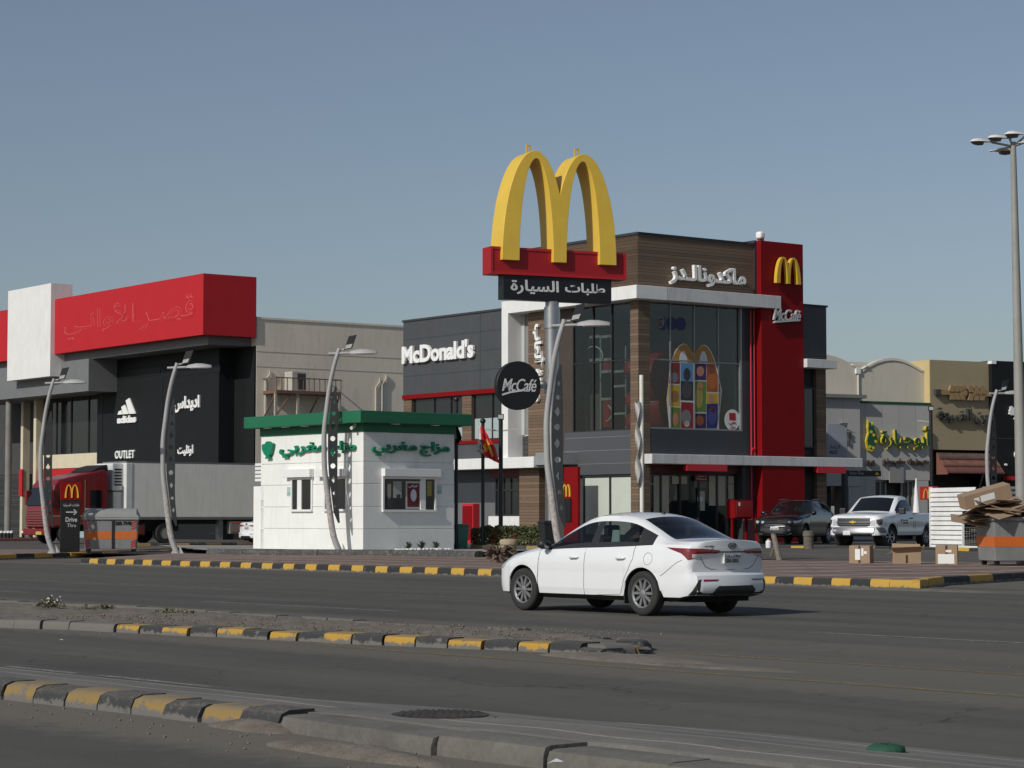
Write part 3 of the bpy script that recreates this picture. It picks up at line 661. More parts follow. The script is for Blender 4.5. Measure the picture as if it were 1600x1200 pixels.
# glazing, right side
gr0, gr1 = s_p1, sR(1163.5); zgr0 = RF.Z(1090, 671.5)
fr = MB()
for px in (1053.5, 1091, 1128.5): s = sR(px); fr.fbox(RF, s - .025, s + .025, zgr0 + .06, zb0 - .02, -.3, -.22)
fr.fbox(RF, gr0, gr1, RF.Z(1090, 565), RF.Z(1090, 563), -.29, -.23)
fr.fbox(RF, gr0, gr1, zgr0, zgr0 + .06, -.32, -.14); fr.fbox(RF, gr1 - .1, gr1, zgr0 + .06, zb0 - .02, -.32, -.15)
fo = fr.build('window', m_alu, bd); g = MB(); g.fbox(RF, gr0, gr1 - .05, zgr0 + .03, zb0 - .02, -.272, -.26); g.build('pane', m_glass, fo)
w = MB(); w.fbox(RF, gr1, sR(1184), ZB, zb0 - .004, -1, -.16); w.fbox(RF, s_p1, sR(1184) + .02, zc1 - .2, zgr0 - .003, -1.0, -.13); w.build('dark_wall', m_dgrey, bd)
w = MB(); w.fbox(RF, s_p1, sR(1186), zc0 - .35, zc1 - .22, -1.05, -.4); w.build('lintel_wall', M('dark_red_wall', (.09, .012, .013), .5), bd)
# corner room seen through the glass
w = MB(); dL = -a2 - .5
re = gr1 - .2; w.fbox(RF, .3, re, zg0 - .05, zg0 + .0, -dL - .3, -.35)
w.fbox(RF, re, re + .15, zg0, zb0, -dL - .3, -.4); w.fbox(RF, .3, re, zg0, zb0, -dL - .6, -dL - .3); w.fbox(RF, .3, re, zb0 - .02, zb0 + .1, -dL - .3, -1.21)
w.build('play_room', m_int, bd)
# canopy on both sides
w = MB(); w.fbox(RF, sR(1005.5, 715) + .15, RF.off(.35).S(1348, 715), zc0, zc1, -1.0, .35); w.build('canopy', m_wgrey, bd, bevel=.02)
w = MB(); zl1, zl0 = LF.Z(720, 718.5), LF.Z(720, 735); w.fbox(LF, sL(709, 725), sL(857, 725), zl0, zl1, -.55, .8); w.build('canopy', m_white, bd, bevel=.02)
w = MB(); w.fbox(LF, sL(857, 720), sL(899, 720), zl0 + .1, zl1 + .15, -.55, .7); w.build('canopy', M('grey_canopy', (.26, .27, .28), .5), bd, bevel=.02)
for p0, p1 in ((1072, 1135), (1276, 1320)):
    w = MB(); s0, s1 = RF.off(.3).S(p0, 730), RF.off(.3).S(p1, 730); w.prism(Face((RF.o + RF.n * .0 + RF.a * s0).x, (RF.o + RF.a * s0).y, RF.n.x, RF.n.y), [(.1, zc0 - .03), (.36, zc0 - .0), (.36, zc0 - .27), (.14, zc0 - .22)], -(s1 - s0), 0); w.build('red_canopy_light', m_redb, bd)
# ground floor, left wing
w = MB(); w.fbox(LF, sL(690), sL(772), ZB + 1.75, zl0 + .3, -.6, -.05); w.build('shade_wall', m_dgrey, bd)  # upper strip coloured darker to stand in for the canopy's shade
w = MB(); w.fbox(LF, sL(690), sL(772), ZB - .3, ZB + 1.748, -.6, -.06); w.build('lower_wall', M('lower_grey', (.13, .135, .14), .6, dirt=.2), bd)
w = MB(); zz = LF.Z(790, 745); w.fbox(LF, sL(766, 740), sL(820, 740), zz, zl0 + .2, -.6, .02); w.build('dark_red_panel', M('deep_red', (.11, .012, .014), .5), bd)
za, zb2 = LF.Z(790, 806.5), LF.Z(790, 824)
wo = window(bd, LF, 772.5, 820, za, zz - .002, (785, 796, 809), -.1, m_dglass, m_frame, .07, hz=[LF.Z(790, 766)])
w = MB(); w.fbox(LF, sL(766, 815), sL(820, 815), zb2, za - .002, -.5, .1); w.build('counter_front', m_white, bd)
w = MB(); w.fbox(LF, sL(766, 815), sL(820, 815), ZB - .3, zb2 - .002, -.5, .08); w.build('counter_base', m_red, bd)
# entrance, right face
ze0 = ZB; ze1 = RF.Z(1090, 742.5)
fr = MB()
for px in (1019.5, 1046.5, 1077, 1106, 1134.5, 1163): s = sR(px, 780); fr.fbox(RF, s - .05, s + .05, ze0, ze1, -.72, -.55)
fr.fbox(RF, sR(1019), sR(1163), ze1, ze1 + .12, -.72, -.54)
fo = fr.build('shopfront', m_frame, bd); g = MB(); g.fbox(RF, sR(1019), sR(1163), ze0, ze1 - .002, -.64, -.63); g.build('pane', M('shopfront_glass', (.012, .02, .022), .06, var=.2, spec=.8), fo)
for (x0, y0, x1, y1, mm) in ((1021, 743, 1045, 815, m_paper), (1050, 744, 1073, 756, m_paper), (1084, 751, 1103, 762, M('grey_paper', (.2, .2, .18), .8)), (1107.5, 743, 1133, 790, m_paper), (1138, 744, 1161, 756, m_paper),
                             (1138, 756.5, 1147, 780, m_paper), (1091, 767, 1101, 798, m_paper), (1090, 776, 1098, 783, M('white_notice', (.7, .72, .74), .7))):
    k = MB(); F2 = RF.off(-.6 if mm.name != 'white_notice' else -.57); a, b, c, d = F2.rc(x0, y0, x1, y1); k.fbox(F2, a, b, max(c, ze0 + .02), d, -.012, 0.012); k.build('window_poster', mm, bd)
k = MB(); F2 = RF.off(-.53); a, b, c, d = F2.rc(1085, 741, 1105.5, 751.5); k.fbox(F2, a, b, c, d, 0, .03); ko = k.build('door_sign', M('red_sign', (.2, .02, .025), .5), bd)
k = MB(); text(k, 'دخول', F2, a + .12, b - .12, c + (d - c) * .55, d - .04, .01, .03); text(k, 'Entrance', F2, a + .1, b - .1, c + .05, c + (d - c) * .42, .01, .03); k.build('lettering', m_let, ko)
# red tower
zt = RF.Z(1190, 377.5); t0, t1 = RF.off(.3).S(1190.5), RF.off(.3).S(1257)
w = MB(); w.fbox(RF, t0, t1, ZB - .2, zt, -2.2, .3); tw = w.build('red_tower', m_red, bd, bevel=.015)
w = MB(); w.fbox(RF, t0 - .12, t0, zb1, zt + .02, -2, .05); w.build('dark_cap', m_dgrey, bd)
w = MB()
for q in (t0 - .13, t0 - .32): w.cyl(RF.pt(q, zc1 + .05, .0), RF.pt(q, zb0 - .1, .0), .035)
w.tube([RF.pt(t0 - .32, zc1 + .3, .02), RF.pt(t0 - .13, zc1 + .3, .02)], .06); w.tube([RF.pt(t0 - .32, zc0, .0), RF.pt(t0 - .32, 1.3, .0), RF.pt(t0 - .8, 1.28, .0)], .03)
w.build('red_pipe', m_redb, bd, smooth=40)
# right-hand wing
w = MB(); zk = RF.Z(1270, 478.5); w.fbox(RF, t1 - .1, sR(1292.5, 520), RF.Z(1270, 562), zk, -2.5, -.05); w.fbox(RF, t1 - .05, sR(1277), ZB, RF.Z(1270, 578), -2.5, -.25); w.build('dark_wing', m_dgrey, bd)
w = MB(); w.fbox(RF, t1 - .1, sR(1292.5, 520) + .06, zk, zk + .08, -2.5, .0); w.build('roof_edge', m_black, bd)
w = MB(); w.fbox(RF, t1, RF.off(.5).S(1308, 570), RF.Z(1280, 576.5), RF.Z(1280, 563), -2.4, .5); w.build('ledge', m_wgrey, bd, bevel=.015)
w = MB(); w.fbox(RF, sR(1277.5), sR(1292.5), ZB, RF.Z(1280, 577), -2.4, -.08); w.build('wood_pillar', m_wood, bd)
window(bd, RF, 1259, 1277, RF.Z(1265, 700), RF.Z(1265, 605), (), -.18, m_dglass)
# signs on the building
def ftext(mb, t, f, pxa, pya0, pya1, pxb, **k):
    """letters on face f from pixel column a to b; top and bottom rows read at column a"""
    s0, z1 = f.sz(pxa, pya0); _, z0 = f.sz(pxa, pya1); s1 = f.S(pxb, (pya0 + pya1) / 2); return text(mb, t, f, s0, s1, z0, z1, **k)
k = MB(); ftext(k, "McDonald's", LF, 632, 541, 569.5, 744, depth=.12, o=.04, bold=.035, track=-.02); k.build('lettering', m_let, bd, smooth=40)
k = MB(); ftext(k, 'ماكدونالـدز', RF, 1043, 411, 444, 1161, depth=.16, o=.04, bold=.03); k.build('lettering', m_let, bd, smooth=40)
F2 = RF.off(.3)
k = MB(); s0, z1 = F2.sz(1207.5, 401); s1, z0 = F2.sz(1245.5, 445.5); fa = Face(F2.pt((s0 + s1) / 2, 0).x, F2.pt((s0 + s1) / 2, 0).y, F2.a.x, F2.a.y)
k.prism(fa, [(x, z + z0) for x, z in arches_poly(s1 - s0, z1 - z0)], .06, .24); k.build('arch_emblem', m_gold, bd, smooth=40)
k = MB(); ftext(k, 'McCafé', F2, 1205.5, 482, 500, 1248, depth=.1, o=.05, bold=.012, shear=.25, track=-.04)
sa, zq = F2.sz(1205.5, 503); sb = F2.S(1244, 503); k.prism(F2, [(sa, zq - .05), (sb, zq + .1), (sb, zq + .16), (sa + .1, zq + .05)], .05, .17)
k.build('lettering', M('silver_letter', (.55, .55, .55), .4, metal=.3), bd, smooth=40)
k = MB(); F3 = LF.off(-.12); s0, z1 = F3.sz(836.5, 507); s1, z0 = F3.sz(853, 627); text(k, 'صالة ألعاب', F3, s0, s1, z0, z1, .12, .03, bold=.045, rot=1); k.build('lettering', m_let, bd, smooth=40)
# window stickers
def sticker(name, poly, col, o=.0, lab=None, f=RF):
    k = MB(); k.prism(f.off(-.255), [f.off(-.255).sz(x, y) for x, y in poly], o, o + .004); ob = k.build(name, M('sticker_' + '_'.join(str(int(c * 1000)) for c in col), col, .45, var=.05), bd)
    return ob
def circ(cx_, cy_, rx, ry, n=24): return [(cx_ + rx * math.cos(2 * math.pi * q / n), cy_ + ry * math.sin(2 * math.pi * q / n)) for q in range(n)]
box_o = [(1054, 566), (1048, 590), (1043.5, 612), (1043, 632), (1047, 670), (1120.5, 670), (1126, 628), (1126.5, 608), (1121, 582), (1117, 567)]
top_o = [(1049, 566)] + [(1056, 549), (1062, 541), (1068, 537.5), (1074, 539), (1079, 545), (1083.5, 555), (1088, 547), (1093, 541), (1099, 539.5), (1105, 542.5), (1110, 550), (1114, 559), (1117, 567.5)]
sticker('window_decal', [(x - 1.2 if x < 1080 else x + 1.2, y + (1 if y > 600 else -1)) for x, y in top_o] + [(1128, 610), (1122, 671.5), (1046, 671.5), (1041.6, 625)], (.62, .62, .58), 0)
sticker('window_decal', top_o, (.40, .20, .035), .006)
sticker('window_decal', [(1061, 566.5), (1062, 555), (1065.5, 548), (1069.5, 549), (1073, 558), (1074, 566.8)], (.62, .63, .64), .012)
sticker('window_decal', [(1092.5, 567), (1093.5, 556), (1097, 549), (1101, 549.5), (1104, 557), (1105.5, 567.3)], (.62, .63, .64), .012)
RD, YL, GR, BL, PU, OR, DK = (.25, .015, .02), (.5, .32, .02), (.12, .2, .03), (.10, .25, .42), (.07, .02, .10), (.33, .09, .02), (.03, .03, .035)
for poly, c in (([(1049, 567), (1062, 567), (1062, 600), (1044.5, 599)], RD), ([(1044, 601), (1062, 602), (1062, 635), (1045, 634)], YL), ([(1047, 636), (1063, 637), (1063, 670), (1049, 670)], GR),
                ([(1063.5, 567.5), (1083, 568), (1083, 596), (1063.5, 595)], BL), ([(1063.5, 595.3), (1083, 596.3), (1083, 626), (1063.5, 625)], DK), ([(1064, 628), (1083, 629), (1083, 669.5), (1064, 669.5)], RD),
                ([(1084, 568), (1103, 568.5), (1103, 594), (1084, 593.5)], PU), ([(1084, 595.5), (1103, 596), (1103, 644), (1084, 643.5)], GR), ([(1084, 646), (1103, 646), (1103, 669.5), (1084, 669.5)], (.04, .012, .06)),
                ([(1104, 568.5), (1116.5, 568.7), (1120.5, 584), (1124.5, 600), (1125.5, 613), (1104, 612)], OR), ([(1104, 614), (1125.5, 615), (1124.5, 630), (1104, 631)], YL), ([(1104, 631.3), (1124.5, 630.3), (1120, 669.5), (1104, 669.5)], (.02, .025, .13))):
    sticker('window_decal', poly, c, .006)
for cx_, cy_, rx, ry, c in ((1053, 590, 6.5, 8, (.16, .16, .17)), (1054, 576, 4.5, 5, (.12, .05, .035)), (1054, 619, 6, 9, (.28, .14, .05)), (1055, 655, 5, 10, (.42, .2, .12)), (1073, 610, 8, 13, (.06, .06, .065)), (1073, 585, 5.5, 10, (.035, .035, .04)), (1072, 652, 7.5, 12, (.17, .17, .18)), (1073, 662, 4, 5, (.5, .5, .48)),
        (1094, 580, 6, 8, (.42, .2, .13)), (1092, 622, 6.5, 16, (.3, .26, .07)), (1094, 604, 5, 6, (.4, .19, .09)), (1093, 657, 7, 8, (.22, .07, .03)), (1113, 596, 7, 13, (.42, .13, .03)), (1111, 578, 4.5, 6, (.2, .06, .04)), (1113, 650, 7, 14, (.05, .06, .2)), (1111, 624, 4.5, 6, (.42, .22, .14)), (1114, 640, 4, 4.5, (.3, .03, .03))):
    sticker('window_decal', circ(cx_, cy_, rx, ry, 18), c, .011)
sticker('window_decal', circ(1144, 656, 12, 16.5), (.66, .66, .64), 0)
sticker('window_decal', [(1139, 645), (1149, 645.5), (1149.5, 657), (1139.5, 656.5)], (.35, .015, .02), .006)
k = MB(); ftext(k, 'هابي', RF.off(-.25), 1138.5, 658, 664, 1150, depth=.006, o=.004, bold=.02); ftext(k, 'ميل', RF.off(-.25), 1140.5, 664.5, 670, 1148.5, depth=.006, o=.004, bold=.02); k.build('lettering', M('red_ink', (.3, .02, .03), .6), bd)
NV = (.012, .022, .10)
sticker('window_decal', [(1032, 495), (1040, 495), (1040, 516), (1032, 516)], NV, 0)
sticker('window_decal', circ(1049.5, 505.5, 8.3, 10.5), NV, .002); sticker('window_decal', circ(1063.5, 506, 8.3, 10.5), NV, .004)
sh = [(1027, 497), (1032, 494.5), (1037.5, 497), (1037.5, 506), (1032.5, 513), (1027, 506)]
sticker('window_decal', sh, (.35, .28, .2), .008); sticker('window_decal', [(1032.3 + (x - 1032.3) * .78, 503 + (y - 503) * .8) for x, y in sh], NV, .013)
k = MB(); ftext(k, 'WB', RF.off(-.25), 1028.8, 499.5, 507, 1036, depth=.005, o=.018, bold=.0); k.build('lettering', M('cream_ink', (.35, .28, .2), .6), bd)

# ---- things inside the corner room
m_plred = M('play_red', (.45, .03, .035), .45, var=.08)
def inside(px, py, o): return RF.off(o).sz(px, py)
ps = thing('play_frame', 'soft play frame with red tubes behind the corner glazing', 'play frame', tuple(RF.pt(3, zg0, -4)))
for px, py, r, o in ((1027, 592, 1.1, -1.5), (1032, 645, 1.0, -1.7), (1060, 560, .7, -2.4)):
    s_, z_ = inside(px, py, o); k = MB(); k.sphere(RF.pt(s_, max(z_, zg0 + r), o), r, 28, 16); k.build('red_ball', m_plred, ps, smooth=60)
LI = LF.off(-1.2)
for px, py, r in ((984, 577, .42), (986, 626, .42), (985, 664, .4)):
    s_, z_ = LI.sz(px, py); k = MB(); k.sphere(LI.pt(s_, max(z_, zg0 + r), -.2), r, 28, 16); k.build('red_ball', m_plred, ps, smooth=60)
m_psteel = M('pale_steel', (.50, .53, .50), .5)
for q in ((919, 527, 920.6, 562), (937, 525, 939, 673), (954.5, 524, 957, 673), (976.5, 540, 978, 673), (914, 614, 915.8, 673)):
    k = MB(); a_, b_, c_, d_ = LI.rc(*q); k.fbox(LI, a_, b_, max(c_, zg0 + .01), d_, -.05, .0); k.build('frame_tube', m_psteel, ps)
for q in ((920.8, 525.5, 936.8, 527.5), (939.2, 525, 954.3, 527), (920.8, 561.5, 936.8, 563.8), (939.2, 561, 954.3, 563.2), (939.2, 579.6, 954.3, 582), (939.2, 622.6, 954.3, 625), (957.2, 580, 976.4, 581.3), (957.2, 603, 976.4, 604.4), (957.2, 646, 976.4, 647.3)):
    k = MB(); a_, b_, c_, d_ = LI.rc(*q); k.fbox(LI, a_, b_, min(c_, d_), max(c_, d_) + .02, -.05, .0); k.build('frame_tube', m_psteel, ps)
for q in ((940.5, 564.5, 953.5, 578.5), (940.5, 626.5, 953.5, 667)):
    k = MB(); a_, b_, c_, d_ = LI.rc(*q); k.fbox(LI, a_, b_, max(c_, zg0 + .02), d_, -.12, -.06); k.build('red_panel', m_plred, ps)
k = MB(); a_, b_, c_, d_ = LI.rc(917, 616.5, 936, 672); k.fbox(LI, a_, b_, zg0 + .02, d_, -.1, -.06); k.build('screen', M('tan_screen', (.20, .15, .12), .7), ps)
for (px, py, r, a0, a1) in ((929, 556, 14.5, -40, 160), (944, 645, 14, -70, 60)):
    k = MB(); k.tube([LI.pt(*LI.sz(px + r * math.cos(math.radians(a0 + (a1 - a0) * i / 16)), py - r * math.sin(math.radians(a0 + (a1 - a0) * i / 16))), .06) for i in range(17)], .03, 8); k.build('hoop', m_pvcw if False else m_let, ps, smooth=60)
LB_ = LF.off(-3.4); m_dtruss = M('dark_truss', (.09, .10, .10), .6)
for i in range(5):
    y0 = 560 + i * 24; k = MB(); p, q = LB_.sz(895, y0), LB_.sz(928, y0 - 22); k.cyl(LB_.pt(*p), LB_.pt(*q), .07, n=6); k.build('truss_bar', m_dtruss, ps); k = MB(); p, q = LB_.sz(895, y0 - 22), LB_.sz(928, y0 + 2); k.cyl(LB_.pt(p[0], p[1], -.16), LB_.pt(q[0], q[1], -.16), .07, n=6); k.build('truss_bar', m_dtruss, ps)
for px, py0, py1, o in ((1040, 600, 655, -5.5), (1112, 575, 640, -5.0)):
    s_, z_ = inside(px, (py0 + py1) / 2, o); a_, z1_ = inside(px, py0, o); _, z0_ = inside(px, py1, o); k = MB(); k.fbox(RF, s_ - .55, s_ + .55, max(z0_, zg0 + .02), z1_, o - .3, o + .3); k.build('red_panel', m_plred, ps)
s_, z_ = inside(1040, 650, -2.5); k = MB(); k.fbox(RF, s_ - .8, s_ + 1.2, zg0 + .02, zg0 + .7, -3.2, -1.4); k.build('red_panel', m_plred, ps)

# ---- twisted banner pole at the corner
F4 = RF.off(2.2); s_, _ = F4.sz(1002.7, 700); pb = F4.pt(s_, .3)
bp = thing('banner_pole', 'white pole with a twisted silver streamer in front of the corner pillar', 'pole', tuple(pb))
zt_, zA, zB_ = F4.Z(1002, 586), F4.Z(995, 628), F4.Z(995, 757)
k = MB(); k.cyl(pb, Vector((pb.x, pb.y, zt_)), .085, n=16); k.build('pole', M('pole_white', (.72, .70, .63), .5, dirt=.2), bp, smooth=40)
for z_ in (zA, zB_): k = MB(); k.cyl(F4.pt(s_ - .34, z_, 0), F4.pt(s_ + .02, z_, 0), .02, n=8); k.cyl(F4.pt(s_ + .0, z_ + .02, 0), F4.pt(s_ + .7, z_ + .02, 0), .012, n=6); k.build('arm', m_alu, bp)
k = MB(); vs = []; n = 48
for i in range(n + 1):
    t = i / n; z_ = zA + (zB_ - zA) * t; a = t * math.pi * 2.6 + .5; w_ = .115
    for q in (-1, 1): vs.append(F4.pt(s_ - .2 + q * w_ * math.cos(a), z_, q * w_ * math.sin(a)))
k.add(vs, [(2 * i, 2 * i + 1, 2 * i + 3, 2 * i + 2) for i in range(n)]); so = k.build('streamer', M('silver_vinyl', (.62, .60, .56), .28, metal=.5), bp, smooth=60)
sm = so.modifiers.new('thick', 'SOLIDIFY'); sm.thickness = .012
# roof dish and cameras
F5 = RF.off(-.6); s_, z_ = F5.sz(1185, 378)
dc = thing('roof_camera', 'white round camera unit on the roof beside the red tower', 'camera', tuple(F5.pt(s_, z_ - .3)))
k = MB(); k.cyl(F5.pt(s_, z_ - .6), F5.pt(s_, z_ + .25), .05, n=10); k.cyl(F5.pt(s_ + .12, z_ - .3), F5.pt(s_ + .12, z_ + .3), .03, n=8); k.build('bracket', m_alu, dc, smooth=40)
k = MB(); k.fbox(F5, s_ - .2, s_ + .1, z_ + .1, z_ + .42, .0, .34); k.build('housing', m_let, dc, bevel=.09, seg=4, smooth=50)
k = MB(); k.fbox(F5, s_ + .16, s_ + .24, z_ - .1, z_ + .42, -.02, .1); k.build('mount', m_alu, dc)
# menu board and red cabinets
F6 = LF.off(1.0)
mbd = thing('menu_board', 'red framed drive-through menu board beside the blinds window', 'menu board', tuple(F6.pt(F6.S(890, 780), .3)))
k = MB(); a, b, c, d = F6.rc(881, 730, 903, 812); k.fbox(F6, a, b, .3, d, -.12, 0); k.build('frame', m_red, mbd)
k = MB(); a, b, c, d = F6.rc(881, 779, 893, 815); k.fbox(F6, a, b, c, d, .01, .05); k.build('screen', m_black, mbd)
k = MB(); a, b, c, d = F6.rc(880, 757, 892.5, 776); ff = Face(F6.pt((a + b) / 2, 0).x, F6.pt(0, 0).y + 0, 1, 0); ff = Face(F6.pt((a + b) / 2, 0).x, F6.pt((a + b) / 2, 0).y, F6.a.x, F6.a.y); k.prism(ff, [(x, z + c) for x, z in arches_poly(b - a, d - c)], .01, .06); k.build('arch_emblem', m_gold, mbd)
F7 = RF.off(1.6)
rcb = thing('red_cabinet', 'red metal cabinet on legs in front of the glass entrance', 'cabinet', tuple(F7.pt(F7.S(1161, 800), .3)))
a, b, c, d = F7.rc(1148, 781, 1175, 810); k = MB(); k.fbox(F7, a, b, c, d, -.5, 0); k.build('body', m_red, rcb, bevel=.01)
k = MB(); k.fbox(F7, a + .05, b - .05, c + .05, d - .05, .0, .02); k.build('door', M('red_door', (.3, .02, .02), .4), rcb, bevel=.008)
k = MB(); k.fbox(F7, a + .2, a + .28, d - .25, d - .1, .02, .03); k.build('notice', m_let, rcb)
for q in (a + .05, b - .13): k = MB(); k.fbox(F7, q, q + .08, .3, c - .002, -.3, -.2); k.build('leg', m_red, rcb)
F8 = LF.off(3.0)
rc2 = thing('red_cabinet', 'red metal box cabinet standing behind the green wheeled bin', 'cabinet', tuple(F8.pt(F8.S(740, 800), .3)))
a, b, c, d = F8.rc(722, 787, 739, 832); k = MB(); k.fbox(F8, a, b, .3, d, -.35, 0); k.build('body', m_redb, rc2, bevel=.015)
k = MB(); k.fbox(F8, a + .05, b - .05, .45, d - .1, .0, .025); k.build('door', m_red, rc2, bevel=.01)
# ================================================================ kiosk
m_kw = M('kiosk_white', (.78, .79, .75), .6, var=.06, dirt=.34, dcol=(.5, .47, .42))
m_kg = M('kiosk_green', (.012, .135, .062), .45, var=.1)
m_kgl = M('sign_green', (.0, .20, .10), .4, var=.05)
m_pvc = M('pvc_white', (.76, .76, .74), .4, var=.04)
kx, ky = XY(567, 75.0, 860); KZ = .29
KL = Face(kx, ky, .638, -.77); KR = Face(kx, ky, .77, .638)
ks = thing('kiosk', 'small white coffee kiosk with a flat green roof', 'kiosk', (kx, ky, KZ))
zt_, zs_, zf_ = KR.Z(567, 674.5), KR.Z(567, 661), KR.Z(563, 642)
lw, rw = -KL.S(407.5, 760), KR.S(709.5, 760)
def kbox(mb, g0, z0, z1):                 # block over the kiosk's plan, grown by g0
    c = lambda s, o: KR.pt(s, 0, o)
    p = [c(-g0, g0), c(rw + g0, g0), c(rw + g0, -lw - g0), c(-g0, -lw - g0)]
    mb.hexa([Vector((q.x, q.y, z0)) for q in p] + [Vector((q.x, q.y, z1)) for q in p])
zj = [KR.Z(567, y) for y in (721, 756, 791.7, 827)]
w = MB(); lv = [KZ - .15] + sorted(zj) + [zt_]
for a, b in zip(lv, lv[1:]): kbox(w, 0, a + .014, b)
kbox(w, -.03, KZ - .1, zt_ - .01); w.build('wall', m_kw, ks, bevel=.012)
w = MB(); w.fbox(KL, KL.S(396.5), KL.S(408) + .2, KZ - .15, KL.Z(400, 760), -1.5, 0); w.build('side_store', m_kw, ks, bevel=.012)
w = MB()
for i in range(5): z_ = KL.Z(402, 752 - i * 6); w.fbox(KL, KL.S(398), KL.S(408) + .05, z_, z_ + .09, -.4, -.02)
w.build('louvre', m_pvc, ks)
w = MB(); kbox(w, .03, zt_ + .002, zs_ + .02); w.build('frieze', m_kg, ks)
w = MB(); kbox(w, .44, zs_, zf_); w.build('roof', m_kg, ks, bevel=.02)
w = MB(); kbox(w, .35, zf_ - .3, zf_ - .0 + .004); w.build('roof_top', M('roof_felt', (.2, .2, .19), .9), ks)
for f, px in ((KL, 429), (KL, 457), (KL, 487), (KR, 610), (KR, 672)): s = f.S(px, 664); w = MB(); w.fbox(f, s - .12, s + .12, zs_ - .03, zs_ + .001, .2, .38); w.build('soffit_light', M('lamp_lens', (.6, .6, .55), .3), ks)
def kwin(f, x0, x1, y0, y1, sx0, sx1, sy0, sy1, muls, extra=()):
    s0, s1 = f.S(x0, 770), f.S(x1, 770); z1, z0 = f.Z((x0 + x1) / 2, y0), f.Z((x0 + x1) / 2, y1); t = .075
    fr = MB(); fr.fbox(f, s0, s1, z0, z0 + t, -.02, .09); fr.fbox(f, s0, s1, z1 - t, z1, -.02, .06); fr.fbox(f, s0, s0 + t, z0 + t, z1 - t, -.02, .06); fr.fbox(f, s1 - t, s1, z0 + t, z1 - t, -.02, .06)
    for m0, m1 in muls: fr.fbox(f, f.S(m0, 770), f.S(m1, 770), z0 + t, z1 - t, -.018, .05)
    o = fr.build('window', m_pvc, ks, bevel=.006); g = MB(); g.fbox(f, s0 + .03, s1 - .03, z0 + .03, z1 - .03, .004, .014); g.build('pane', m_dglass, o)
    b = MB(); b.fbox(f, f.S(sx0, 740), f.S(sx1, 740), z1 + .003, f.Z((sx0 + sx1) / 2, sy0), -.02, .2); b.build('shutter_box', m_pvc, o, bevel=.01)
    return o
kwin(KL, 456, 489.5, 746, 799.5, 449, 491, 733, 745, ((466, 472.5),))
kwin(KL, 507.5, 543.5, 745, 799, 500, 544, 733, 745, ((518, 524),))
wr = kwin(KR, 596.5, 681, 745, 800, 596, 684, 732.5, 745, ((656, 664),))
for (x0, y0, x1, y1, mm, o_) in ((633.5, 752, 657, 795, M('poster_frame', (.5, .5, .47), .5), .016), (636, 755, 654.5, 792, M('poster_red', (.12, .012, .018), .5), .022), (605, 756, 610.5, 793, M('stock_cream', (.45, .42, .33), .6), .016), (614, 752, 627, 778, M('stock_pale', (.35, .36, .33), .6), .016), (667, 752, 674, 775, M('stock_yellow', (.3, .25, .06), .6), .016)):
    k = MB(); k.fr(KR, x0, y0, x1, y1, .012, o_); k.build('window_poster', mm, wr)
k = MB(); k.prism(KR, [KR.sz(x, y) for x, y in circ(645.5, 774, 4.6, 9.5)], .02, .028); k.build('window_poster', M('cup_white', (.62, .63, .66), .5), wr)
k = MB(); ftext(k, 'عرض', KR, 638, 757, 762, 652, depth=.006, o=.024, bold=.01); k.build('lettering', m_let, wr)
rg = random.Random(3); k = MB()
for i in range(9): px = 603 + i * 3.2; k.fr(KR, px, 778 + rg.uniform(-6, 6), px + 2.6, 797, .012, .02)
k.build('counter_goods', M('goods_dark', (.03, .03, .032), .5, var=.5), wr)
for f, x0, y0, x1, y1 in ((KL, 449, 761, 455.8, 775), (KR, 681.5, 759, 690, 772)):
    k = MB(); k.fr(f, x0, y0, x1, y1, .0, .012); no = k.build('notice', M('pale_teal_notice', (.36, .5, .46), .5), ks); a, b, c, d = f.rc(x0, y0, x1, y1)
    k = MB(); text(k, 'نعم', f, a + .03, b - .03, c + (d - c) * .15, c + (d - c) * .4, .004, .012); k.build('lettering', M('teal_ink', (.05, .2, .16), .5), no)
for f, segs in ((KL, ((440, 693, 716, 512), (519, 689.5, 712, 558))), (KR, ((580, 689, 712, 649.5), (655, 690, 713, 700)))):
    k = MB()
    for t_, (xa, ya, yb, xb) in zip(('مغربي', 'مزاج'), segs): ftext(k, t_, f, xa, ya, yb, xb, depth=.09, o=.02, bold=.026)
    k.build('lettering', m_kgl, ks, smooth=40)
pot = [(419, 693), (420.5, 690.5), (423, 689.5), (425, 690.5), (426, 693), (429, 692), (431, 694), (430, 700), (428, 708), (425, 712.5), (426.5, 716.5), (419, 717), (420.5, 713), (417, 709), (414.5, 703), (414, 696), (415.5, 694), (417, 697)]
k = MB(); k.prism(KL, [KL.sz(x, y) for x, y in pot], .02, .14); k.build('teapot_emblem', m_kgl, ks)
cs, cz = KL.sz(559, 664); k = MB(); k.cyl(KL.pt(cs, cz + .12, .1), KL.pt(cs, cz, .12), .03, n=8); k.cyl(KL.pt(cs - .05, cz, .06), KL.pt(cs + .05, cz - .12, .3), .055, n=10); k.build('camera', m_pvc, ks, smooth=40)
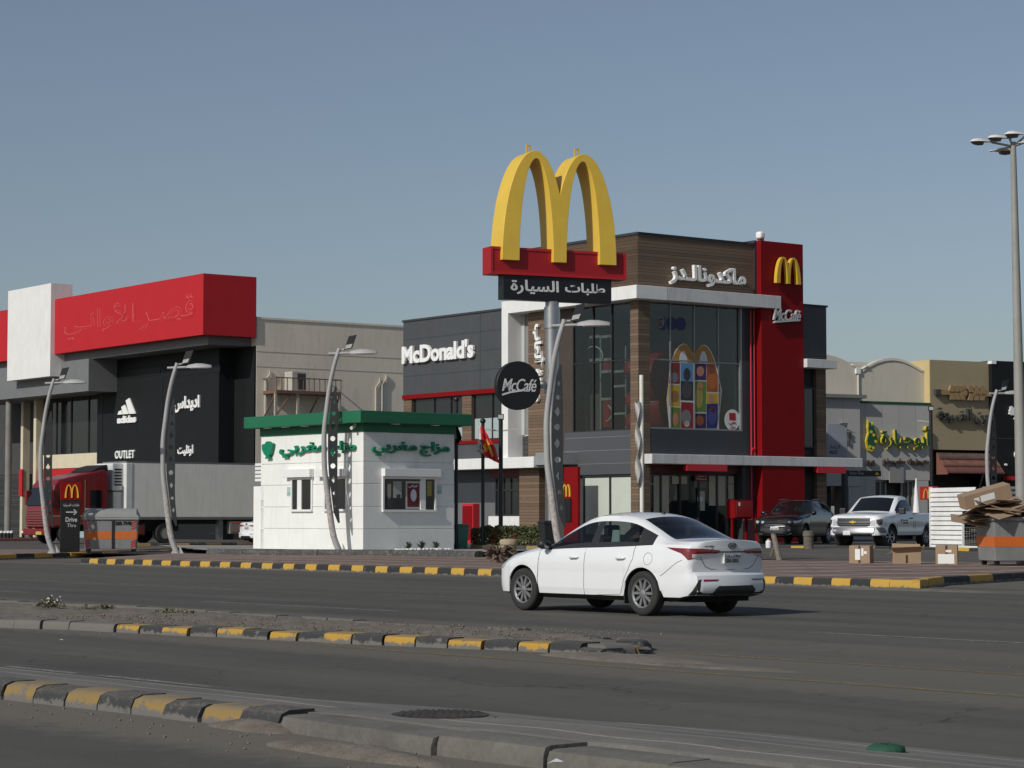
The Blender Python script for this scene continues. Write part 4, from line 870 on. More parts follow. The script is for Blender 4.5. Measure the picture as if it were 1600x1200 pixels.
# ================================================================ clothing store on the left
m_sred = M('store_red', (.46, .020, .026), .5, var=.05, spec=.2); m_sgrey = M('store_grey', (.16, .165, .17), .55, var=.1, dirt=.2); m_sblk = M('store_black', (.009, .0105, .011), .55, var=.15, spec=.3)
m_cream = M('store_cream', (.62, .55, .40), .7, var=.08, dirt=.25)
sx, sy = XY(318, 128.0, 427); SL = Face(sx, sy, .599, -.801); SR = Face(sx, sy, .801, .599)
st = thing('store_building', 'large store with red sign boxes, a white panel and black cladding', 'building', (sx, sy, .1))
SLg, SRg, SLb, SRb = SL.off(-.7), SR.off(-.7), SL.off(-2.4), SR.off(-2.4)
def cbox(mb, sl0, sr1, z0, z1, ins, back):   # block from the corner: sl0 on the left face, sr1 along the right face, inset on both
    c = lambda a, b: Vector((sx, sy, 0)) + SL.a * a + SR.a * b
    p = [c(-ins, ins), c(-ins, sr1), c(sl0, sr1), c(sl0, ins)]
    mb.hexa([Vector((q.x, q.y, z0)) for q in p] + [Vector((q.x, q.y, z1)) for q in p])
SRend = SR.S(400.5, 480)
z0r, z1r = SL.Z(318, 522.5), SL.Z(318, 427)
w = MB(); cbox(w, SL.S(85, 500), SRend, z0r, z1r, 0, 0); rb_ = w.build('sign_box', m_sred, st)
w = MB(); w.fbox(SL, SL.S(-60, 520), SL.S(40, 520), z0r, z1r - .1, -2, -.15); w.build('sign_box', m_sred, st)
w = MB(); wl0, wl1 = SL.off(.28).S(12, 520), SL.off(.28).S(79, 515); w.fbox(SL, wl0, wl1, SL.off(.28).Z(79, 587.5), SL.off(.28).Z(79, 442.5), -1.2, .28); w.build('white_panel', m_white, st)
zg0_, = (SLg.Z(325, 538),); w = MB(); cbox(w, SLg.S(-60, 540), SRend + .2, zg0_, z0r - .003, .7, 0); w.build('fascia', m_sgrey, st)
w = MB(); w.fbox(SLg, SLg.S(-60, 610), SLg.S(144, 600), SLg.Z(144, 611), zg0_ - .004, -3, .25); w.build('fascia', m_sgrey, st)
zgl = SLg.Z(144, 611)
w = MB(); cbox(w, SLb.S(152, 650), SRend + .3, 0, zg0_ - .002, 2.4, 0); w.build('black_cladding', m_sblk, st)
w = MB(); w.fbox(SR, SRend - .02, SRend + .095, 0, zg0_ - .003, -2.6, -.14); w.build('black_cladding', m_sblk, st)
w = MB()
for (x0, y0, x1, y1) in ((159, 588, 160, 697), (158, 584.5, 251, 585.5), (252, 576, 254, 693), (255, 580, 344, 581)):
    a, b, c, d = SLb.rc(x0, y0, x1, y1); w.fbox(SLb, a, b, min(c, d) - .0, max(c, d) + .02, .0, .02)
w.build('panel_joint', M('joint_black', (.004, .004, .004), .5), st)
w = MB(); w.fbox(SLb, SLb.S(-60, 700), SLb.S(153, 700) + .1, .1, zgl + .3, -10, -2.0); w.build('rear_wall', m_intd, st)
w = MB(); w.fbox(SLb, SLb.S(57, 760), SLb.S(152.5, 760), SLb.Z(100, 775), SLb.Z(150, 729.5) , -2, -.25); w.build('red_wall', m_sred, st)
w = MB(); w.fbox(SLb, SLb.S(57, 720), SLb.S(152.5, 720), SLb.Z(150, 729.3), SLb.Z(150, 707), -2, -.2); w.build('cream_band', m_cream, st)
w = MB(); w.fbox(SLb, SLb.S(54, 720), SLb.S(58, 720), .1, zgl, -.4, .1); w.build('cream_post', m_cream, st)
w = MB(); w.fbox(SLb, SLb.S(58.5, 800), SLb.S(152, 800), .1, SLb.Z(100, 775.5), -2, -.4); w.build('shop_window', M('pale_shop_window', (.3, .42, .46), .2, var=.3), st)
w = MB(); w.fbox(SLb, SLb.S(58.5, 660), SLb.S(152.3, 660), SLb.Z(150, 706.5), zgl - .01, -2, -.5); go_ = w.build('window', m_dglass, st)
for px in (78, 101, 128): s = SLb.S(px, 660); w = MB(); w.fbox(SLb, s - .06, s + .06, SLb.Z(150, 706), zgl - .02, -.5, -.44); w.build('mullion', m_frame, go_)
m_shut = wave_mat('roller_shutter', (.03, .03, .03), (.055, .055, .053), .16, gap=.25, rough=.6)
w = MB(); w.fbox(SLb, SLb.S(24, 780), SLb.S(43, 780), .1, SLb.Z(30, 730), -2.1, -1.2); w.build('roller_shutter', m_shut, st); w = MB(); w.fbox(SLb, SLb.S(-40, 780), SLb.S(9, 780), .1, SLb.Z(5, 740), -2.1, -1.1); w.build('roller_shutter', m_shut, st)
w = MB(); w.fbox(SLb, SLb.S(20.5, 780), SLb.S(24, 780), .1, zgl, -1, -.5); w.build('cream_post', m_cream, st)
w = MB(); w.fbox(SLb, SLb.S(19.5, 780), SLb.S(24.5, 780), SLb.Z(22, 775), SLb.Z(22, 733), -.5, -.44); w.build('red_post', m_sred, st)
cp_ = SL.off(-.9); w = MB(); s = cp_.S(13.5, 700); w.cyl(cp_.pt(s, 0), cp_.pt(s, zgl + .1), .22, n=18); w.build('column', M('column_grey', (.2, .2, .19), .7, var=.25, dirt=.5), st, smooth=40)
w = MB(); p0 = SR.pt(SRend, z1r - 1.5, -.5); w.cyl(SR.pt(SRend - .05, z1r - .9, -1), SR.pt(SRend + .6, z0r + 1.2, -1), .05, n=6); w.build('brace', m_frame, st)
k = MB()
for x0, x1, h0 in ((186, 194, 641), (192, 204, 631), (199.5, 214, 620.5)):
    pass
def skew_bar(xa, xb, ytop, ybot=648.5):
    w_ = 7.6; return [(xa, ybot - (ybot - ytop) * .0), (xb, ybot), (xb - (ybot - ytop) * .36, ytop + 2), (xb - (ybot - ytop) * .36 - w_ * .75, ytop + 3.5 + 2)]
for pts in ([(186, 646), (193.5, 645.5), (190.8, 639), (187, 641.5)], [(194.5, 645.3), (203, 644.8), (196.8, 630.5), (191.5, 634)], [(204, 644.8), (213.5, 644.2), (204, 620), (198.4, 624)]):
    k.prism(SLb, [SLb.sz(x, y + 2) for x, y in pts], .02, .1)
k.build('logo', m_let, st)
for t_, xa, ya, yb, xb, bd_ in (('adidas', 185, 650.5, 662, 214.5, .05), ('OUTLET', 181.5, 704.5, 717, 212, .02), ('اديداس', 273.5, 620.5, 645, 313.5, .04), ('اوتليت', 279.5, 696, 713.5, 303.5, .03)):
    k = MB(); ftext(k, t_, SLb, xa, ya, yb, xb, depth=.08, o=.02, bold=bd_, track=-.02 if t_ == 'adidas' else 0); k.build('lettering', m_let, st, smooth=40)
for bo_, dp_, mm in ((.012, .004, M('faded_red', (.56, .09, .09), .6, var=.25)), (-.004, .009, m_sred)):
    for t_, xa, ya, yb, xb in (('الأوانـي', 98, 486, 534, 212), ('قصـر', 218, 472, 519, 305)): k = MB(); ftext(k, t_, SL, xa, ya, yb, xb, depth=dp_, o=.0, bold=bo_); k.build('ghost_lettering', mm, st)
# ================================================================ beige building behind
m_beige = M('beige_render', (.74, .67, .55), .85, var=.1, vs=.4, dirt=.25, dcol=(.24, .21, .17))
BG = SR.off(-.12); s0 = SRend + .1; s1 = BG.S(700, 600)
wh = thing('warehouse_building', 'plain beige rendered building behind the kiosk and beside the store', 'building', tuple(BG.pt(s0, .1)))
zt1 = BG.Z(520, 505.5)
w = MB(); w.fbox(BG, s0, s1, 0, zt1, -20, 0); w.build('wall', m_beige, wh)
w = MB(); w.fbox(BG, s0 - .02, s1, zt1, zt1 + .12, -20, .05); w.build('parapet', m_beige, wh)
w = MB()
for y in (556, 579): zz = BG.Z(520, y); w.fbox(BG, s0, s1, zz, zz + .05, 0, .006)
w.build('render_joint', M('beige_dark_joint', (.36, .32, .26), .9), wh)  # joint lines in a darker beige than the wall
for px, ya, yb in ((413.5, 578, 700), (596, 585, 700), (586, 590, 690)):
    k = MB(); s = BG.S(px, 620); zz = BG.Z(px, ya); k.tube([BG.pt(s, 3, .08), BG.pt(s, zz - .6, .08), BG.pt(s + .28, zz - .25, .08), BG.pt(s + .28, zz, .08)], .05, n=8); k.build('pipe', M('pipe_cream', (.42, .40, .34), .6), wh, smooth=40)
sp_ = thing('steel_platform', 'rusty steel service platform with railings on the beige wall', 'platform', tuple(BG.pt(BG.S(482, 610), BG.Z(482, 611), 0)))
m_rust = M('rusty_steel', (.16, .09, .06), .8, var=.4, vs=6, dirt=.4)
zd, zr, zl = BG.off(1.5).Z(482, 611), BG.off(1.5).Z(482, 592.5), BG.off(1.5).Z(482, 652); F9 = BG.off(1.5); pa, pb_ = F9.S(432, 610), F9.S(533, 610)
k = MB(); k.fbox(F9, pa, pb_, zd - .18, zd, -1.5, 0); k.build('deck', m_rust, sp_)
k = MB()
n = 13
for i in range(n): s = pa + (pb_ - pa) * i / (n - 1); k.fbox(F9, s - .02, s + .02, zd + .001, zr, -.04, 0)
for o_ in (-1.0,):
    for s in (pa, pb_): k.fbox(F9, s - .02, s + .02, zd + .001, zr, o_ - .04, o_)
k.fbox(F9, pa - .03, pb_ + .03, zr, zr + .06, -.05, .01); k.fbox(F9, pa - .03, pa + .03, zr + .001, zr + .061, -1.5, -.051); k.fbox(F9, pb_ - .03, pb_ + .03, zr + .001, zr + .061, -1.5, -.051)
k.build('railing', m_rust, sp_)
for px in (432.5, 467, 532.5):
    k = MB(); s = F9.S(px, 620); k.fbox(F9, s - .07, s + .07, 3.0, zd - .181, -.2, -.06); k.build('post', M('post_paint', (.36, .32, .26), .7, dirt=.5, dcol=(.14, .07, .04)), sp_)
for s, e in ((pa, 1.0), (F9.S(500, 620), 1.1), (pb_, -.9)):
    k = MB(); k.cyl(F9.pt(s, zd - .2, -.1), F9.pt(s + e * .0, zd - 1.6, -1.45), .05, n=6); k.build('brace', m_rust, sp_); k = MB(); k.cyl(F9.pt(s + .1, zd - 1.4, -.1), F9.pt(s + e, zd - .2, -.1), .05, n=6); k.build('brace', m_rust, sp_)
ac = thing('air_conditioner', 'air conditioning unit on the rusty platform', 'air conditioner', tuple(F9.pt(F9.S(473, 600), zd, -.6)))
a, b = F9.S(461.5, 588), F9.S(483.5, 588); k = MB(); k.fbox(F9, a, b, zd + .001, F9.Z(472, 580), -1.2, -.35); k.build('casing', M('ac_casing', (.45, .43, .38), .6, dirt=.3), ac, bevel=.02)
k = MB(); k.fbox(F9, a + .35, b - .05, zd + .12, F9.Z(472, 583), -.349, -.33); k.build('grille', m_intd, ac)
# ================================================================ shops on the right
BF0 = Face(*XY(1453, 112.0, 600), .88, .475); zG = .3
# cafe wall with arches, at the back
AW = BF0.off(-.42)
m_arch = M('arch_wall_cream', (.62, .575, .48), .8, var=.06, vs=.5, dirt=.2, dcol=(.3, .26, .2)); m_archt = M('arch_trim', (.70, .65, .55), .7, var=.06)
aw = thing('arched_wall', 'cream wall with shallow arched tops behind the shop fronts', 'wall', tuple(AW.pt(AW.S(1395, 600), zG)))
poly = [AW.sz(1200, 640), AW.sz(1446, 640)] + [AW.sz(x, y) for x, y in ((1446, 578), (1438, 578), (1430, 572), (1420, 566.5), (1408, 561.5), (1395, 559.5), (1382, 560.5), (1370, 564), (1358, 570), (1349, 576.5), (1338, 576), (1330, 569), (1318, 562), (1305, 557), (1293, 554.5), (1280, 553.5), (1262, 556), (1245, 562), (1230, 571), (1220, 577), (1200, 577))]
k = MB(); k.prism(AW, poly, -.35, 0); k.build('wall', m_arch, aw)
arc = [(1440, 579.5), (1430, 574), (1420, 568.5), (1408, 563.5), (1395, 561.5), (1382, 562.5), (1370, 566), (1358, 572), (1348, 579)]
k = MB(); q = [AW.sz(x, y) for x, y in arc]; k.prism(AW, [(s, z + .07) for s, z in q] + [(s, z - .05) for s, z in q[::-1]], .0, .05); k.build('arch_moulding', m_archt, aw)
k = MB(); k.fbox(AW, AW.S(1200, 560), AW.S(1449, 560) , 2, AW.Z(1395, 562.5), -9, -2.0); k.build('rear_block', m_beige, aw)
k = MB(); a, b, c, d = AW.rc(1336, 573, 1343, 584); k.fbox(AW, a, b, c, d, .0, .1); a, b, c, d = AW.rc(1330, 569, 1353, 571.5); k.fbox(AW, a, b, c, d, .02, .14); k.build('wall_lamp', m_let, aw)
k = MB(); s = AW.S(1340, 600); k.cyl(AW.pt(s, 5, .05), AW.pt(s, AW.Z(1340, 584), .05), .035, n=8); k.build('pipe', m_archt, aw)
# bakery
m_bk = M('bakery_tan', (.34, .28, .175), .6, var=.07, dirt=.1); m_bklit = M('bakery_tan_sunlit', (.56, .44, .22), .6, var=.05)
bk = thing('bakery_shop', 'tan bakery front with a wheat emblem and a tiled awning', 'shop', tuple(BF0.pt(1, zG)))
e1 = BF0.S(1550, 620); zb_ = BF0.Z(1500, 703); ztb = BF0.Z(1453, 562)
k = MB(); k.fbox(BF0, .02, e1, zb_, ztb, -2, 0); k.build('wall', m_bk, bk)
k = MB(); k.fbox(BF0, -.01, .02, BF0.Z(1453, 715), ztb - .003, -2, -.01); k.build('side_panel', m_bklit, bk)  # sunlit side: the sunlight is put into a lighter, yellower tan
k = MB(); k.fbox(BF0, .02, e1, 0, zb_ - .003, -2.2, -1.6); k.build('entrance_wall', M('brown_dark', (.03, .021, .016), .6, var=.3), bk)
k = MB(); k.fbox(BF0, .0, .25, 0, zb_ - .003, -1.59, -.3); k.build('door_jamb', M('brown_dark2', (.05, .035, .025), .6), bk)
# awning: rows of clay tiles on a slope
aw0, aw1 = BF0.S(1461, 720), e1 - .02; zA1, zA0 = BF0.Z(1500, 709), BF0.Z(1500, 742)
for i, cc in enumerate(((.10, .062, .05), (.17, .075, .052), (.13, .05, .042))):
    k = MB(); n = 22; za, zb2_ = zA1 - (zA1 - zA0) * i / 3, zA1 - (zA1 - zA0) * (i + 1) / 3; oa, ob = .1 + i * .3, .1 + (i + 1) * .3; ta = aw0 + (.0 if i else .0)
    vs = []; m = n * 4
    for j in range(m + 1):
        s = ta + (aw1 - ta) * j / m; bump_ = .05 * abs(math.sin(math.pi * j / 4)); vs += [BF0.pt(s, za + bump_, oa), BF0.pt(s, zb2_ + bump_ + .04, ob)]
    k.add(vs, [(2 * j, 2 * j + 1, 2 * j + 3, 2 * j + 2) for j in range(m)])
    o = k.build('awning_tiles', M('clay_tile_%d' % i, cc, .8, var=.35, vs=4), bk, smooth=50); sd = o.modifiers.new('t', 'SOLIDIFY'); sd.thickness = .04
k = MB(); k.add([BF0.pt(aw0, zA1, .1), BF0.pt(aw0, zA0, .1), BF0.pt(aw0, zA0, 1.0)], [(0, 1, 2)]); k.build('awning_end', M('clay_end', (.2, .08, .06), .8), bk)
m_wheat = M('wheat_emblem', (.30, .20, .10), .6, var=.1); m_lgr = M('letter_dark', (.05, .052, .05), .5)
k = MB()
def bpoly(pts, o0=.05, o1=.2): k.prism(BF0, [BF0.sz(x, y) for x, y in pts], o0, o1)
bpoly([(1462, 608), (1480, 610.5), (1480, 617), (1462, 617)]); bpoly([(1518, 611), (1548, 613), (1548, 620), (1518, 618.5)]); bpoly(circ(1503, 614, 5, 5, 12))
for i in range(3):
    x = 1479 + i * 8; bpoly([(x, 612), (x + 7, 612.5), (x + 10, 603), (x + 3, 602.5)]); bpoly([(x, 613.5), (x + 7, 614), (x + 10, 625), (x + 3, 624.5)], .05, .19)
    x = 1509 + i * 9; bpoly([(x + 3, 613), (x + 10, 613.3), (x + 7, 603.5), (x, 603)], .05, .19); bpoly([(x + 3, 615), (x + 10, 615.3), (x + 7, 626), (x, 625.5)])
k.build('wheat_emblem', m_wheat, bk)
for pp in ([(1458.5, 608.5), (1465.5, 608.5), (1465.5, 617), (1458.5, 617)], [(1546, 612.5), (1551, 613), (1551, 621), (1546, 620.5)]): k = MB(); bpoly(pp, .04, .22); k.build('pin_end', m_lgr, bk)
k = MB(); ftext(k, 'فرن الضيعة', BF0, 1460.5, 637, 661, 1549, depth=.17, o=.08, bold=.012); k.build('lettering', m_lgr, bk, smooth=40)
k = MB(); s_, z_ = BF0.sz(1547, 569); k.fbox(BF0, s_ - .15, s_ + .15, z_, z_ + .15, 0, .3); k.build('spotlight', m_let, bk)
# sports store, black
pm = thing('sports_store', 'black sports outlet front with a white leaping cat emblem', 'shop', tuple(BF0.pt(e1 + 1, zG)))
PF = BF0.off(.25); p0 = PF.S(1550.5, 640); p1 = PF.S(1760, 640)
k = MB(); k.fbox(PF, p0, p1, 0, PF.Z(1552, 563.5), -4, 0); k.build('wall', m_sblk, pm)
k = MB(); k.fbox(PF, p0 + .02, p1, PF.Z(1580, 686), PF.Z(1580, 685), 0, .02); k.build('panel_joint', M('joint_grey', (.05, .05, .05), .5), pm)
k = MB(); k.fbox(PF, PF.S(1567, 747), p1, PF.Z(1580, 750.5), PF.Z(1580, 744.5), 0, .3); k.build('red_trim', m_sred, pm)
cat_ = [(1574.5, 647), (1576, 644), (1575, 642.5), (1577, 638.5), (1576.5, 636), (1579, 634.5), (1582, 637), (1586, 639), (1591, 640), (1597, 643), (1603, 647), (1610, 646), (1616, 640), (1622, 636), (1622.5, 637.5), (1617, 643), (1612, 648.5), (1606, 652), (1602, 660), (1599, 661), (1600, 654), (1595, 652), (1590, 651.5), (1587, 653.5), (1583, 655), (1584, 651.5), (1582, 648.5), (1578, 649)]
k = MB(); k.prism(PF, [PF.sz(x, y) for x, y in cat_], .02, .1); k.build('logo', m_let, pm); k = MB(); ftext(k, 'OUTLET', PF, 1583.5, 704, 716.5, 1625, depth=.08, o=.02, bold=.01); k.build('lettering', m_let, pm, smooth=40)
for x, y in ((1570.5, 726), (1594, 725)): k = MB(); k.prism(PF, [PF.sz(a, b) for a, b in circ(x, y, 1.8, 1.8, 10)], .02, .1); k.build('wall_lamp', m_let, pm)
# grill restaurant, grey panels
m_pan = wave_mat('grey_wall_panels', (.40, .395, .375), (.45, .445, .42), .9, axis='X', gap=.012, rough=.7, gapc=(.12, .12, .115), jitter=.3, bump=.1)
GF = BF0.off(.05); g0, g1 = GF.S(1343.5, 690), -.03
gr = thing('grill_shop', 'grey panelled shop front with green and yellow raised letters', 'shop', tuple(GF.pt(-3, zG)))
k = MB(); k.fbox(GF, g0, g1, GF.Z(1400, 750), GF.Z(1451, 633), -.36, 0); k.build('wall', m_pan, gr)
k = MB(); k.fbox(GF, g0 - .02, g1 + .02, GF.Z(1451, 632.9), GF.Z(1451, 629.5), -.36, .03); k.build('green_trim', M('trim_green', (.01, .07, .03), .5), gr)
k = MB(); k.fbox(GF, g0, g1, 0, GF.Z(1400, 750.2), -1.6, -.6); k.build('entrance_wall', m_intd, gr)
for x0, x1 in ((1343.5, 1368), (1432, 1451)): k = MB(); k.fbox(GF, GF.S(x0, 760), min(GF.S(x1, 760), g1), 0, GF.Z(1400, 750.3), -.36, -.01); k.build('wall', m_pan, gr)
k = MB(); a, b, c, d = GF.rc(1389, 727, 1411, 754.5); k.fbox(GF, a, b, c, d, .0, .06); k.build('patch_panel', M('patch_grey', (.27, .265, .25), .7, dirt=.2), gr)
for x0, x1 in ((1368.5, 1389), (1412, 1431)):
    o = window(gr, GF, x0, x1, zG + .2, GF.Z(1400, 750.5), (x0 + 11,), -.3, M('pale_dark_glass', (.05, .05, .048), .1), m_alu, .08)
m_gg = M('letter_green', (.01, .09, .025), .45); m_gy = M('letter_yellow', (.60, .47, .05), .45)
for mm, o0, dp, bd_ in ((m_gy, .02, .17, .018), (m_gg, .0, .2, .013)):
    k = MB(); e = 0 if mm is m_gy else .5; ftext(k, 'أبوجبارة', GF, 1373 + e, 664 + e, 702 - e, 1450.5 - e, depth=dp, o=o0 if mm is m_gy else .0, bold=bd_); k.build('lettering', mm, gr, smooth=40)
hk = [(1352, 700), (1350, 690), (1352, 682), (1354, 676), (1352.5, 668), (1353.5, 662), (1353, 657), (1355, 656), (1358, 664), (1361, 660), (1363, 667), (1366, 672), (1367.5, 680), (1370, 686), (1368, 694), (1364, 703), (1359, 706), (1354, 704)]
k = MB(); k.prism(GF, [GF.sz(x, y) for x, y in hk], .02, .15); k.build('emblem', m_gy, gr)
k = MB(); k.prism(GF, [GF.sz(1360.5 + (x - 1360.5) * .8, 682 + (y - 682) * .85) for x, y in hk], .12, .17); k.build('emblem', m_gg, gr)
k = MB()
for x, y in ((1356, 698), (1361, 700), (1358, 675), (1362, 680), (1365, 690)): k.prism(GF, [GF.sz(a, b) for a, b in circ(x, y, 2.0, 2.6, 10)], .16, .19)
k.build('emblem', m_gy, gr)
for t_, xa, ya, yb, xb in (('مطعم ومطبخ', 1378, 716, 728, 1412), ('مندي ومشويات', 1416, 716, 728, 1449), ('Grill', 1352, 719, 728, 1364)): k = MB(); ftext(k, t_, GF, xa, ya, yb, xb, depth=.12, o=.03, bold=.01); k.build('lettering', M('letter_brown', (.07, .045, .032), .6), gr)
# grey shop beside the restaurant
HF = BF0.off(.22); h0, h1 = HF.S(1270, 690), HF.S(1344, 690)
gs = thing('grey_shop', 'grey panelled shop with a peeling poster beside the red tower building', 'shop', tuple(HF.pt(h1 - 1, zG)))
k = MB(); k.fbox(HF, h0, h1, 2.9, HF.Z(1320, 622), -1.3, 0); k.build('wall', m_pan, gs)
k = MB(); k.fbox(HF, h0, HF.S(1349.5, 620), HF.Z(1320, 622) + .002, HF.Z(1320, 616.5), -1.3, .25); k.build('ledge', M('ledge_grey', (.2, .2, .2), .6), gs)
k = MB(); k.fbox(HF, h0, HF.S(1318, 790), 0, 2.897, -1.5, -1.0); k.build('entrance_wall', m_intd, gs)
k = MB(); k.fbox(HF, HF.S(1327, 790), h1, 0, 2.897, -1.2, -.05); k.build('lower_wall', m_pan, gs)
pst = [HF.sz(x, y) for x, y in ((1292, 662), (1310, 662.5), (1322.5, 672), (1323, 690), (1322, 714), (1292, 714))]
k = MB(); k.prism(HF, pst, .0, .02); po = k.build('poster', M('poster_bluegrey', (.30, .33, .37), .6, var=.12), gs)
k = MB(); k.add([HF.pt(*HF.sz(1310, 662.4), .02), HF.pt(*HF.sz(1322.6, 672), .02), HF.pt(*HF.sz(1320, 661), .25), HF.pt(*HF.sz(1312, 661), .2)], [(0, 1, 2, 3)]); k.build('peeled_corner', m_let, po)
k = MB(); ftext(k, 'للإيجار', HF, 1295, 695, 702, 1312, depth=.01, o=.02); ftext(k, '100202', HF, 1295, 703.5, 709, 1308, depth=.01, o=.02); k.build('lettering', m_lgr, po)
k = MB(); k.prism(HF, [HF.sz(x, y) for x, y in ((1324, 675), (1329, 676), (1328, 682), (1330, 685), (1325, 686.5))], 0, .1); k.prism(HF, [HF.sz(x, y) for x, y in ((1324.5, 688), (1326, 688), (1325.5, 695), (1324, 696))], 0, .1); k.build('sign_remnant', m_lgr, gs)
k = MB(); a, b, c, d = HF.rc(1294, 736, 1314, 746); k.fbox(HF, a, b, c, d, -.9, -.6); k.build('lintel', M('patch_grey', (.27, .265, .25), .7), gs)
# drive-through sign on its post
DF = BF0.off(4.5)
dt = thing('drive_through_sign', 'black height bar sign with a small arrow beside the grey shop', 'sign', tuple(DF.pt(DF.S(1325, 760), zG)))
a, b, c, d = DF.rc(1325, 735, 1377, 744.5); k = MB(); k.fbox(DF, a, b, c, d, -.25, 0); k.build('bar', m_black, dt, bevel=.01)
k = MB(); k.fbox(DF, DF.S(1320.5, 780), DF.S(1325.5, 780), zG, d + .02, -.28, -.02); k.build('post', m_dgrey, dt)
k = MB(); text(k, 'Drive Thru', DF, a + .08, a + (b - a) * .46, c + .07, d - .05, .02, .0, bold=.01); k.build('lettering', M('grey_letter', (.35, .35, .34), .5), dt)
k = MB(); qx = b - .35; k.prism(DF, [(qx, c + .06), (qx + .2, c + .06), (qx + .2, c + .12), (qx + .1, d - .05), (qx, c + .12)], 0, .02); k.build('arrow', m_gold, dt)
# ================================================================ street furniture
m_lampg = M('lamp_grey', (.34, .34, .335), .55, var=.12, dirt=.35, dcol=(.16, .14, .12)); m_plate = M('plate_grey', (.02, .022, .024), .6, var=.2, spec=.25); m_lens = M('lens_grey', (.42, .42, .40), .35)
m_solar = M('floodlight_black', (.012, .014, .016), .25, var=.1); m_scr = M('stickers', (.36, .33, .31), .7, var=.5, vs=9)
LBASE = [(0, 0), (-.22, .55), (-.35, 1.3), (-.46, 2.14), (-.54, 2.77), (-.56, 3.4), (-.56, 4.0), (-.49, 4.66), (-.38, 5.5), (-.23, 6.2), (-.06, 6.75)]
def curve(pts, n):                        # Catmull-Rom through 2D points
    out = []
    for i in range(len(pts) - 1):
        p0, p1, p2, p3 = pts[max(i - 1, 0)], pts[i], pts[i + 1], pts[min(i + 2, len(pts) - 1)]
        for k in range(n):
            t = k / n; out.append(tuple(.5 * (2 * b + (c - a) * t + (2 * a - 5 * b + 4 * c - d) * t * t + (3 * b - a - 3 * c + d) * t ** 3) for a, b, c, d in zip(p0, p1, p2, p3)))
    return out + [tuple(pts[-1])]
def street_lamp(label):
    t = thing('street_lamp', label, 'street lamp', (0, 0, 0), 0, 'curved street lamps along the pavement')
    c = curve(LBASE, 4); path = [(x, 0, z) for x, z in c]
    k = MB(); k.tube(path, [.105 - .035 * z / 6.75 for _, z in c], 12); k.build('pole', m_lampg, t, False, 40)
    low = [(x, -.004, z) for x, z in c if .5 < z < 2.2]; k = MB(); k.tube(low, [.109 - .035 * p[2] / 6.75 for p in low], 12, False); k.build('pasted_bills', m_scr, t, False, 40)
    def px_(z):
        for (x0, z0), (x1, z1) in zip(c, c[1:]):
            if z0 <= z <= z1: return x0 + (x1 - x0) * (z - z0) / (z1 - z0)
        return 0
    zs = [1.0, 1.35, 1.75, 2.2, 2.65, 3.1, 3.55, 4.0, 4.4, 4.8, 5.15, 5.5]; k = MB(); th = .02
    L = lambda z: (px_(z) + .13, z); R_ = lambda z: (-.13 + .09 * sstep(2.2, .9, z) - .04 * sstep(4.5, 5.6, z) + .02, z)
    for i, (za, zb) in enumerate(zip(zs, zs[1:])):
        q = [L(za), R_(za), R_(zb), L(zb)]
        if i in (0,): q[0] = (q[1][0] - .06, za)
        if i == len(zs) - 2: q[3] = (q[2][0] - .05, zb)
        mid = (sum(p[0] for p in q) / 4, (za + zb) / 2); n = 16; w = min(q[1][0] - q[0][0], q[2][0] - q[3][0])
        if w < .12 or i == 0 or i >= len(zs) - 2: hole = None
        else:
            r = min(.085, w * .3); hole = [(mid[0] + r * math.cos(math.radians(225 + 360 * j / n)), mid[1] + r * math.sin(math.radians(225 + 360 * j / n))) for j in range(n)]
            if i % 2:
                hole = []
                dm = [(-r * .5, -r * .75), (r * .5, -r * .75), (r * .5, r * .75), (-r * .5, r * .75)]
                dm = [(0, -r * 1.7), (r, 0), (0, r * 1.7), (-r, 0)]
                for j in range(n): a, b = dm[(j // 4) % 4], dm[(j // 4 + 1) % 4]; f = (j % 4) / 4; hole.append((mid[0] + a[0] + (b[0] - a[0]) * f, mid[1] + a[1] + (b[1] - a[1]) * f))
        if hole is None:
            k.prism(WORLD, q, -th / 2, th / 2)
        else:
            out = []
            sh = 0
            for j in range(n): a, b = q[(j // 4) % 4], q[(j // 4 + 1) % 4]; f = (j % 4) / 4; out.append((a[0] + (b[0] - a[0]) * f, a[1] + (b[1] - a[1]) * f))
            if i % 2: hole = hole[-2:] + hole[:-2]
            for y in (-th / 2, th / 2): k.add([(x, y, z) for x, z in out] + [(x, y, z) for x, z in hole], [(j, (j + 1) % n, n + (j + 1) % n, n + j) for j in range(n)])
            for lp in (out, hole): k.add([(x, -th / 2, z) for x, z in lp] + [(x, th / 2, z) for x, z in lp], [(j, (j + 1) % n, n + (j + 1) % n, n + j) for j in range(n)])
    k.build('ornament_panel', m_plate, t, False)
    k = MB(); zt = 6.6; k.cyl((-.42, 0, zt - .02), (.32, 0, zt + .0), .045, n=10); k.build('arm', m_lampg, t, False, 40)
    k = MB(); pr = [(.3, .05, .03), (.4, .1, .06), (.65, .15, .1), (.9, .15, .09), (1.12, .12, .05), (1.2, .06, .03)]
    k.loft([[(x, -w, zt - .03 + .0), (x, -w * .8, zt + h * .7), (x, -w * .3, zt + h + .03), (x, w * .3, zt + h + .03), (x, w * .8, zt + h * .7), (x, w, zt - .03)] for x, w, h in pr]); k.build('lamp_head', m_lampg, t, False, 50)
    k = MB(); k.box(.45, 1.08, -.1, .1, zt - .05, zt - .028); k.build('lens', m_lens, t, False)
    k = MB(); a = math.radians(68); F_ = [( .1, 6.7), (.36, 6.75), (.52, 7.2), (.26, 7.15)]
    k.prism(WORLD, F_, -.03, .03); 
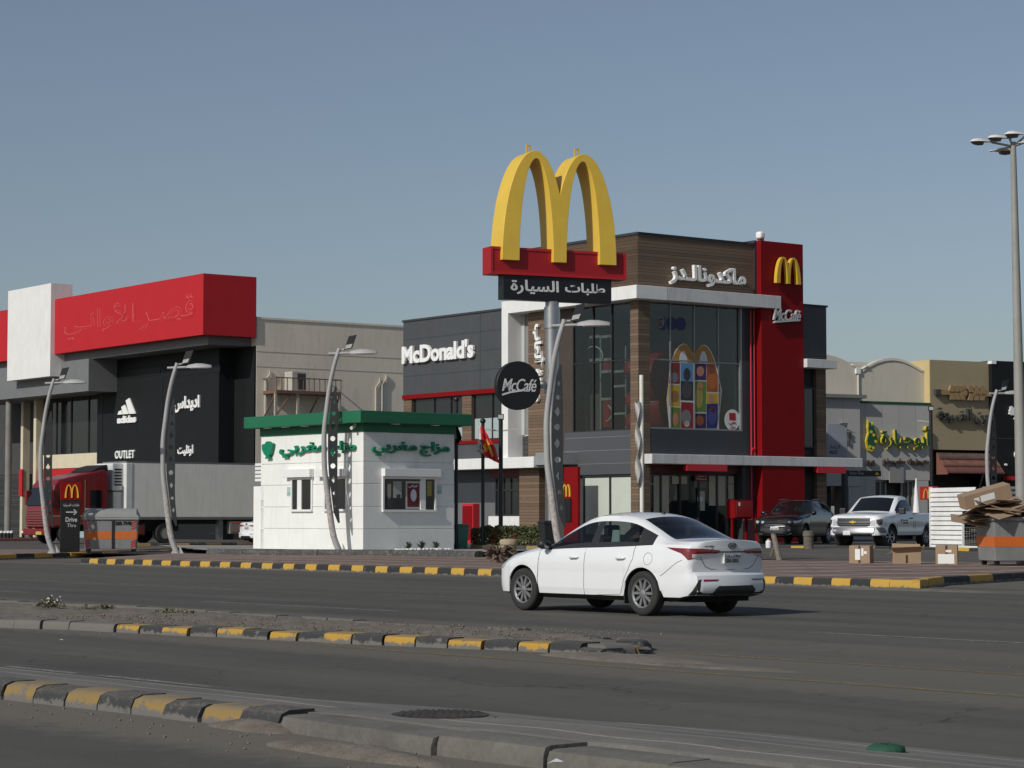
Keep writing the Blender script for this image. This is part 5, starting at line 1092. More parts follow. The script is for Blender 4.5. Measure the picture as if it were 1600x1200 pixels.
    fl = k.build('floodlight', m_solar, t, False); k = MB(); k.prism(WORLD, [(.13, 6.73), (.34, 6.77), (.39, 6.9), (.18, 6.86)], .031, .05); k.build('floodlight_lens', m_lens, fl, False)
    k = MB(); k.cyl((-.06, 0, 6.7), (.14, 0, 6.72), .03, n=8); k.build('bracket', m_lampg, t, False)
    k = MB(); k.cyl((0, 0, 0), (0, 0, .03), .24, n=16)
    for s in (-1, 1): k.prism(WORLD if s else WORLD, [(s * .09, .03), (s * .23, .03), (s * .07, .34)], -.012, .012)
    k.build('base_plate', m_lampg, t, False); return t
lp = [(Vector((PY(532, 800, 75.0).x, 75.0, .2)), 1.0, 'curved grey street lamp standing at the kiosk corner'), (G(277, 866, .09), 1.0, 'curved grey street lamp in front of the refrigerated trailer'), (G(84, 864.5, .16), .885, 'curved grey street lamp beside the small drive-through pillar sign'),
      (Vector((PY(886, 800, 60).x, 60, .15)), .955, 'curved grey street lamp in front of the big arch pole sign'), (Vector((PY(1562, 800, 92).x, 92, .33)), .92, 'curved grey street lamp in front of the black sports outlet')]
l0 = street_lamp(lp[0][2])
for i, (p, s, lb) in enumerate(lp):
    o = l0 if i == 0 else dup(l0, p, 0, lb)
    o.location = p; o.scale = (s, s, s); o.rotation_euler.z = math.radians((-8, -10, -6, -8, 12)[i])
# tall mast lamp
tl = thing('mast_lamp', 'tall grey lamp mast with a cluster of rounded heads', 'lamp mast', tuple(Vector((PY(1597, 800, 60).x, 60, .15))))
bx = tl.location.x; tx = PY(1583.5, 260, 60).x; zt = PY(1583, 222, 60).z
k = MB(); k.tube([(bx, 60, .15), (bx, 60, 1.0), (tx + (bx - tx) * .0, 60, zt)], [.17, .165, .075], 16); k.build('pole', M('mast_concrete', (.27, .27, .245), .6, var=.15, dirt=.3), tl, smooth=40)
m_cob = M('lamp_head_white', (.62, .61, .56), .5, dirt=.3); m_cobd = M('lamp_glass_dark', (.10, .10, .09), .3)
hp = [(-.88, -.15, -.02, 205), (-.42, -.2, .07, 200), (.02, -.25, .16, 195), (-.25, .3, -.2, 20), (.45, -.2, -.05, 350), (.7, .3, .05, 10)]
for dx, dy, dz, an in hp:
    c = Vector((tx + dx, 60 + dy, zt + dz)); ax = Vector((math.cos(math.radians(an)), math.sin(math.radians(an)) * .5, 0)).normalized(); sd = Vector((-ax.y, ax.x, 0))
    pr = [(-.36, .03, .02), (-.2, .07, .05), (-.05, .13, .085), (.1, .155, .1), (.22, .12, .08), (.3, .05, .03)]
    k = MB(); k.loft([[c + ax * x - sd * w, c + ax * x - sd * w * .75 + Vector((0, 0, h * .7)), c + ax * x + Vector((0, 0, h)), c + ax * x + sd * w * .75 + Vector((0, 0, h * .7)), c + ax * x + sd * w, c + ax * x + Vector((0, 0, -h * .15))] for x, w, h in pr]); ho = k.build('lamp_head', m_cob, tl, smooth=60)
    k = MB(); k.loft([[c + ax * x - sd * w * .8 + Vector((0, 0, -.012)), c + ax * x + Vector((0, 0, -h)), c + ax * x + sd * w * .8 + Vector((0, 0, -.012))] for x, w, h in pr[2:]]); k.build('lens', m_cobd, ho, smooth=60)
    k = MB(); k.tube([c - ax * .3, Vector((tx, 60, zt - .12))], .03, 8); k.build('arm', m_lampg, tl, smooth=40)
# ---------------------------------------------------------------- big arch pole sign
PS = Face(*XY(868, 78.0, 420), .91, .415)
sg = thing('pole_sign', 'tall pole sign with yellow double arches over a red box and a black panel', 'sign', (PS.o.x, PS.o.y, .3))
def psr(f, x0, y0, x1, y1): return f.rc(x0, y0, x1, y1)
a, z1 = PS.sz(766, 384.5); b, _ = PS.sz(978, 396); z0 = PS.Z(766, 427.5)
k = MB(); k.fbox(PS, a, b, z0, z1, -.66, 0); bar = k.build('red_box', M('sign_red', (.33, .008, .012), .5, var=.06), sg, bevel=.01)
k = MB(); t = .09
for q in ((a, b, z0, z0 + t), (a, b, z1 - t, z1), (a, a + t, z0 + t, z1 - t), (b - t, b, z0 + t, z1 - t)): k.fbox(PS, *q, .001, .03)
k.build('rim', M('sign_red_rim', (.42, .014, .02), .4), bar)
c0, zz1 = PS.sz(787.5, 430); c1 = PS.S(956.5, 450); zz0 = PS.Z(787.5, 466.8)
k = MB(); k.fbox(PS, c0, c1, zz0, z0 - .003, -.5, -.05); bp_ = k.build('black_panel', m_black, sg, bevel=.01)
k = MB(); ftext(k, 'السيارة', PS.off(-.05), 798, 436, 459, 873, depth=.012, o=.0, bold=.022); ftext(k, 'طلبات', PS.off(-.05), 883, 441, 460, 945.5, depth=.012, o=.0, bold=.022); k.build('lettering', M('sign_letter', (.62, .63, .63), .4), bp_)
A = PS.off(.17); e0, f0 = A.sz(785, 405.5); e1 = A.S(963.5, 413); zp = A.Z(843, 235.6); w_ = e1 - e0
fa = Face(A.pt((e0 + e1) / 2, 0).x, A.pt((e0 + e1) / 2, 0).y, PS.a.x, PS.a.y)
k = MB(); P_ = arches_poly(w_, zp - f0, leg=.149, mid=.058, pk=.213, n=26); k.prism(fa, [(x, z + f0) for x, z in P_], -1.0, 0)
ao = k.build('arches', M('arch_yellow', (.74, .50, .06), .42, var=.07, dirt=.1, dcol=(.32, .2, .04), coat=.1), sg, smooth=35, bevel=.012)
for sx_ in (-1, 1):
    x = sx_ * .213 * w_; k = MB(); base = zp - .02
    for q in ((x - .09, x - .045, base, base + .3), (x + .045, x + .09, base, base + .3), (x - .045, x + .045, base + .26, base + .3), (x - .045, x + .045, base, base + .06)): k.fbox(fa, *q, -.62, -.56)
    k.build('lifting_lug', m_gold, ao)
pc = PS.pt(0, 0, -.28)
k = MB(); k.cyl((pc.x, pc.y, .3), (pc.x, pc.y, zz0), .245, .235, 28); k.cyl((pc.x, pc.y, PS.Z(868, 512)), (pc.x, pc.y, PS.Z(868, 479)), .285, .275, 28); k.build('pole', M('sign_pole_steel', (.42, .43, .44), .3, metal=.85, var=.1, dirt=.12), sg, smooth=40)
DFc = PS.off(.05); dc_, dz_ = DFc.sz(810.8, 602.3); R0 = abs(DFc.Z(810, 564.2) - DFc.Z(810, 640.4)) / 2
k = MB(); k.lathe(DFc.pt(dc_, dz_, -.22), [(R0 - .02, 0), (R0, .015), (R0, .205), (R0 - .02, .22)], 48, PS.n); do = k.build('round_sign', m_black, sg, smooth=30)
k = MB(); ftext(k, 'McCafé', DFc, 784.5, 591, 611, 838.5, depth=.012, o=.0, bold=.004, shear=.3, track=-.05)
us = [DFc.sz(x, y) for x, y in ((784, 615.5), (797, 611.5), (815, 609), (835, 608.5), (815, 611.5), (798, 614), (785, 618))]; k.prism(DFc, us, 0, .014); k.build('lettering', M('sign_letter', (.6, .6, .6), .4), do)
k = MB(); z_ = PS.Z(848, 603); k.fbox(PS, dc_ + R0 - .02, .0, z_ - .07, z_ + .07, -.35, -.2); k.build('bracket', m_steel, sg)
k = MB(); k.lathe((pc.x, pc.y, z_ - .22), [(.27, 0), (.27, .44)], 24); k.build('clamp', m_steel, sg, smooth=40)
# ---------------------------------------------------------------- small drive-through pillar
p = G(109, 862.5, .16); TF = Face(p.x, p.y, .975, .22)
tp = thing('pillar_sign', 'short black and red pillar sign with an arrow beside the grey bin', 'sign', tuple(p))
a, b = TF.S(94, 820), TF.S(125, 820); zt = TF.Z(109, 753.5); zm = TF.Z(109, 781.5)
k = MB(); k.fbox(TF, a, b, .14, zm, -.28, 0); bo = k.build('body', m_black, tp, bevel=.008)
k = MB(); k.fbox(TF, a - .01, b + .03, zm + .003, zt, -.3, .02); to = k.build('red_head', m_red, tp, bevel=.008)
T2 = TF.off(.02); e0, y1_ = T2.sz(101.3, 757); e1, y0_ = T2.sz(123, 778); fm = Face(T2.pt((e0 + e1) / 2, 0).x, T2.pt((e0 + e1) / 2, 0).y, TF.a.x, TF.a.y)
k = MB(); k.prism(fm, [(x, z + y0_) for x, z in arches_poly(e1 - e0, y1_ - y0_, leg=.12, mid=.05)], .0, .03); k.build('arch_emblem', m_gold, to, smooth=40)
k = MB(); ftext(k, 'طلبات السيارة', TF, 99, 787, 792, 124, depth=.008, bold=.01); ftext(k, 'Drive', TF, 102.5, 808, 815.5, 120.5, depth=.008, bold=.02); ftext(k, 'Thru', TF, 105, 818, 823.5, 118.5, depth=.008, bold=.0)
for poly in ([(103, 799.4), (118, 799.4), (118, 801), (103, 801)], [(114.5, 796.4), (116, 795.6), (120.7, 800.2), (119, 800.2)], [(119, 800.2), (120.7, 800.2), (116, 804.8), (114.5, 804)]): k.prism(TF, [TF.sz(x, y) for x, y in poly], 0, .008 + .001 * (poly[0][0] > 105) + .0015 * (poly[0][0] > 118))
k.build('lettering', M('pillar_letter', (.5, .5, .5), .5), bo)
# ---------------------------------------------------------------- municipal skips
m_skip = M('skip_grey', (.20, .205, .205), .55, var=.12, dirt=.35, dcol=(.10, .09, .08)); m_skipl = M('skip_lid_grey', (.26, .265, .26), .6, var=.1, dirt=.3); m_or = M('skip_orange', (.56, .13, .02), .5, var=.1, dirt=.15); m_hz = M('hazard_red', (.45, .03, .03), .5); m_hzw = M('hazard_white', (.6, .6, .58), .5)
def skip(label, loc, rot, lid=True, num='200 7948', hz=True):
    t = thing('skip_bin', label, 'skip bin', loc, rot, 'grey municipal skip bins with an orange band')
    W, D, H = 1.86, 1.25, 1.14; k = MB(); tp_ = .055
    k.hexa([(-W / 2 + tp_, tp_, .12), (W / 2 - tp_, tp_, .12), (W / 2 - tp_, D - tp_, .12), (-W / 2 + tp_, D - tp_, .12), (-W / 2, 0, H), (W / 2, 0, H), (W / 2, D, H), (-W / 2, D, H)]); k.build('body', m_skip, t, False, bevel=.02)
    fy = lambda z: tp_ * (1 - (z - .12) / (H - .12)); fx = lambda z: W / 2 - fy(z)
    k = MB(); za, zb = .48, .74
    k.hexa([(-fx(za) - .006, fy(za) - .006, za), (fx(za) + .006, fy(za) - .006, za), (fx(za) + .006, D - fy(za) + .006, za), (-fx(za) - .006, D - fy(za) + .006, za), (-fx(zb) - .006, fy(zb) - .006, zb), (fx(zb) + .006, fy(zb) - .006, zb), (fx(zb) + .006, D - fy(zb) + .006, zb), (-fx(zb) - .006, D - fy(zb) + .006, zb)]); k.build('orange_band', m_or, t, False)
    k = MB(); k.hexa([(.05, tp_ - .035, .12), (.13, tp_ - .035, .12), (.13, tp_, .12), (.05, tp_, .12), (.05, -.035, H), (.13, -.035, H), (.13, 0, H), (.05, 0, H)]); k.build('rib', m_plate, t, False)
    for x0 in (-1, 1) if hz else ():
        for zs_ in ((.16, .42), (.80, 1.1)):
            n = 3; k = MB()
            for i in range(n):
                z0 = zs_[0] + (zs_[1] - zs_[0]) * i / n; xx = x0 * (fx(z0) - .1); k.add([(xx - .08, fy(z0) - .01, z0), (xx + .08, fy(z0 + .06) - .01, z0 + .06), (xx + .08, fy(z0 + .12) - .01, z0 + .12), (xx - .08, fy(z0 + .06) - .01, z0 + .06)], [(0, 1, 2, 3)])
            k.build('hazard_mark', m_hz, t, False)
    for x in (-W / 2 + .15, W / 2 - .15):
        for y in (.2, D - .2): k = MB(); k.cyl((x, y - .04, .07), (x, y + .04, .07), .07, n=12); k.build('wheel', m_black, t, False, 40)
    k = MB(); k.box(-W / 2 - .05, W / 2 + .05, -.05, D + .05, H + .002, H + .09); k.build('rim', m_skipl, t, False, bevel=.015)
    if num: k = MB(); f = Face(0, -.005, 1, 0); text(k, num, f, .17, .72, .96, 1.09, .012, -.0, bold=.03); k.build('lettering', m_black, t, False)
    for s in (-1, 1): k = MB(); k.cyl((s * (W / 2), D / 2, 1.0), (s * (W / 2 + .13), D / 2, 1.0), .03, n=8); k.build('trunnion', m_plate, t, False, 40)
    if lid:
        k = MB(); pr = [(-.06, H + .092), (-.04, H + .2), (.1, H + .33), (.35, H + .4), (D - .35, H + .4), (D - .1, H + .33), (D + .06, H + .092)]
        k.loft([[(x * (W / 2 + .06 - (.1 if abs(x) > .99 and z > H + .15 else 0)), y, z) for y, z in pr] for x in (-1, -.9, 0, .9, 1)]); k.build('lid', m_skipl, t, False, 30)
    return t
skip('grey skip bin with its lid closed beside the black pillar sign', tuple(G(172, 863.5, .16)), math.radians(7))
p = G(1582, 884, .15); skip('open grey skip bin heaped with cardboard', tuple(p + Vector((.42, 0, 0))), math.radians(10), False, None, False)
SKR = Vector((p.x + .42, p.y, .15))
# ---------------------------------------------------------------- cardboard
m_card = M('cardboard', (.30, .21, .135), .8, var=.14, vs=2); m_cardd = M('cardboard_dark', (.15, .105, .07), .85, var=.3, vs=3); m_tape = M('parcel_tape', (.05, .035, .025), .3); m_lab = M('paper_label', (.72, .72, .70), .7, var=.04)
def carton(label, loc, rot, W, D, H, lab=None, open_=False, tape=True, tilt=None, group='cardboard boxes left on the pavement'):
    t = thing('cardboard_box', label, 'box', loc, rot, group)
    if tilt: t.rotation_euler = (tilt[0], tilt[1], rot)
    k = MB()
    if open_:
        th = .012
        k.box(-W / 2, W / 2, 0, th, 0, H); k.box(-W / 2, W / 2, D - th, D, 0, H); k.box(-W / 2, -W / 2 + th, th + .001, D - th - .001, 0, H); k.box(W / 2 - th, W / 2, th + .001, D - th - .001, 0, H); k.box(-W / 2 + th, W / 2 - th, th, D - th, 0, .02)
    else: k.box(-W / 2, W / 2, 0, D, 0, H)
    k.build('box', m_card, t, False, bevel=.004)
    if open_:
        for pts in ([(-W / 2, 0, H), (W / 2, 0, H), (W / 2 + .06, -.17, H + .13), (-W / 2 - .04, -.19, H + .10)], [(-W / 2, D, H), (W / 2, D, H), (W / 2, D + .12, H + .18), (-W / 2, D + .1, H + .2)], [(-W / 2, .02, H), (-W / 2, D - .02, H), (-W / 2 - .16, D - .05, H - .1), (-W / 2 - .17, .05, H - .08)], [(W / 2, .02, H), (W / 2, D - .02, H), (W / 2 + .1, D - .05, H + .17), (W / 2 + .1, .05, H + .15)]):
            k = MB(); k.add(pts, [(0, 1, 2, 3)]); o = k.build('flap', m_card, t, False); sd = o.modifiers.new('t', 'SOLIDIFY'); sd.thickness = .008
    if tape: k = MB(); k.box(-.03, .03, -.003, .001, 0 if not open_ else .02, H * (.99 if not open_ else .7)); k.build('tape', m_tape, t, False)
    for q in lab or (): k = MB(); k.box(q[0], q[1], -.004 - .001 * (q is lab[0]), .0005, q[2], q[3]); k.build('label', m_lab, t, False)
    return t
p = G(1343, 880, .15); carton('closed cardboard box with a tall narrow white label', (p.x, p.y, .15), math.radians(-22), .56, .48, .47, [(-.12, .02, .09, .38), (.05, .11, .2, .4), (.12, .2, .25, .32)])
p = G(1417, 881, .15); carton('open cardboard box with its flaps spread wide', (p.x, p.y, .15), math.radians(-8), .74, .5, .33, None, True)
p = G(1479, 882, .15); carton('cardboard box with a square white label, beside the skip', (p.x, p.y, .15), math.radians(-14), .56, .45, .5, [(-.22, .2, .02, .27), (-.02, .13, .32, .38)])
rg = random.Random(11)
carton('long cardboard box tipped on top of the cardboard heap', (SKR.x - .95, SKR.y + .15, 1.72), math.radians(8), 1.28, .45, .36, [(-.2, .18, .1, .26), (-.38, -.24, .06, .24)], False, False, (math.radians(8), math.radians(-15)), group=None)
hp_ = thing('cardboard_heap', 'heap of flattened cardboard spilling over the open skip', 'cardboard heap', (SKR.x - .6, SKR.y, 1.25))
for i in range(34):
    k = MB(); cx_, cy_ = SKR.x + rg.uniform(-1.45, .5), SKR.y + rg.uniform(.0, 1.0); cz_ = 1.38 + .37 * rg.random() + (.0 if cx_ > SKR.x - 1 else -.35 * rg.random()); w_, d_ = rg.uniform(.25, .6), rg.uniform(.2, .45); an = rg.uniform(0, 3.1); ti = rg.uniform(-.3, .3); ti2 = rg.uniform(-.35, .25)
    u = Vector((math.cos(an), math.sin(an), ti)); v = Vector((-math.sin(an), math.cos(an), ti2)); c = Vector((cx_, cy_, cz_))
    k.add([c - u * w_ - v * d_, c + u * w_ - v * d_ + Vector((0, 0, rg.uniform(-.05, .05))), c + u * w_ + v * d_, c - u * w_ + v * d_ + Vector((0, 0, rg.uniform(-.1, .1)))], [(0, 1, 2, 3)])
    o = k.build('cardboard_sheet', m_card if rg.random() < .33 else m_cardd, hp_); sd = o.modifiers.new('t', 'SOLIDIFY'); sd.thickness = .016
# wire cage with scraps below the heap
wc = thing('wire_crate', 'wire crate of cardboard scraps between the white slats and the skip', 'crate', tuple(G(1520, 866, .2)))
q0 = G(1507, 858, .25); k = MB()
W_, H_, D_ = 1.0, .78, .6; cz0 = q0.z
for i in range(12): x = q0.x + W_ * i / 11; k.cyl((x, q0.y, cz0), (x, q0.y, cz0 + H_), .008, n=5)
for i in range(6): z = cz0 + H_ * i / 5; k.cyl((q0.x, q0.y, z), (q0.x + W_, q0.y, z), .008, n=5); k.cyl((q0.x, q0.y, z), (q0.x, q0.y + D_, z), .008, n=5)
k.build('mesh', m_steel, wc)
k = MB()
for i in range(14):
    c = Vector((q0.x + rg.uniform(.15, .85), q0.y + rg.uniform(.1, .5), cz0 + .05 + .05 * i)); an = rg.uniform(0, 3); u = Vector((math.cos(an) * .3, math.sin(an) * .2, rg.uniform(-.05, .05))); v = Vector((-math.sin(an) * .2, math.cos(an) * .2, 0)); k.add([c - u - v, c + u - v, c + u + v, c - u + v], [(0, 1, 2, 3)])
o = k.build('scraps', m_cardd, wc); sd = o.modifiers.new('t', 'SOLIDIFY'); sd.thickness = .02
# white slatted panel leaning in the bay
p0 = PY(1456, 858, 77.5); p1 = PY(1546, 858, 74.0)
PF2 = Face(p0.x, p0.y, p1.x - p0.x, p1.y - p0.y); wl_ = (p1 - p0).length; zt2 = PF2.Z(1456, 762); zb2 = PF2.Z(1456, 857)
sp2 = thing('slatted_panel', 'white slatted metal panel standing behind the cardboard boxes', 'panel', tuple(Vector((p0.x, p0.y, zb2))))
k = MB(); n = 13; hh = (zt2 - zb2) / n
for i in range(n):
    z = zb2 + i * hh; e = wl_ * (.78 if i > 7 else .55)
    vs = [PF2.pt(.0, z, .05), PF2.pt(e, z, .05), PF2.pt(e, z + hh * .9, .0), PF2.pt(.0, z + hh * .9, .0), PF2.pt(0, z + hh * .9, -.02), PF2.pt(e, z + hh * .9, -.02), PF2.pt(e, z, .02), PF2.pt(0, z, .02)]
    k.add(vs, [(0, 1, 2, 3), (3, 2, 5, 4), (4, 5, 6, 7), (0, 7, 6, 1), (0, 3, 4, 7), (1, 6, 5, 2)])
k.build('slats', M('slat_white', (.72, .72, .70), .5, dirt=.15), sp2)
k = MB(); k.fbox(PF2, -.05, 0, zb2, zt2 + .02, -.05, .06); k.build('frame', M('slat_white', (.72, .72, .70), .5), sp2); k = MB(); k.fbox(PF2, wl_ * .55, wl_ * .55 + .04, zb2, zb2 + 7 * hh, -.04, .04); k.build('frame', M('slat_white', (.72, .72, .70), .5), sp2)
k = MB(); q = PF2.pt(.3, zb2, .5); k.fbox(PF2, wl_ * .3, wl_ * .95, zb2, zb2 + .12, .15, .35); k.build('foot', m_pvc, sp2)
gp = thing('pipe_stack', 'stack of pale metal tubes behind the open skip', 'pipes', tuple(PY(1590, 790, 66)))
k = MB()
for i in range(4):
    z = PY(1570, 763 + i * 7.5, 66).z; k.cyl((PY(1535, 700, 66).x, 66, z), (PY(1660, 700, 66).x, 66.5, z), .06, n=10)
k.build('tube', m_steel, gp, smooth=40)
k = MB(); xx = PY(1655, 700, 66).x; k.box(xx - .05, xx + .05, 66.1, 66.4, .2, PY(1570, 760, 66).z); xx = PY(1552, 700, 66).x; k.box(xx - .05, xx + .05, 66.07, 66.3, .2, PY(1570, 760, 66).z); k.build('stand', m_plate, gp)
# small red sign with arches, pointed white canopy
q = PY(1447, 800, 86); RS = Face(q.x, q.y, .95, .3)
rs = thing('small_sign', 'small red sign with yellow arches behind the pickup bed', 'sign', (q.x, q.y, .33))
a, b, c, d = RS.rc(1437.5, 760, 1466, 781); k = MB(); k.fbox(RS, a, b, c, d, -.06, 0); pn = k.build('panel', M('small_sign_red', (.50, .03, .035), .45), rs, bevel=.01)
e0, y1_ = RS.sz(1442, 763.5); e1, y0_ = RS.sz(1458, 779); fm = Face(RS.pt((e0 + e1) / 2, 0).x, RS.pt((e0 + e1) / 2, 0).y, RS.a.x, RS.a.y); k = MB(); k.prism(fm, [(x, z + y0_) for x, z in arches_poly(e1 - e0, y1_ - y0_, leg=.12, mid=.05)], 0, .02); k.build('arch_emblem', m_gold, pn, smooth=40)
k = MB(); k.fbox(RS, (a + b) / 2 - .04, (a + b) / 2 + .04, .33, c - .003, -.05, -.01); k.build('post', m_plate, rs)
q = PY(1432, 800, 92); fu = thing('folded_parasol', 'closed white parasol rising behind the pickup roof', 'parasol', (q.x, q.y, .33))
k = MB(); zt3 = PY(1432, 747, 92).z; k.lathe((q.x, q.y, .33), [(.03, 0), (.03, 1.2)], 8); k.build('pole', m_alu, fu); k = MB(); k.lathe((q.x, q.y, .33), [(.05, 1.2), (.16, 1.25), (.12, 1.6), (.02, zt3 - .33)], 10); k.build('canopy', m_pvc, fu, smooth=60)
# ---------------------------------------------------------------- bins, hedge, bollards, flags
def wheelie(label, loc, rot, col, H, lidc, openlid=False):
    t = thing('wheeled_bin', label, 'bin', loc, rot, 'wheeled bins by the hedge')
    W, D = .48 * H, .5 * H; k = MB()
    k.hexa([(-W * .38, .04, .03), (W * .38, .04, .03), (W * .38, D * .8, .03), (-W * .38, D * .8, .03), (-W / 2, 0, H * .9), (W / 2, 0, H * .9), (W / 2, D, H * .9), (-W / 2, D, H * .9)]); k.build('body', col, t, False, bevel=.02)
    k = MB(); k.box(-W * .54, W * .54, -.03, D + .03, H * .9 + .002, H * .95); k.build('rim', col, t, False, bevel=.01)
    k = MB(); k.hexa([(-W * .5, -.04, H * .952), (W * .5, -.04, H * .952), (W * .5, D, H * .952), (-W * .5, D, H * .952), (-W * .44, .02, H), (W * .44, .02, H), (W * .44, D - .04, H), (-W * .44, D - .04, H)]); k.build('lid', lidc, t, False, bevel=.012)
    for s in (-1, 1): k = MB(); k.cyl((s * W * .42, D * .85, .09), (s * W * .5, D * .85, .09), .09, n=14); k.build('wheel', m_black, t, False, 40)
    return t
m_gbin = M('bin_green', (.06, .20, .15), .5, var=.12, dirt=.2); m_bbin = M('bin_black', (.018, .019, .021), .5, var=.1)
wheelie('green wheeled bin standing at the kiosk end', tuple(G(724, 857.5, .3)), math.radians(20), m_gbin, .86, M('bin_lid_green', (.10, .26, .21), .5))
wheelie('black wheeled bin behind the sedan bonnet', tuple(Vector((PY(860, 800, 76).x, 76, .3))), math.radians(25), m_bbin, .98, m_bbin)
def leafmat():
    m, nt, b, oc = base_mat('hedge_leaf'); n = noise(nt, oc, 3, 4); oi = nd(nt, 'ShaderNodeNewGeometry')
    col = ramp(nt, math_(nt, 'ADD', math_(nt, 'MULTIPLY', n, .5), math_(nt, 'MULTIPLY', oi.outputs['Random Per Island'], .5)), .2, .8, (.028, .045, .014), (.11, .14, .045)); nt.links.new(col, b.inputs['Base Color']); b.inputs['Roughness'].default_value = .6; return m
m_leaf = leafmat()
h0, h1 = PY(736, 850, 80), PY(848, 850, 78); hg = thing('hedge', 'low clipped green hedge behind the dried palm stump', 'hedge', ((h0.x + h1.x) / 2, 79, .3))
k = MB(); rg = random.Random(4)
for i in range(5200):
    t = rg.random(); c = h0 + (h1 - h0) * t; hz = .78 + .09 * mno.noise(Vector((t * 14, 0, 3))) - .28 * (t < .2) * (1 - t * 5) * .5
    e = rg.random(); z = .3 + hz * (1 - (1 - rg.random()) ** 1.6) if e < .6 else .3 + hz * rg.random(); y = rg.uniform(-.35, .45); 
    if z > .3 + hz * .93: y *= .9
    c = Vector((c.x, c.y + y, z)); u = Vector((rg.gauss(0, 1), rg.gauss(0, 1), rg.gauss(0, 1) + .3)).normalized(); v = u.orthogonal().normalized(); s = rg.uniform(.03, .06); k.add([c - u * s, c + v * s * .5, c + u * s, c - v * s * .5], [(0, 1, 2, 3)])
k.build('foliage', m_leaf, hg)
k = MB()
for i in range(26): t = (i + .5) / 26; c = h0 + (h1 - h0) * t; k.cyl((c.x, c.y, .3), (c.x + rg.uniform(-.1, .1), c.y, .8), .02, .01, 5)
k.build('stem', m_cardd, hg)
m_bstone = M('bollard_stone', (.36, .29, .19), .8, var=.15, dirt=.3)
def bollard(name, label, p, R, H, mat):
    t = thing(name, label, 'bollard', tuple(p)); k = MB(); k.lathe(p, [(R * .9, 0), (R * .9, H * .72)], 24); k.build('shaft', mat, t, smooth=40); k = MB(); k.lathe(p, [(R * 1.02, H * .721), (R * 1.05, H * .9), (R * .95, H * .97), (R * .6, H), (.01, H * 1.01)], 24); k.build('cap', mat, t, smooth=40); return t
bollard('concrete_bollard', 'thick beige concrete bollard with a rounded cap behind the sedan bonnet', Vector((PY(795, 800, 67).x, 67, .15)), .26, .6, m_bstone)
b2 = bollard('concrete_bollard', 'stained round concrete bollard between the dark car and the pickup', Vector((PY(1263, 800, 78).x, 78, .25)), .19, .68, M('bollard_stained', (.13, .11, .085), .85, var=.5, vs=4, dirt=.5, dcol=(.02, .02, .02)))
ps_ = G(781, 879, .15); pt_ = thing('palm_stump', 'dried brown palm stump with shaggy frond stubs on the pavement', 'stump', tuple(ps_))
m_dry = M('dry_frond', (.14, .10, .075), .9, var=.4, vs=5)
k = MB(); k.lathe(ps_, [(.26, 0), (.3, .15), (.2, .36), (.05, .42)], 12); k.build('trunk', m_dry, pt_, smooth=50)
k = MB(); rg = random.Random(8)
for i in range(130):
    a = rg.uniform(0, 6.28); el = rg.uniform(-.1, 1.2); c = ps_ + Vector((math.cos(a) * .16, math.sin(a) * .16, rg.uniform(.08, .34))); L = rg.uniform(.15, .42); d = Vector((math.cos(a) * math.cos(el), math.sin(a) * math.cos(el), math.sin(el))); e = c + d * L + Vector((0, 0, -.25 * L)); sd = d.cross(Vector((0, 0, 1))).normalized() * rg.uniform(.012, .04)
    mid = (c + e) / 2 + Vector((0, 0, .06)); e.z = max(e.z, .16); k.add([c - sd, c + sd, mid + sd * 1.2, e, mid - sd * 1.2], [(0, 1, 2, 3, 4)])
k.build('frond', m_dry, pt_)
m_bpole = M('pole_black', (.012, .012, .013), .4)
def pole(t, x, y, zb, zt, r=.05): k = MB(); k.cyl((x, y, zb), (x, y, zt), r, n=12); k.build('pole', m_bpole, t, smooth=40)
def flag(label, px, Y, ytop, edge, cols, ball=True):
    x = PY(px, 700, Y).x; zt = PY(px, ytop, Y).z; t = thing('flagpole', label, 'flagpole', (x, Y, .3), 0, 'black flagpoles by the kiosk'); pole(t, x, Y, .3, zt, .06)
    k = MB(); k.sphere((x, Y, zt + .07), .1, 12, 8); k.build('finial', m_bpole, t, smooth=60)
    n, m = 22, 14; vs = []
    for i in range(n + 1):
        f = i / n; (lx, ly), (rx, ry) = [tuple(e[j] + (e2[j] - e[j]) * ((f * (len(ed) - 1)) % 1 if f < 1 else 1) for j in (0, 1)) for ed in edge for e, e2 in [(ed[min(int(f * (len(ed) - 1)), len(ed) - 2)], ed[min(int(f * (len(ed) - 1)), len(ed) - 2) + 1])]]
        for q in range(m + 1):
            g = q / m; P = PY(lx + (rx - lx) * g, ly + (ry - ly) * g, Y); vs.append(Vector((P.x, Y - .08 + .13 * math.sin(g * 9 + f * 3) * (.3 + f) * (.4 + g), P.z)))
    mb = MB()
    for i in range(n):
        for q in range(m):
            mb.mat(cols(i / n, q / m)); a = i * (m + 1) + q; mb.add([vs[a], vs[a + 1], vs[a + m + 2], vs[a + m + 1]], [(0, 1, 2, 3)])
    bmo = mb.build('flag', [M('flag_red', (.60, .025, .035), .7), M('flag_yellow', (.72, .5, .06), .7), M('flag_white', (.6, .58, .55), .7), M('flag_green', (.008, .035, .018), .7)], t, smooth=80)
    me = bmo.data; bm = bmesh.new(); bm.from_mesh(me); bmesh.ops.remove_doubles(bm, verts=bm.verts, dist=.0005); bm.to_mesh(me); bm.free()
    sd = bmo.modifiers.new('t', 'SOLIDIFY'); sd.thickness = .006; return t
flag('black flagpole with a red and yellow flag hanging limp', 754.5, 79.0, 661, ([(748, 667), (746.5, 690), (746, 706), (756, 712)], [(755, 666), (765, 686), (774, 700), (781, 725)]), lambda f, g: 2 if g < .25 and f < .75 else (1 if (.45 < f < .72 and .3 < g < .55) or (.3 < f < .85 and .62 < g < .74) else 0))
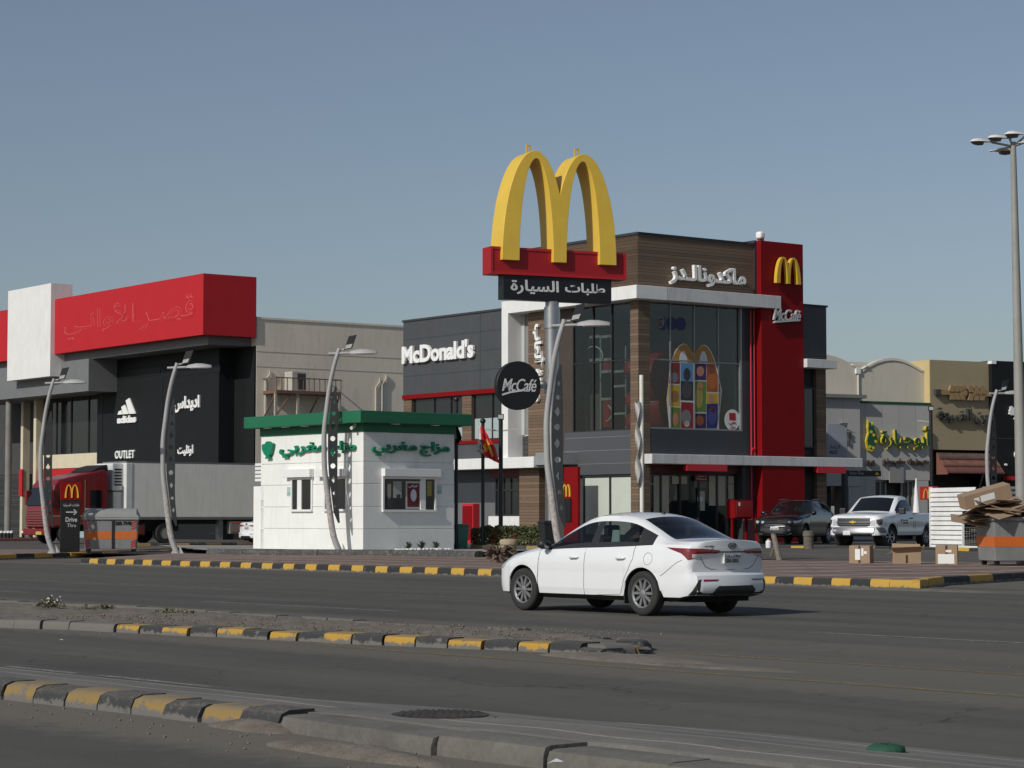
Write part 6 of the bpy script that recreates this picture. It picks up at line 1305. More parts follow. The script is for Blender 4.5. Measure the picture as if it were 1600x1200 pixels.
flag('black flagpole with a dark green flag, half hidden by the kiosk', 713, 78.6, 627, ([(711, 664), (708.5, 675), (708.5, 684), (712, 690)], [(714, 664), (719, 676), (722, 685), (715, 696)]), lambda f, g: 2 if g < .3 and f < .7 else 3)
def floodpost(label, px, Y, ytop, sgn):
    x = PY(px, 700, Y).x; zt = PY(px, ytop, Y).z; t = thing('floodlight_post', label, 'lamp post', (x, Y, .3), 0, 'black floodlight posts'); pole(t, x, Y, .3, zt, .075)
    k = MB(); k.box(x - .11, x + .11, Y - .1, Y + .06, zt + .002, zt + .2); k.build('floodlight', m_plate, t, bevel=.01); k = MB(); k.box(x - .09, x + .09, Y - .13, Y - .101, zt + .03, zt + .17); k.build('lens', m_lens, t)
    za = PY(px, ytop + 18, Y).z
    for s in sgn: k = MB(); k.hexa([(x + s * .08, Y - .05, za), (x + s * .6, Y - .06, za + .05), (x + s * .6, Y + .06, za + .05), (x + s * .08, Y + .05, za), (x + s * .08, Y - .05, za + .05), (x + s * .6, Y - .06, za + .1), (x + s * .6, Y + .06, za + .1), (x + s * .08, Y + .05, za + .05)]); k.build('light_arm', m_lens, t)
    return t
floodpost('black floodlight post beside the red flag', 782.5, 79.5, 656, (-1, 1))
floodpost('black floodlight post in front of the tan bakery side wall', 1455, 100.0, 642, (-1,))
# bollards at the far left kerb
first = None
for i, px in enumerate((2, 8, 13, 18, 36, 49, 60, 70)):
    p = G(px, 842.5, .14); zt = .62
    if first is None:
        first = thing('kerb_bollard', 'small black bollard with a white ring by the store kerb', 'bollard', tuple(p), 0, 'row of small bollards by the store')
        k = MB(); k.lathe(p, [(.09, 0), (.09, .36)], 10); k.build('shaft', m_bpole, first, smooth=40); k = MB(); k.lathe(p, [(.1, .361), (.1, .46), (.02, .5)], 10); k.build('cap', m_pvc, first, smooth=40)
    else: dup(first, p)
# agaves, pebble bed
def agave(label, p, R, n, seed):
    k = MB(); rg = random.Random(seed)
    for i in range(n):
        a = 6.28 * i / n + rg.uniform(-.2, .2); el = rg.uniform(.25, 1.25); L = R * rg.uniform(.75, 1.1); d = Vector((math.cos(a) * math.cos(el), math.sin(a) * math.cos(el), math.sin(el))); sd = Vector((-math.sin(a), math.cos(a), 0)) * .028
        c = p; m = c + d * L * .55 + Vector((0, 0, .03)); e = c + d * L - Vector((0, 0, .12 * L)); k.add([c - sd * .6, c + sd * .6, m + sd, e, m - sd], [(0, 1, 2, 3, 4)])
    return tag(k.build('agave_plant', M('agave_leaf', (.035, .06, .03), .5, var=.3)), label, 'plant', 'small spiky plants in front of the kiosk')
for i, (px, R) in enumerate(((628.5, .3), (649, .36), (671, .32))):
    q = KR.pt(KR.S(px, 855), .34, .35); agave(('spiky green plant next to the kiosk corner', 'largest spiky green plant, between two smaller ones by the kiosk', 'spiky green plant towards the kiosk end by the green bin')[i], q, R, 22, i)
for j in range(2): pass
k = MB(); rg = random.Random(2)
for i in range(160): s = rg.uniform(KR.S(610, 858), KR.S(690, 858)); rock(k, KR.pt(s, .325, rg.uniform(.1, .6)), rg.uniform(.02, .05), rg, n=6, m=4)
tag(k.build('white_pebbles', m_pvc), None, None, None, 'stuff')
# broken post on the right pavement
bpz = thing('broken_post', 'broken leaning grey post with a brace at the pavement edge', 'post', tuple(G(1213, 873, .15)))
q = G(1218, 875, .15); k = MB(); k.tube([q, q + Vector((-.18, 0, .78))], [.085, .075], 8); k.build('post', M('weathered_post', (.2, .18, .15), .9, var=.3, vs=5), bpz, smooth=40)
q2 = G(1204, 872, .15); k = MB(); k.tube([q2, q2 + Vector((.16, 0, .55))], [.04, .03], 7); k.build('brace', m_cardd, bpz, smooth=40)
bt = thing('plastic_bottle', 'small white bottle on the parking kerb', 'bottle', tuple(Vector((PY(1200.5, 800, 79).x, 79, .33)))); k = MB(); k.lathe(bt.location, [(.09, 0), (.1, .05), (.1, .22), (.05, .27)], 12); k.build('body', m_pvc, bt, smooth=40); k = MB(); k.lathe(Vector(bt.location) + Vector((0, 0, .271)), [(.045, 0), (.045, .05)], 10); k.build('cap', m_alu, bt)
# manhole, rag, weeds, litter
mc = G(687, 1117, .1); 
def islz(v): return .098 * (1 - sstep(.25, 1.0, (v - 8.45) / 1.9)) + .006
zc = islz(mc.dot(RN)) - .012
mh = thing('manhole_cover', 'round rusty manhole cover set in the concrete island', 'manhole cover', (mc.x, mc.y, zc)); k = MB(); k.lathe((mc.x, mc.y, zc - .05), [(.36, 0), (.36, .055), (.35, .06), (.01, .06)], 40); k.build('frame', M('manhole_frame', (.16, .145, .125), .9, var=.3, dirt=.5), mh, smooth=30)
k = MB(); k.lathe((mc.x, mc.y, zc - .03), [(.31, 0), (.31, .048), (.01, .048)], 40)
for i in range(-7, 8):
    for j in range(-7, 8):
        x, y = i * .048, j * .048
        if x * x + y * y < .28 ** 2: dx, dy = (.02, .008) if (i + j) % 2 else (.008, .02); k.box(mc.x + x - dx, mc.x + x + dx, mc.y + y - dy, mc.y + y + dy, zc + .0185, zc + .028)
k.build('lid', M('manhole_iron', (.055, .05, .045), .6, var=.3, metal=.4, dirt=.5, dcol=(.18, .15, .12)), mh, smooth=30)
rgp = G(1385, 1166, .07); zr_ = islz(rgp.dot(RN)) + .01; k = MB(); rings = []
for i, (f, h) in enumerate(((1.0, 0), (1.03, .012), (.95, .035), (.6, .05), (.05, .048))):
    rings.append([])
    for j in range(20):
        a = 2 * math.pi * j / 20; r = 1 + .18 * mno.noise(Vector((math.cos(a) * 1.5, math.sin(a) * 1.5, 2))) ; sx_, sy_ = .098 * r * f * (1.1 if abs(math.cos(a)) > .5 else 1), .10 * r * f
        rings[-1].append(Vector((rgp.x + math.cos(a) * sx_, rgp.y + math.sin(a) * sy_, zr_ + h * (1 + .3 * mno.noise(Vector((i, a * 2, 0)))))))
k.loft(rings); tag(k.build('green_rag', M('rag_green', (.015, .075, .042), .8, var=.3, vs=12, bump=.6, bs=60), smooth=50), 'crumpled dark green cloth lying on the concrete island', 'rag')
rg = random.Random(15)
def weed(label, p, R, n, h, flowers=0):
    t = thing('weed', label, 'plant', tuple(p), 0, 'weeds on the dirt median'); k = MB()
    for i in range(n):
        a = rg.uniform(0, 6.28); r = rg.uniform(0, R); c = p + Vector((math.cos(a) * r, math.sin(a) * r * .6, rg.uniform(.0, h) * (1 - r / R * .6))); u = Vector((rg.gauss(0, 1), rg.gauss(0, 1), rg.gauss(0, .8))).normalized(); v = u.orthogonal(); s = rg.uniform(.012, .03); k.add([c - u * s, c + v * s * .4, c + u * s, c - v * s * .4], [(0, 1, 2, 3)])
    k.build('leaf', M('weed_leaf', (.13, .125, .075), .8, var=.4, vs=8), t)
    k = MB()
    for i in range(max(6, n // 25)): a = rg.uniform(0, 6.28); k.cyl(p, p + Vector((math.cos(a) * R * .7, math.sin(a) * R * .4, h * rg.uniform(.5, 1))), .004, .002, 4)
    k.build('stem', m_dry, t)
    if flowers:
        k = MB()
        for i in range(flowers): a = rg.uniform(0, 6.28); k.sphere(p + Vector((math.cos(a) * R * rg.uniform(.1, .8), math.sin(a) * R * .4, h * rg.uniform(.5, 1.05))), .011, 6, 4)
        k.build('flower', m_pvc, t)
for lb, px, py, R, n, h, fl in (('pale flowering weed on the dirt median', 78, 950, .24, 300, .16, 14), ('low sparse weed patch beside the flowering weed', 135, 953, .25, 90, .06, 0), ('tiny low weed patch on bare dirt beside the sparse patch', 165, 951, .2, 120, .06, 0), ('low green weed against the far median kerb', 268, 958, .3, 150, .07, 0)):
    weed(lb, G(px, py, .12), R, n, h, fl)
k = MB(); rg = random.Random(22)
for i in range(800):
    t = rg.random() * .93; a = MF[1] + (MF[-1] - MF[1]) * t; p = a + RN * rg.uniform(.35, 2.0); rock(k, (p.x, p.y, .115 + rg.uniform(-.01, .02)), rg.uniform(.005, .016), rg, n=6, m=4)
for i in range(160): u = rg.uniform(u1 - 7, u0 + 1); p = UV(u, 8.15 - abs(rg.gauss(0, .35)) - .05); rock(k, (p.x, p.y, .004), rg.uniform(.004, .013), rg, n=5, m=4)
tag(k.build('gravel', M('gravel_brown', (.17, .14, .11), .9, var=.4, vs=5)), None, None, None, 'stuff')
k = MB()
for px, py, s in ((25, 1089, .03), (320, 1128, .02), (868, 1192, .06), (1018, 1021, .05), (755, 1013, .03), (490, 1004, .05), (445, 1143, .02), (42, 985, .05), (610, 906, .1), (180, 992, .05), (360, 998, .04), (95, 1000, .03)):
    z = islz(8.9) if py > 1130 and px > 450 else .003; p = G(px, py, z); a = rg.uniform(0, 3); u = Vector((math.cos(a), math.sin(a), 0)) * s; v = Vector((-math.sin(a), math.cos(a), .5)) * s * .6; k.add([p - u, p + v * .3 - u * .2, p + u + v * .1, p + u * .6 + v], [(0, 1, 2, 3)])
tag(k.build('litter', m_lab), None, None, None, 'stuff')
k = MB(); rg = random.Random(30)
for i in range(90): u = rg.uniform(-25, 30); p = UV(u, rg.choice((13.9, 17.2, 33.4)) + rg.gauss(0, .35)); rock(k, (p.x, p.y, .004), rg.uniform(.006, .016), rg, n=5, m=4)
tag(k.build('road_grit', M('gravel_brown', (.17, .14, .11), .9)), None, None, None, 'stuff')
# ================================================================ vehicles
def crom(P, t):
    n = len(P) - 1; i = min(int(t), n - 1); f = t - i; g = lambda k: P[max(0, min(n, k))]
    return tuple(.5 * (2 * b + (c - a) * f + (2 * a - 5 * b + 4 * c - d) * f * f + (3 * b - a - 3 * c + d) * f ** 3) for a, b, c, d in zip(g(i - 1), g(i), g(i + 1), g(i + 2)))
class Car:
    """body shell lofted through stations; each station: belt point, rail point, centre-line point"""
    def __init__(s, st, rows, dys, low, wheels, Ra, zc, rear, front, wins, nstat=110, gv=6, tu=7):
        s.st, s.rows, s.dys, s.low, s.gv, s.tu = st, rows, dys, low, gv, tu; n = len(st) - 1
        ts = sorted(set([round(n * i / nstat, 4) for i in range(nstat + 1)] + [w for q in wins for w in q[:2]])); s.ts = ts; s.L, s.Gr, s.T = [], [], []
        for t in ts:
            xb, yb, zb, xr, yr, zr, xc, zcn = crom(st, t); lo = []
            we = max(0, t - (n - 2)) / 2; wf = max(0, 2 - t) / 2
            for j, (zr_, dy) in enumerate(zip(rows, dys)):
                z = min(zr_, zb - .018 * j) if zr_ is not None else zb; z = max(z, low(xb) if j == len(rows) - 1 else low(xb) + .012 * (len(rows) - 1 - j)); y = yb + dy; x = xb + rear[0][j] * we ** 2 + front[0][j] * wf ** 2
                for xw in wheels:
                    d = abs(xb - xw)
                    if d < Ra: z = max(z, zc + math.sqrt(Ra * Ra - d * d) + .001 * (len(rows) - j)); y = y + (.012 if 2 < j < len(rows) - 1 else 0)
                lo.append(Vector((x, y, z)))
            s.L.append(lo)
            B, R = Vector((xb, yb, zb)), Vector((xr, yr, zr)); h = zr - zb
            s.Gr.append([B + (R - B) * (k / gv) + Vector((0, .05 * min(1, h * 2) * math.sin(math.pi * k / gv) * .6, 0)) for k in range(gv + 1)])
            s.T.append([Vector((xr + (xc - xr) * (1 - (1 - k / tu) ** 2), yr * (1 - k / tu), zr + (zcn - zr) * (1 - (1 - k / tu) ** 2.2))) for k in range(tu + 1)])
        def cap(i, cf):
            g = []
            for j in range(len(rows) - 1, -1, -1): p = s.L[i][j]; g.append([Vector((p.x + cf[1][j] * (1 - (1 - k / tu) ** 2), p.y * (1 - k / tu), p.z)) for k in range(tu + 1)])
            for q in range(1, gv): p = s.Gr[i][q]; w = q / gv; g.append([Vector((p.x + (cf[1][0] * (1 - w) + (s.T[i][-1].x - s.T[i][0].x) * w) * (1 - (1 - k / tu) ** 2), p.y * (1 - k / tu), p.z + (s.T[i][k].z - s.T[i][0].z) * w)) for k in range(tu + 1)])
            g.append(s.T[i]); return g
        s.capF, s.capR = cap(0, front), cap(len(ts) - 1, rear)
    def region(s, kind, i, k):              # which named part a face belongs to
        t = (s.ts[i] + s.ts[i + 1]) / 2; return s.classify(kind, t, k, s)
    def build(s, root, classify, mats):
        s.classify = classify; parts = {}
        def quad(kind, i, k, a, b, c, d):
            nm = s.region(kind, i, k) if kind in 'LGT' else classify(kind, i, k, s)
            mb = parts.setdefault(nm, MB())
            mb.add([a, b, c, d], [(0, 1, 2, 3)]); m = lambda p: Vector((p.x, -p.y, p.z)); mb.add([m(a), m(d), m(c), m(b)], [(0, 1, 2, 3)])
        for i in range(len(s.ts) - 1):
            for g, kind in ((s.L, 'L'), (s.Gr, 'G'), (s.T, 'T')):
                for k in range(len(g[i]) - 1): quad(kind, i, k, g[i][k], g[i + 1][k], g[i + 1][k + 1], g[i][k + 1])
        for g, kind in ((s.capF, 'F'), (s.capR, 'R')):
            for i in range(len(g) - 1):
                for k in range(s.tu): quad(kind, i, k, g[i][k], g[i][k + 1], g[i + 1][k + 1], g[i + 1][k])
        out = {}
        for nm, mb in parts.items():
            sides = (nm,)
            if nm[-1] == '2':               # a part on each side: split by the sign of y
                for sg in (1, -1):
                    m2 = MB()
                    for f in mb.f:
                        if sum(mb.v[q].y for q in f) * sg > 0: m2.add([mb.v[q] for q in f], [range(len(f))])
                    out[(nm[:-1], sg)] = s.fin(m2, nm[:-1], mats, root)
            else: out[nm] = s.fin(mb, nm, mats, root)
        return out
    def fin(s, mb, nm, mats, root):
        o = mb.build(nm, mats.get(nm, mats['body']), root, False); me = o.data; bm = bmesh.new(); bm.from_mesh(me); bmesh.ops.remove_doubles(bm, verts=bm.verts, dist=.0008); bmesh.ops.recalc_face_normals(bm, faces=bm.faces); bm.to_mesh(me); bm.free()
        me.polygons.foreach_set('use_smooth', [True] * len(me.polygons)); me.set_sharp_from_angle(angle=math.radians(42)); return o
    def side(s, x, z):                      # outer surface, left side
        for i in range(len(s.ts) - 1):
            a, b = s.L[i][3].x, s.L[i + 1][3].x
            if b <= x <= a: break
        f = (a - x) / max(1e-6, a - b); col = [s.L[i][j] + (s.L[i + 1][j] - s.L[i][j]) * f for j in range(len(s.rows))][::-1] + [s.Gr[i][q] + (s.Gr[i + 1][q] - s.Gr[i][q]) * f for q in range(1, s.gv + 1)]
        for p, q in zip(col, col[1:]):
            if p.z <= z <= q.z: g = (z - p.z) / max(1e-6, q.z - p.z); return Vector((x, p.y + (q.y - p.y) * g, z))
        return Vector((x, col[-1].y if z > col[-1].z else col[0].y, z))
    def wrap(s, d, z):                      # distance d round the rear corner, from the side (d<0) to the tail (d>0)
        z = round(z, 4); ca = s.__dict__.setdefault('_w', {})
        if z not in ca:
            P = []
            for i in range(len(s.ts) - 30, len(s.ts)):
                col = s.L[i][::-1] + s.Gr[i][1:]; q = col[0] if z < col[0].z else col[-1]
                for a, b in zip(col, col[1:]):
                    if a.z <= z <= b.z: f = (z - a.z) / max(1e-6, b.z - a.z); q = a + (b - a) * f; break
                P.append(Vector((q.x, q.y, 0)))
            n0 = len(P) - 1
            for k in range(1, s.tu + 1):
                q = s.capR[0][k] if z < s.capR[0][k].z else s.capR[-1][k]
                for a, b in zip(s.capR, s.capR[1:]):
                    if a[k].z <= z <= b[k].z: f = (z - a[k].z) / max(1e-6, b[k].z - a[k].z); q = a[k] + (b[k] - a[k]) * f; break
                P.append(Vector((q.x, q.y, 0)))
            S_ = [0]
            for a, b in zip(P, P[1:]): S_.append(S_[-1] + (b - a).length)
            ca[z] = (P, [x - S_[n0] for x in S_])
        P, S_ = ca[z]
        for i in range(len(P) - 1):
            if d <= S_[i + 1] or i == len(P) - 2: break
        f = max(0, min(1, (d - S_[i]) / max(1e-6, S_[i + 1] - S_[i]))); p = P[i] + (P[i + 1] - P[i]) * f
        t = (P[min(i + 2, len(P) - 1)] - P[max(i - 1, 0)]).normalized(); n = Vector((t.y, -t.x, 0))
        if n.x > 0 and n.y < 0: n = -n
        if n.y < -.2 or n.x > .3: n = -n
        return Vector((p.x, p.y, z)), n
    def end(s, g, y, z):                    # front or rear surface
        sg = 1 if y >= 0 else -1; y = abs(y)
        pr = []
        for row in g:
            for k in range(s.tu):
                if row[k + 1].y <= y <= row[k].y + 1e-6: f = (row[k].y - y) / max(1e-6, row[k].y - row[k + 1].y); pr.append(row[k] + (row[k + 1] - row[k]) * f); break
            else: pr.append(row[0])
        for p, q in zip(pr, pr[1:]):
            if p.z <= z <= q.z: f = (z - p.z) / max(1e-6, q.z - p.z); return Vector((p.x + (q.x - p.x) * f, sg * y, z))
        return Vector((pr[-1].x if z > pr[-1].z else pr[0].x, sg * y, z))
def patch(root, name, mat, poly, fn, cuts=4, thick=.012, off=.006, par=None):
    """a panel laid on a car's surface: polygon in the surface's own coordinates, fn gives (point, outward direction)"""
    bm = bmesh.new(); f = bm.faces.new([bm.verts.new((p[0], p[1], 0)) for p in poly]); bmesh.ops.triangulate(bm, faces=[f])
    if cuts: bmesh.ops.subdivide_edges(bm, edges=bm.edges[:], cuts=cuts, use_grid_fill=True)
    vs = []; 
    for v in bm.verts: p, n = fn(v.co.x, v.co.y); vs.append((p + n * off, p - n * thick))
    bm.verts.index_update(); top = [a for a, b in vs]; bot = [b for a, b in vs]; N = len(vs); fs = [tuple(v.index for v in q.verts) for q in bm.faces]
    side = [(e.verts[0].index, e.verts[1].index) for e in bm.edges if len(e.link_faces) == 1]; bm.free()
    mb = MB(); mb.add(top + bot, fs + [(a, b, b + N, a + N) for a, b in side]); return mb.build(name, mat, par or root, False, 50)
def car_paint(name, col, rough=.22, metal=.0): return M(name, col, rough, metal, var=.02, coat=.7, spec=.5)
m_tyre = M('tyre_rubber', (.022, .022, .022), .85, var=.2, dirt=.25, dcol=(.09, .08, .065), streak=False); m_alloy = M('wheel_silver', (.42, .42, .42), .38, metal=.8, var=.06); m_trim = M('black_plastic', (.018, .018, .019), .5, var=.1); m_under = M('underbody_light_block', (.006, .006, .006), .9)
m_chrome = M('chrome', (.22, .22, .23), .2, metal=1., var=.03); m_cabin = M('cabin_grey', (.035, .034, .033), .8, var=.2); m_cglass = glass('car_glass', (.45, .48, .48)); m_tint = M('tinted_glass', (.008, .009, .010), .03, var=.1, spec=.8)
m_tail = M('tail_lamp_red', (.17, .004, .008), .15, var=.1, coat=.8); m_tailc = M('tail_lamp_clear', (.42, .40, .40), .2, coat=.5, var=.15); m_headl = M('headlamp_glass', (.45, .47, .48), .12, var=.15, coat=.8); m_plt = M('number_plate', (.62, .63, .62), .45, var=.05)
def wheel(root, x, y, r, w, steer=0., spokes=10, rimr=.66, rimmat=None):
    sg = 1 if y > 0 else -1; c = Vector((x, y, r)); ax = Vector((math.sin(steer) * -sg * 1., math.cos(steer) * sg, 0)); u = Vector((math.cos(steer), math.sin(steer), 0)); R = r * rimr
    k = MB(); k.lathe(c, [(R, -w * .5), (r * .9, -w * .5), (r * .985, -w * .4), (r, -w * .25), (r, w * .25), (r * .985, w * .4), (r * .93, w * .485), (r * .8, w * .5), (R, w * .44), (R, -w * .5)], 40, ax, False); wo = k.build('wheel', m_tyre, root, False, 40)
    k = MB(); k.lathe(c, [(.01, w * .12), (R * .92, w * .12), (R * .96, w * .4), (R + .004, w * .46), (R + .004, w * .3), (R, -w * .3), (.01, -w * .3)], 40, ax); k.build('rim_well', M('wheel_dark', (.08, .08, .08), .5, metal=.5), wo, False, 40)
    k = MB(); k.lathe(c, [(R * .9, w * .36), (R * .97, w * .43), (R * 1.0, w * .475), (R * 1.02, w * .45), (R * 1.0, w * .3), (R * .9, w * .36)], 40, ax, False)
    k.lathe(c, [(R * .24, w * .2), (R * .24, w * .40), (R * .12, w * .44), (.005, w * .44)], 20, ax)
    for i in range(spokes):
        a = 2 * math.pi * i / spokes; d = u * math.cos(a) + Vector((0, 0, 1)) * math.sin(a); t = ax.cross(d); p = []
        for rr, wd, h in ((R * .2, R * .06, w * .41), (R * .55, R * .115, w * .40), (R * .93, R * .085, w * .415)):
            b = c + d * rr + ax * h; p.append([b - t * wd - ax * .02, b - t * wd * .8, b + t * wd * .8, b + t * wd - ax * .02])
        k.loft(p, True)
    k.build('rim', rimmat or m_alloy, wo, False, 40); return wo
def seat(root, x, y): 
    k = MB(); k.hexa([(x - .1, y - .22, .5), (x + .12, y - .22, .5), (x + .12, y + .22, .5), (x - .1, y + .22, .5), (x - .3, y - .19, 1.08), (x - .17, y - .19, 1.08), (x - .17, y + .19, 1.08), (x - .3, y + .19, 1.08)]); o = k.build('seat', m_cabin, root, False, bevel=.05, seg=3)
    k = MB(); k.box(x - .34, x - .22, y - .12, y + .12, 1.11, 1.27); k.build('headrest', m_cabin, o, False, bevel=.03, seg=3)
def curve3(root, name, pts, r, mat): k = MB(); k.tube(pts, r, 6); return k.build(name, mat, root, False)
# ---- the white sedan on the road
m_wpaint = car_paint('car_white', (.74, .755, .76))
#       belt x,y,z          rail x,y,z          centre x,z
SED = [(2.02, .50, .60, 2.03, .44, .63, 2.12, .64), (1.93, .68, .66, 1.94, .60, .71, 2.03, .73), (1.72, .765, .745, 1.72, .68, .80, 1.78, .825), (1.35, .80, .835, 1.35, .70, .885, 1.38, .915), (1.02, .81, .885, 1.0, .705, .945, 1.06, .975),
       (.82, .815, .905, .76, .695, .985, .86, 1.035), (.5, .82, .92, .38, .64, 1.19, .49, 1.25), (.1, .82, .935, -.02, .59, 1.365, .06, 1.42), (-.42, .82, .95, -.42, .575, 1.405, -.42, 1.458), (-.95, .815, .968, -.9, .57, 1.365, -.92, 1.425),
       (-1.32, .805, .985, -1.28, .60, 1.225, -1.34, 1.265), (-1.68, .785, 1.0, -1.66, .655, 1.075, -1.74, 1.10), (-1.95, .765, 1.0, -1.95, .665, 1.045, -2.0, 1.072), (-2.13, .715, .985, -2.14, .625, 1.04, -2.2, 1.07), (-2.21, .64, .965, -2.215, .56, 1.025, -2.265, 1.062)]
S_rows = [None, .90, .80, .70, .62, .575, .46, .36, .27, .2]; S_dy = [0, .022, .036, .045, .038, .038, .04, .036, .018, -.1]
def lowS(x): return .2 + .06 * sstep(1.5, 2.1, x) + .09 * sstep(-1.7, -2.2, x)
S_rear = ([0, 0, .02, .035, .04, -.03, -.05, -.045, 0, .08], [-.055, -.06, -.06, -.06, -.065, -.09, -.1, -.1, -.08, -.04]); S_front = ([0, .02, .05, .06, .06, .06, .06, .05, .02, -.05], [.1] * 10)
S_wins = [(5.25, 7.55), (7.55, 7.85), (7.85, 9.6), (9.6, 9.72), (9.72, 10.35), (4.85, 6.95), (9.25, 11.15)]
def sed_cls(kind, t, k, s):
    if kind == 'G':
        if 1 <= k <= 4:
            if 5.25 < t < 7.55: return 'front_window2'
            if 7.85 < t < 9.6: return 'rear_window2'
            if 9.72 < t < 10.35: return 'quarter_window2'
            if 5.1 < t < 10.42: return 'window_trim'
        if k == 0 and 5.25 < t < 10.42: return 'window_trim'
        return 'body'
    if kind == 'T':
        if k >= 1 and 4.85 < t < 6.95: return 'windshield'
        if k >= 1 and 9.25 < t < 11.15: return 'rear_window_glass'
        return 'body'
    if kind == 'L':
        x = crom(SED, t)[0]
        if k <= 6 and -.08 < x < .93: return 'front_door2'
        if k <= 6 and -.93 < x < -.1: return 'rear_door2'
        if k == 8: return 'lower_trim'
        return 'body'
    if kind == 'R' and t < 1: return 'lower_trim'
    return 'body'
def sedan(label, loc, rot, group=None):
    t = thing('sedan_car', label, 'car', loc, rot, group)
    c = Car(SED, S_rows, S_dy, lowS, (1.3, -1.3), .365, .31, S_rear, S_front, S_wins)
    mats = dict(body=m_wpaint, front_window=m_cglass, rear_window=m_cglass, quarter_window=m_trim, windshield=m_cglass, rear_window_glass=m_cglass, window_trim=m_trim, lower_trim=m_trim)
    o = c.build(t, sed_cls, mats)
    for x in (1.3, -1.3):
        for y in (.75, -.75): wheel(t, x, y, .313, .195)
    k = MB(); k.box(-2.05, 1.9, -.56, .56, .2, .5); k.box(-.92, .92, -.74, .74, .2, .84); k.build('underbody_light_block', m_under, t, False)  # plain black boxes filling the underside, added to block light
    k = MB(); k.box(-1.0, .9, -.7, .7, .841, .846); k.hexa([(.62, -.68, .85), (1.0, -.68, .85), (1.0, .68, .85), (.62, .68, .85), (.68, -.66, .97), (.98, -.66, .93), (.98, .66, .93), (.68, .66, .97)]); k.hexa([(-1.75, -.6, .9), (-1.1, -.64, .9), (-1.1, .64, .9), (-1.75, .6, .9), (-1.72, -.58, .99), (-1.1, -.62, .99), (-1.1, .62, .99), (-1.72, .58, .99)]); k.build('dashboard', m_cabin, t, False)
    for x in (.12, -.85):
        for y in (.36, -.36): seat(t, x, y)
    sd = lambda x, z: (c.side(x, z), Vector((0, 1, 0)))
    def side_line(name, pts, r=.0045, mat=m_trim):
        for sg in (1, -1):
            P = []
            for (x0, z0), (x1, z1) in zip(pts, pts[1:]):
                for q in range(6): f = q / 6; p = c.side(x0 + (x1 - x0) * f, z0 + (z1 - z0) * f); P.append(Vector((p.x, sg * (p.y - .0005), p.z)))
            p = c.side(*pts[-1]); P.append(Vector((p.x, sg * p.y, p.z))); curve3(t, name, P, r, mat)
    side_line('panel_gap', [(.93, .27), (.945, .5), (.93, .75), (.90, .9)]); side_line('panel_gap', [(-.085, .27), (-.09, .6), (-.11, .93)]); side_line('panel_gap', [(-.86, .30), (-.945, .5), (-1.06, .68), (-1.12, .80), (-1.13, .9), (-1.15, .975)]); side_line('panel_gap', [(.93, .27), (.4, .265), (-.2, .265), (-.86, .29)], .003)
    side_line('bumper_gap', [(-1.66, .56), (-1.82, .66), (-1.98, .76), (-2.05, .79)], .004)
    for sg in (1, -1):
        for x in (.12, -.88):
            dn = o[('front_door' if x > 0 else 'rear_door', sg)]; k = MB(); p = c.side(x, .80); k.tube([Vector((x + .09, sg * (p.y + .004), .795)), Vector((x + .07, sg * (p.y + .03), .8)), Vector((x - .06, sg * (p.y + .03), .805)), Vector((x - .09, sg * (p.y + .002), .805))], [.012, .017, .017, .012], 8); k.build('handle', m_wpaint, dn, False, 60)
        k = MB(); k.sphere((.72, sg * .93, .985), 1, 14, 8, (.075, .095, .075)); mo = k.build('mirror', m_trim, t, False, 60); k = MB(); k.hexa([(.62, sg * .78, .925), (.78, sg * .78, .925), (.74, sg * .88, .94), (.66, sg * .88, .94), (.62, sg * .77, .96), (.78, sg * .77, .96), (.74, sg * .88, .975), (.66, sg * .88, .975)]); k.build('mirror_arm', m_trim, mo, False)
        k = MB(); k.sphere((.645, sg * .93, .985), 1, 12, 6, (.012, .078, .055)); k.build('mirror_glass', m_chrome, mo, False, 60)
    # fuel flap, left side
    P = []
    for i in range(21): a = 2 * math.pi * i / 20; p = c.side(-1.42 + .085 * math.cos(a), .80 + .085 * math.sin(a)); P.append(Vector((p.x, p.y, p.z)))
    curve3(t, 'fuel_flap', P, .003, m_trim)
    rr = lambda y, z: (c.end(c.capR, y, z), Vector((-1, 0, 0)))
    XE = -2.2
    for sg in (1, -1):
        def wrap(s_, z, sg=sg): p, n = c.wrap(s_, z); return Vector((p.x, sg * p.y, p.z)), Vector((n.x, sg * n.y, 0)).normalized()
        tl_ = patch(t, 'tail_lamp', m_tail, [(-.50, .965), (-.25, .955), (-.02, .95), (.12, .945), (.40, .925), (.46, .895), (.33, .875), (.06, .865), (-.02, .805), (-.09, .79), (-.15, .84), (-.22, .885), (-.38, .93)], wrap, 7)
        patch(t, 'tail_lamp_lens', m_tailc, [(-.05, .872), (.18, .876), (.33, .885), (.2, .862), (.06, .825), (-.04, .815)], wrap, 5, off=.009, par=tl_)
        patch(t, 'reflector', m_tail, [(.10, .522), (.36, .522), (.33, .50), (.10, .495)], wrap, 3)
        patch(t, 'bumper_vent', m_trim, [(-.10, .33), (.02, .515), (.07, .525), (.05, .49), (.03, .36), (.10, .33), (.36, .33), (.5, .40), (.58, .415), (.58, .29), (.1, .27), (-.13, .29)], wrap, 5, off=.004)
    patch(t, 'bumper_insert', m_trim, [(-.40, .38), (-.33, .43), (.33, .43), (.40, .38), (.44, .275), (-.44, .275)], rr, 9, off=.012)
    px = min(c.end(c.capR, 0, z).x for z in (.735, .8, .885)) - .008; k = MB(); k.box(px, px + .08, -.165, .165, .735, .885); pl = k.build('number_plate', m_plt, t, False, bevel=.006)
    px -= .001; fp = Face(px, 0, 0, -1)
    k = MB(); text(k, '٥٧٦٥ د ك أ', fp, -.15, .15, .825, .87, .004, 0, bold=.012); text(k, '5765 KRD', fp, -.15, .12, .75, .80, .004, 0, bold=.012)
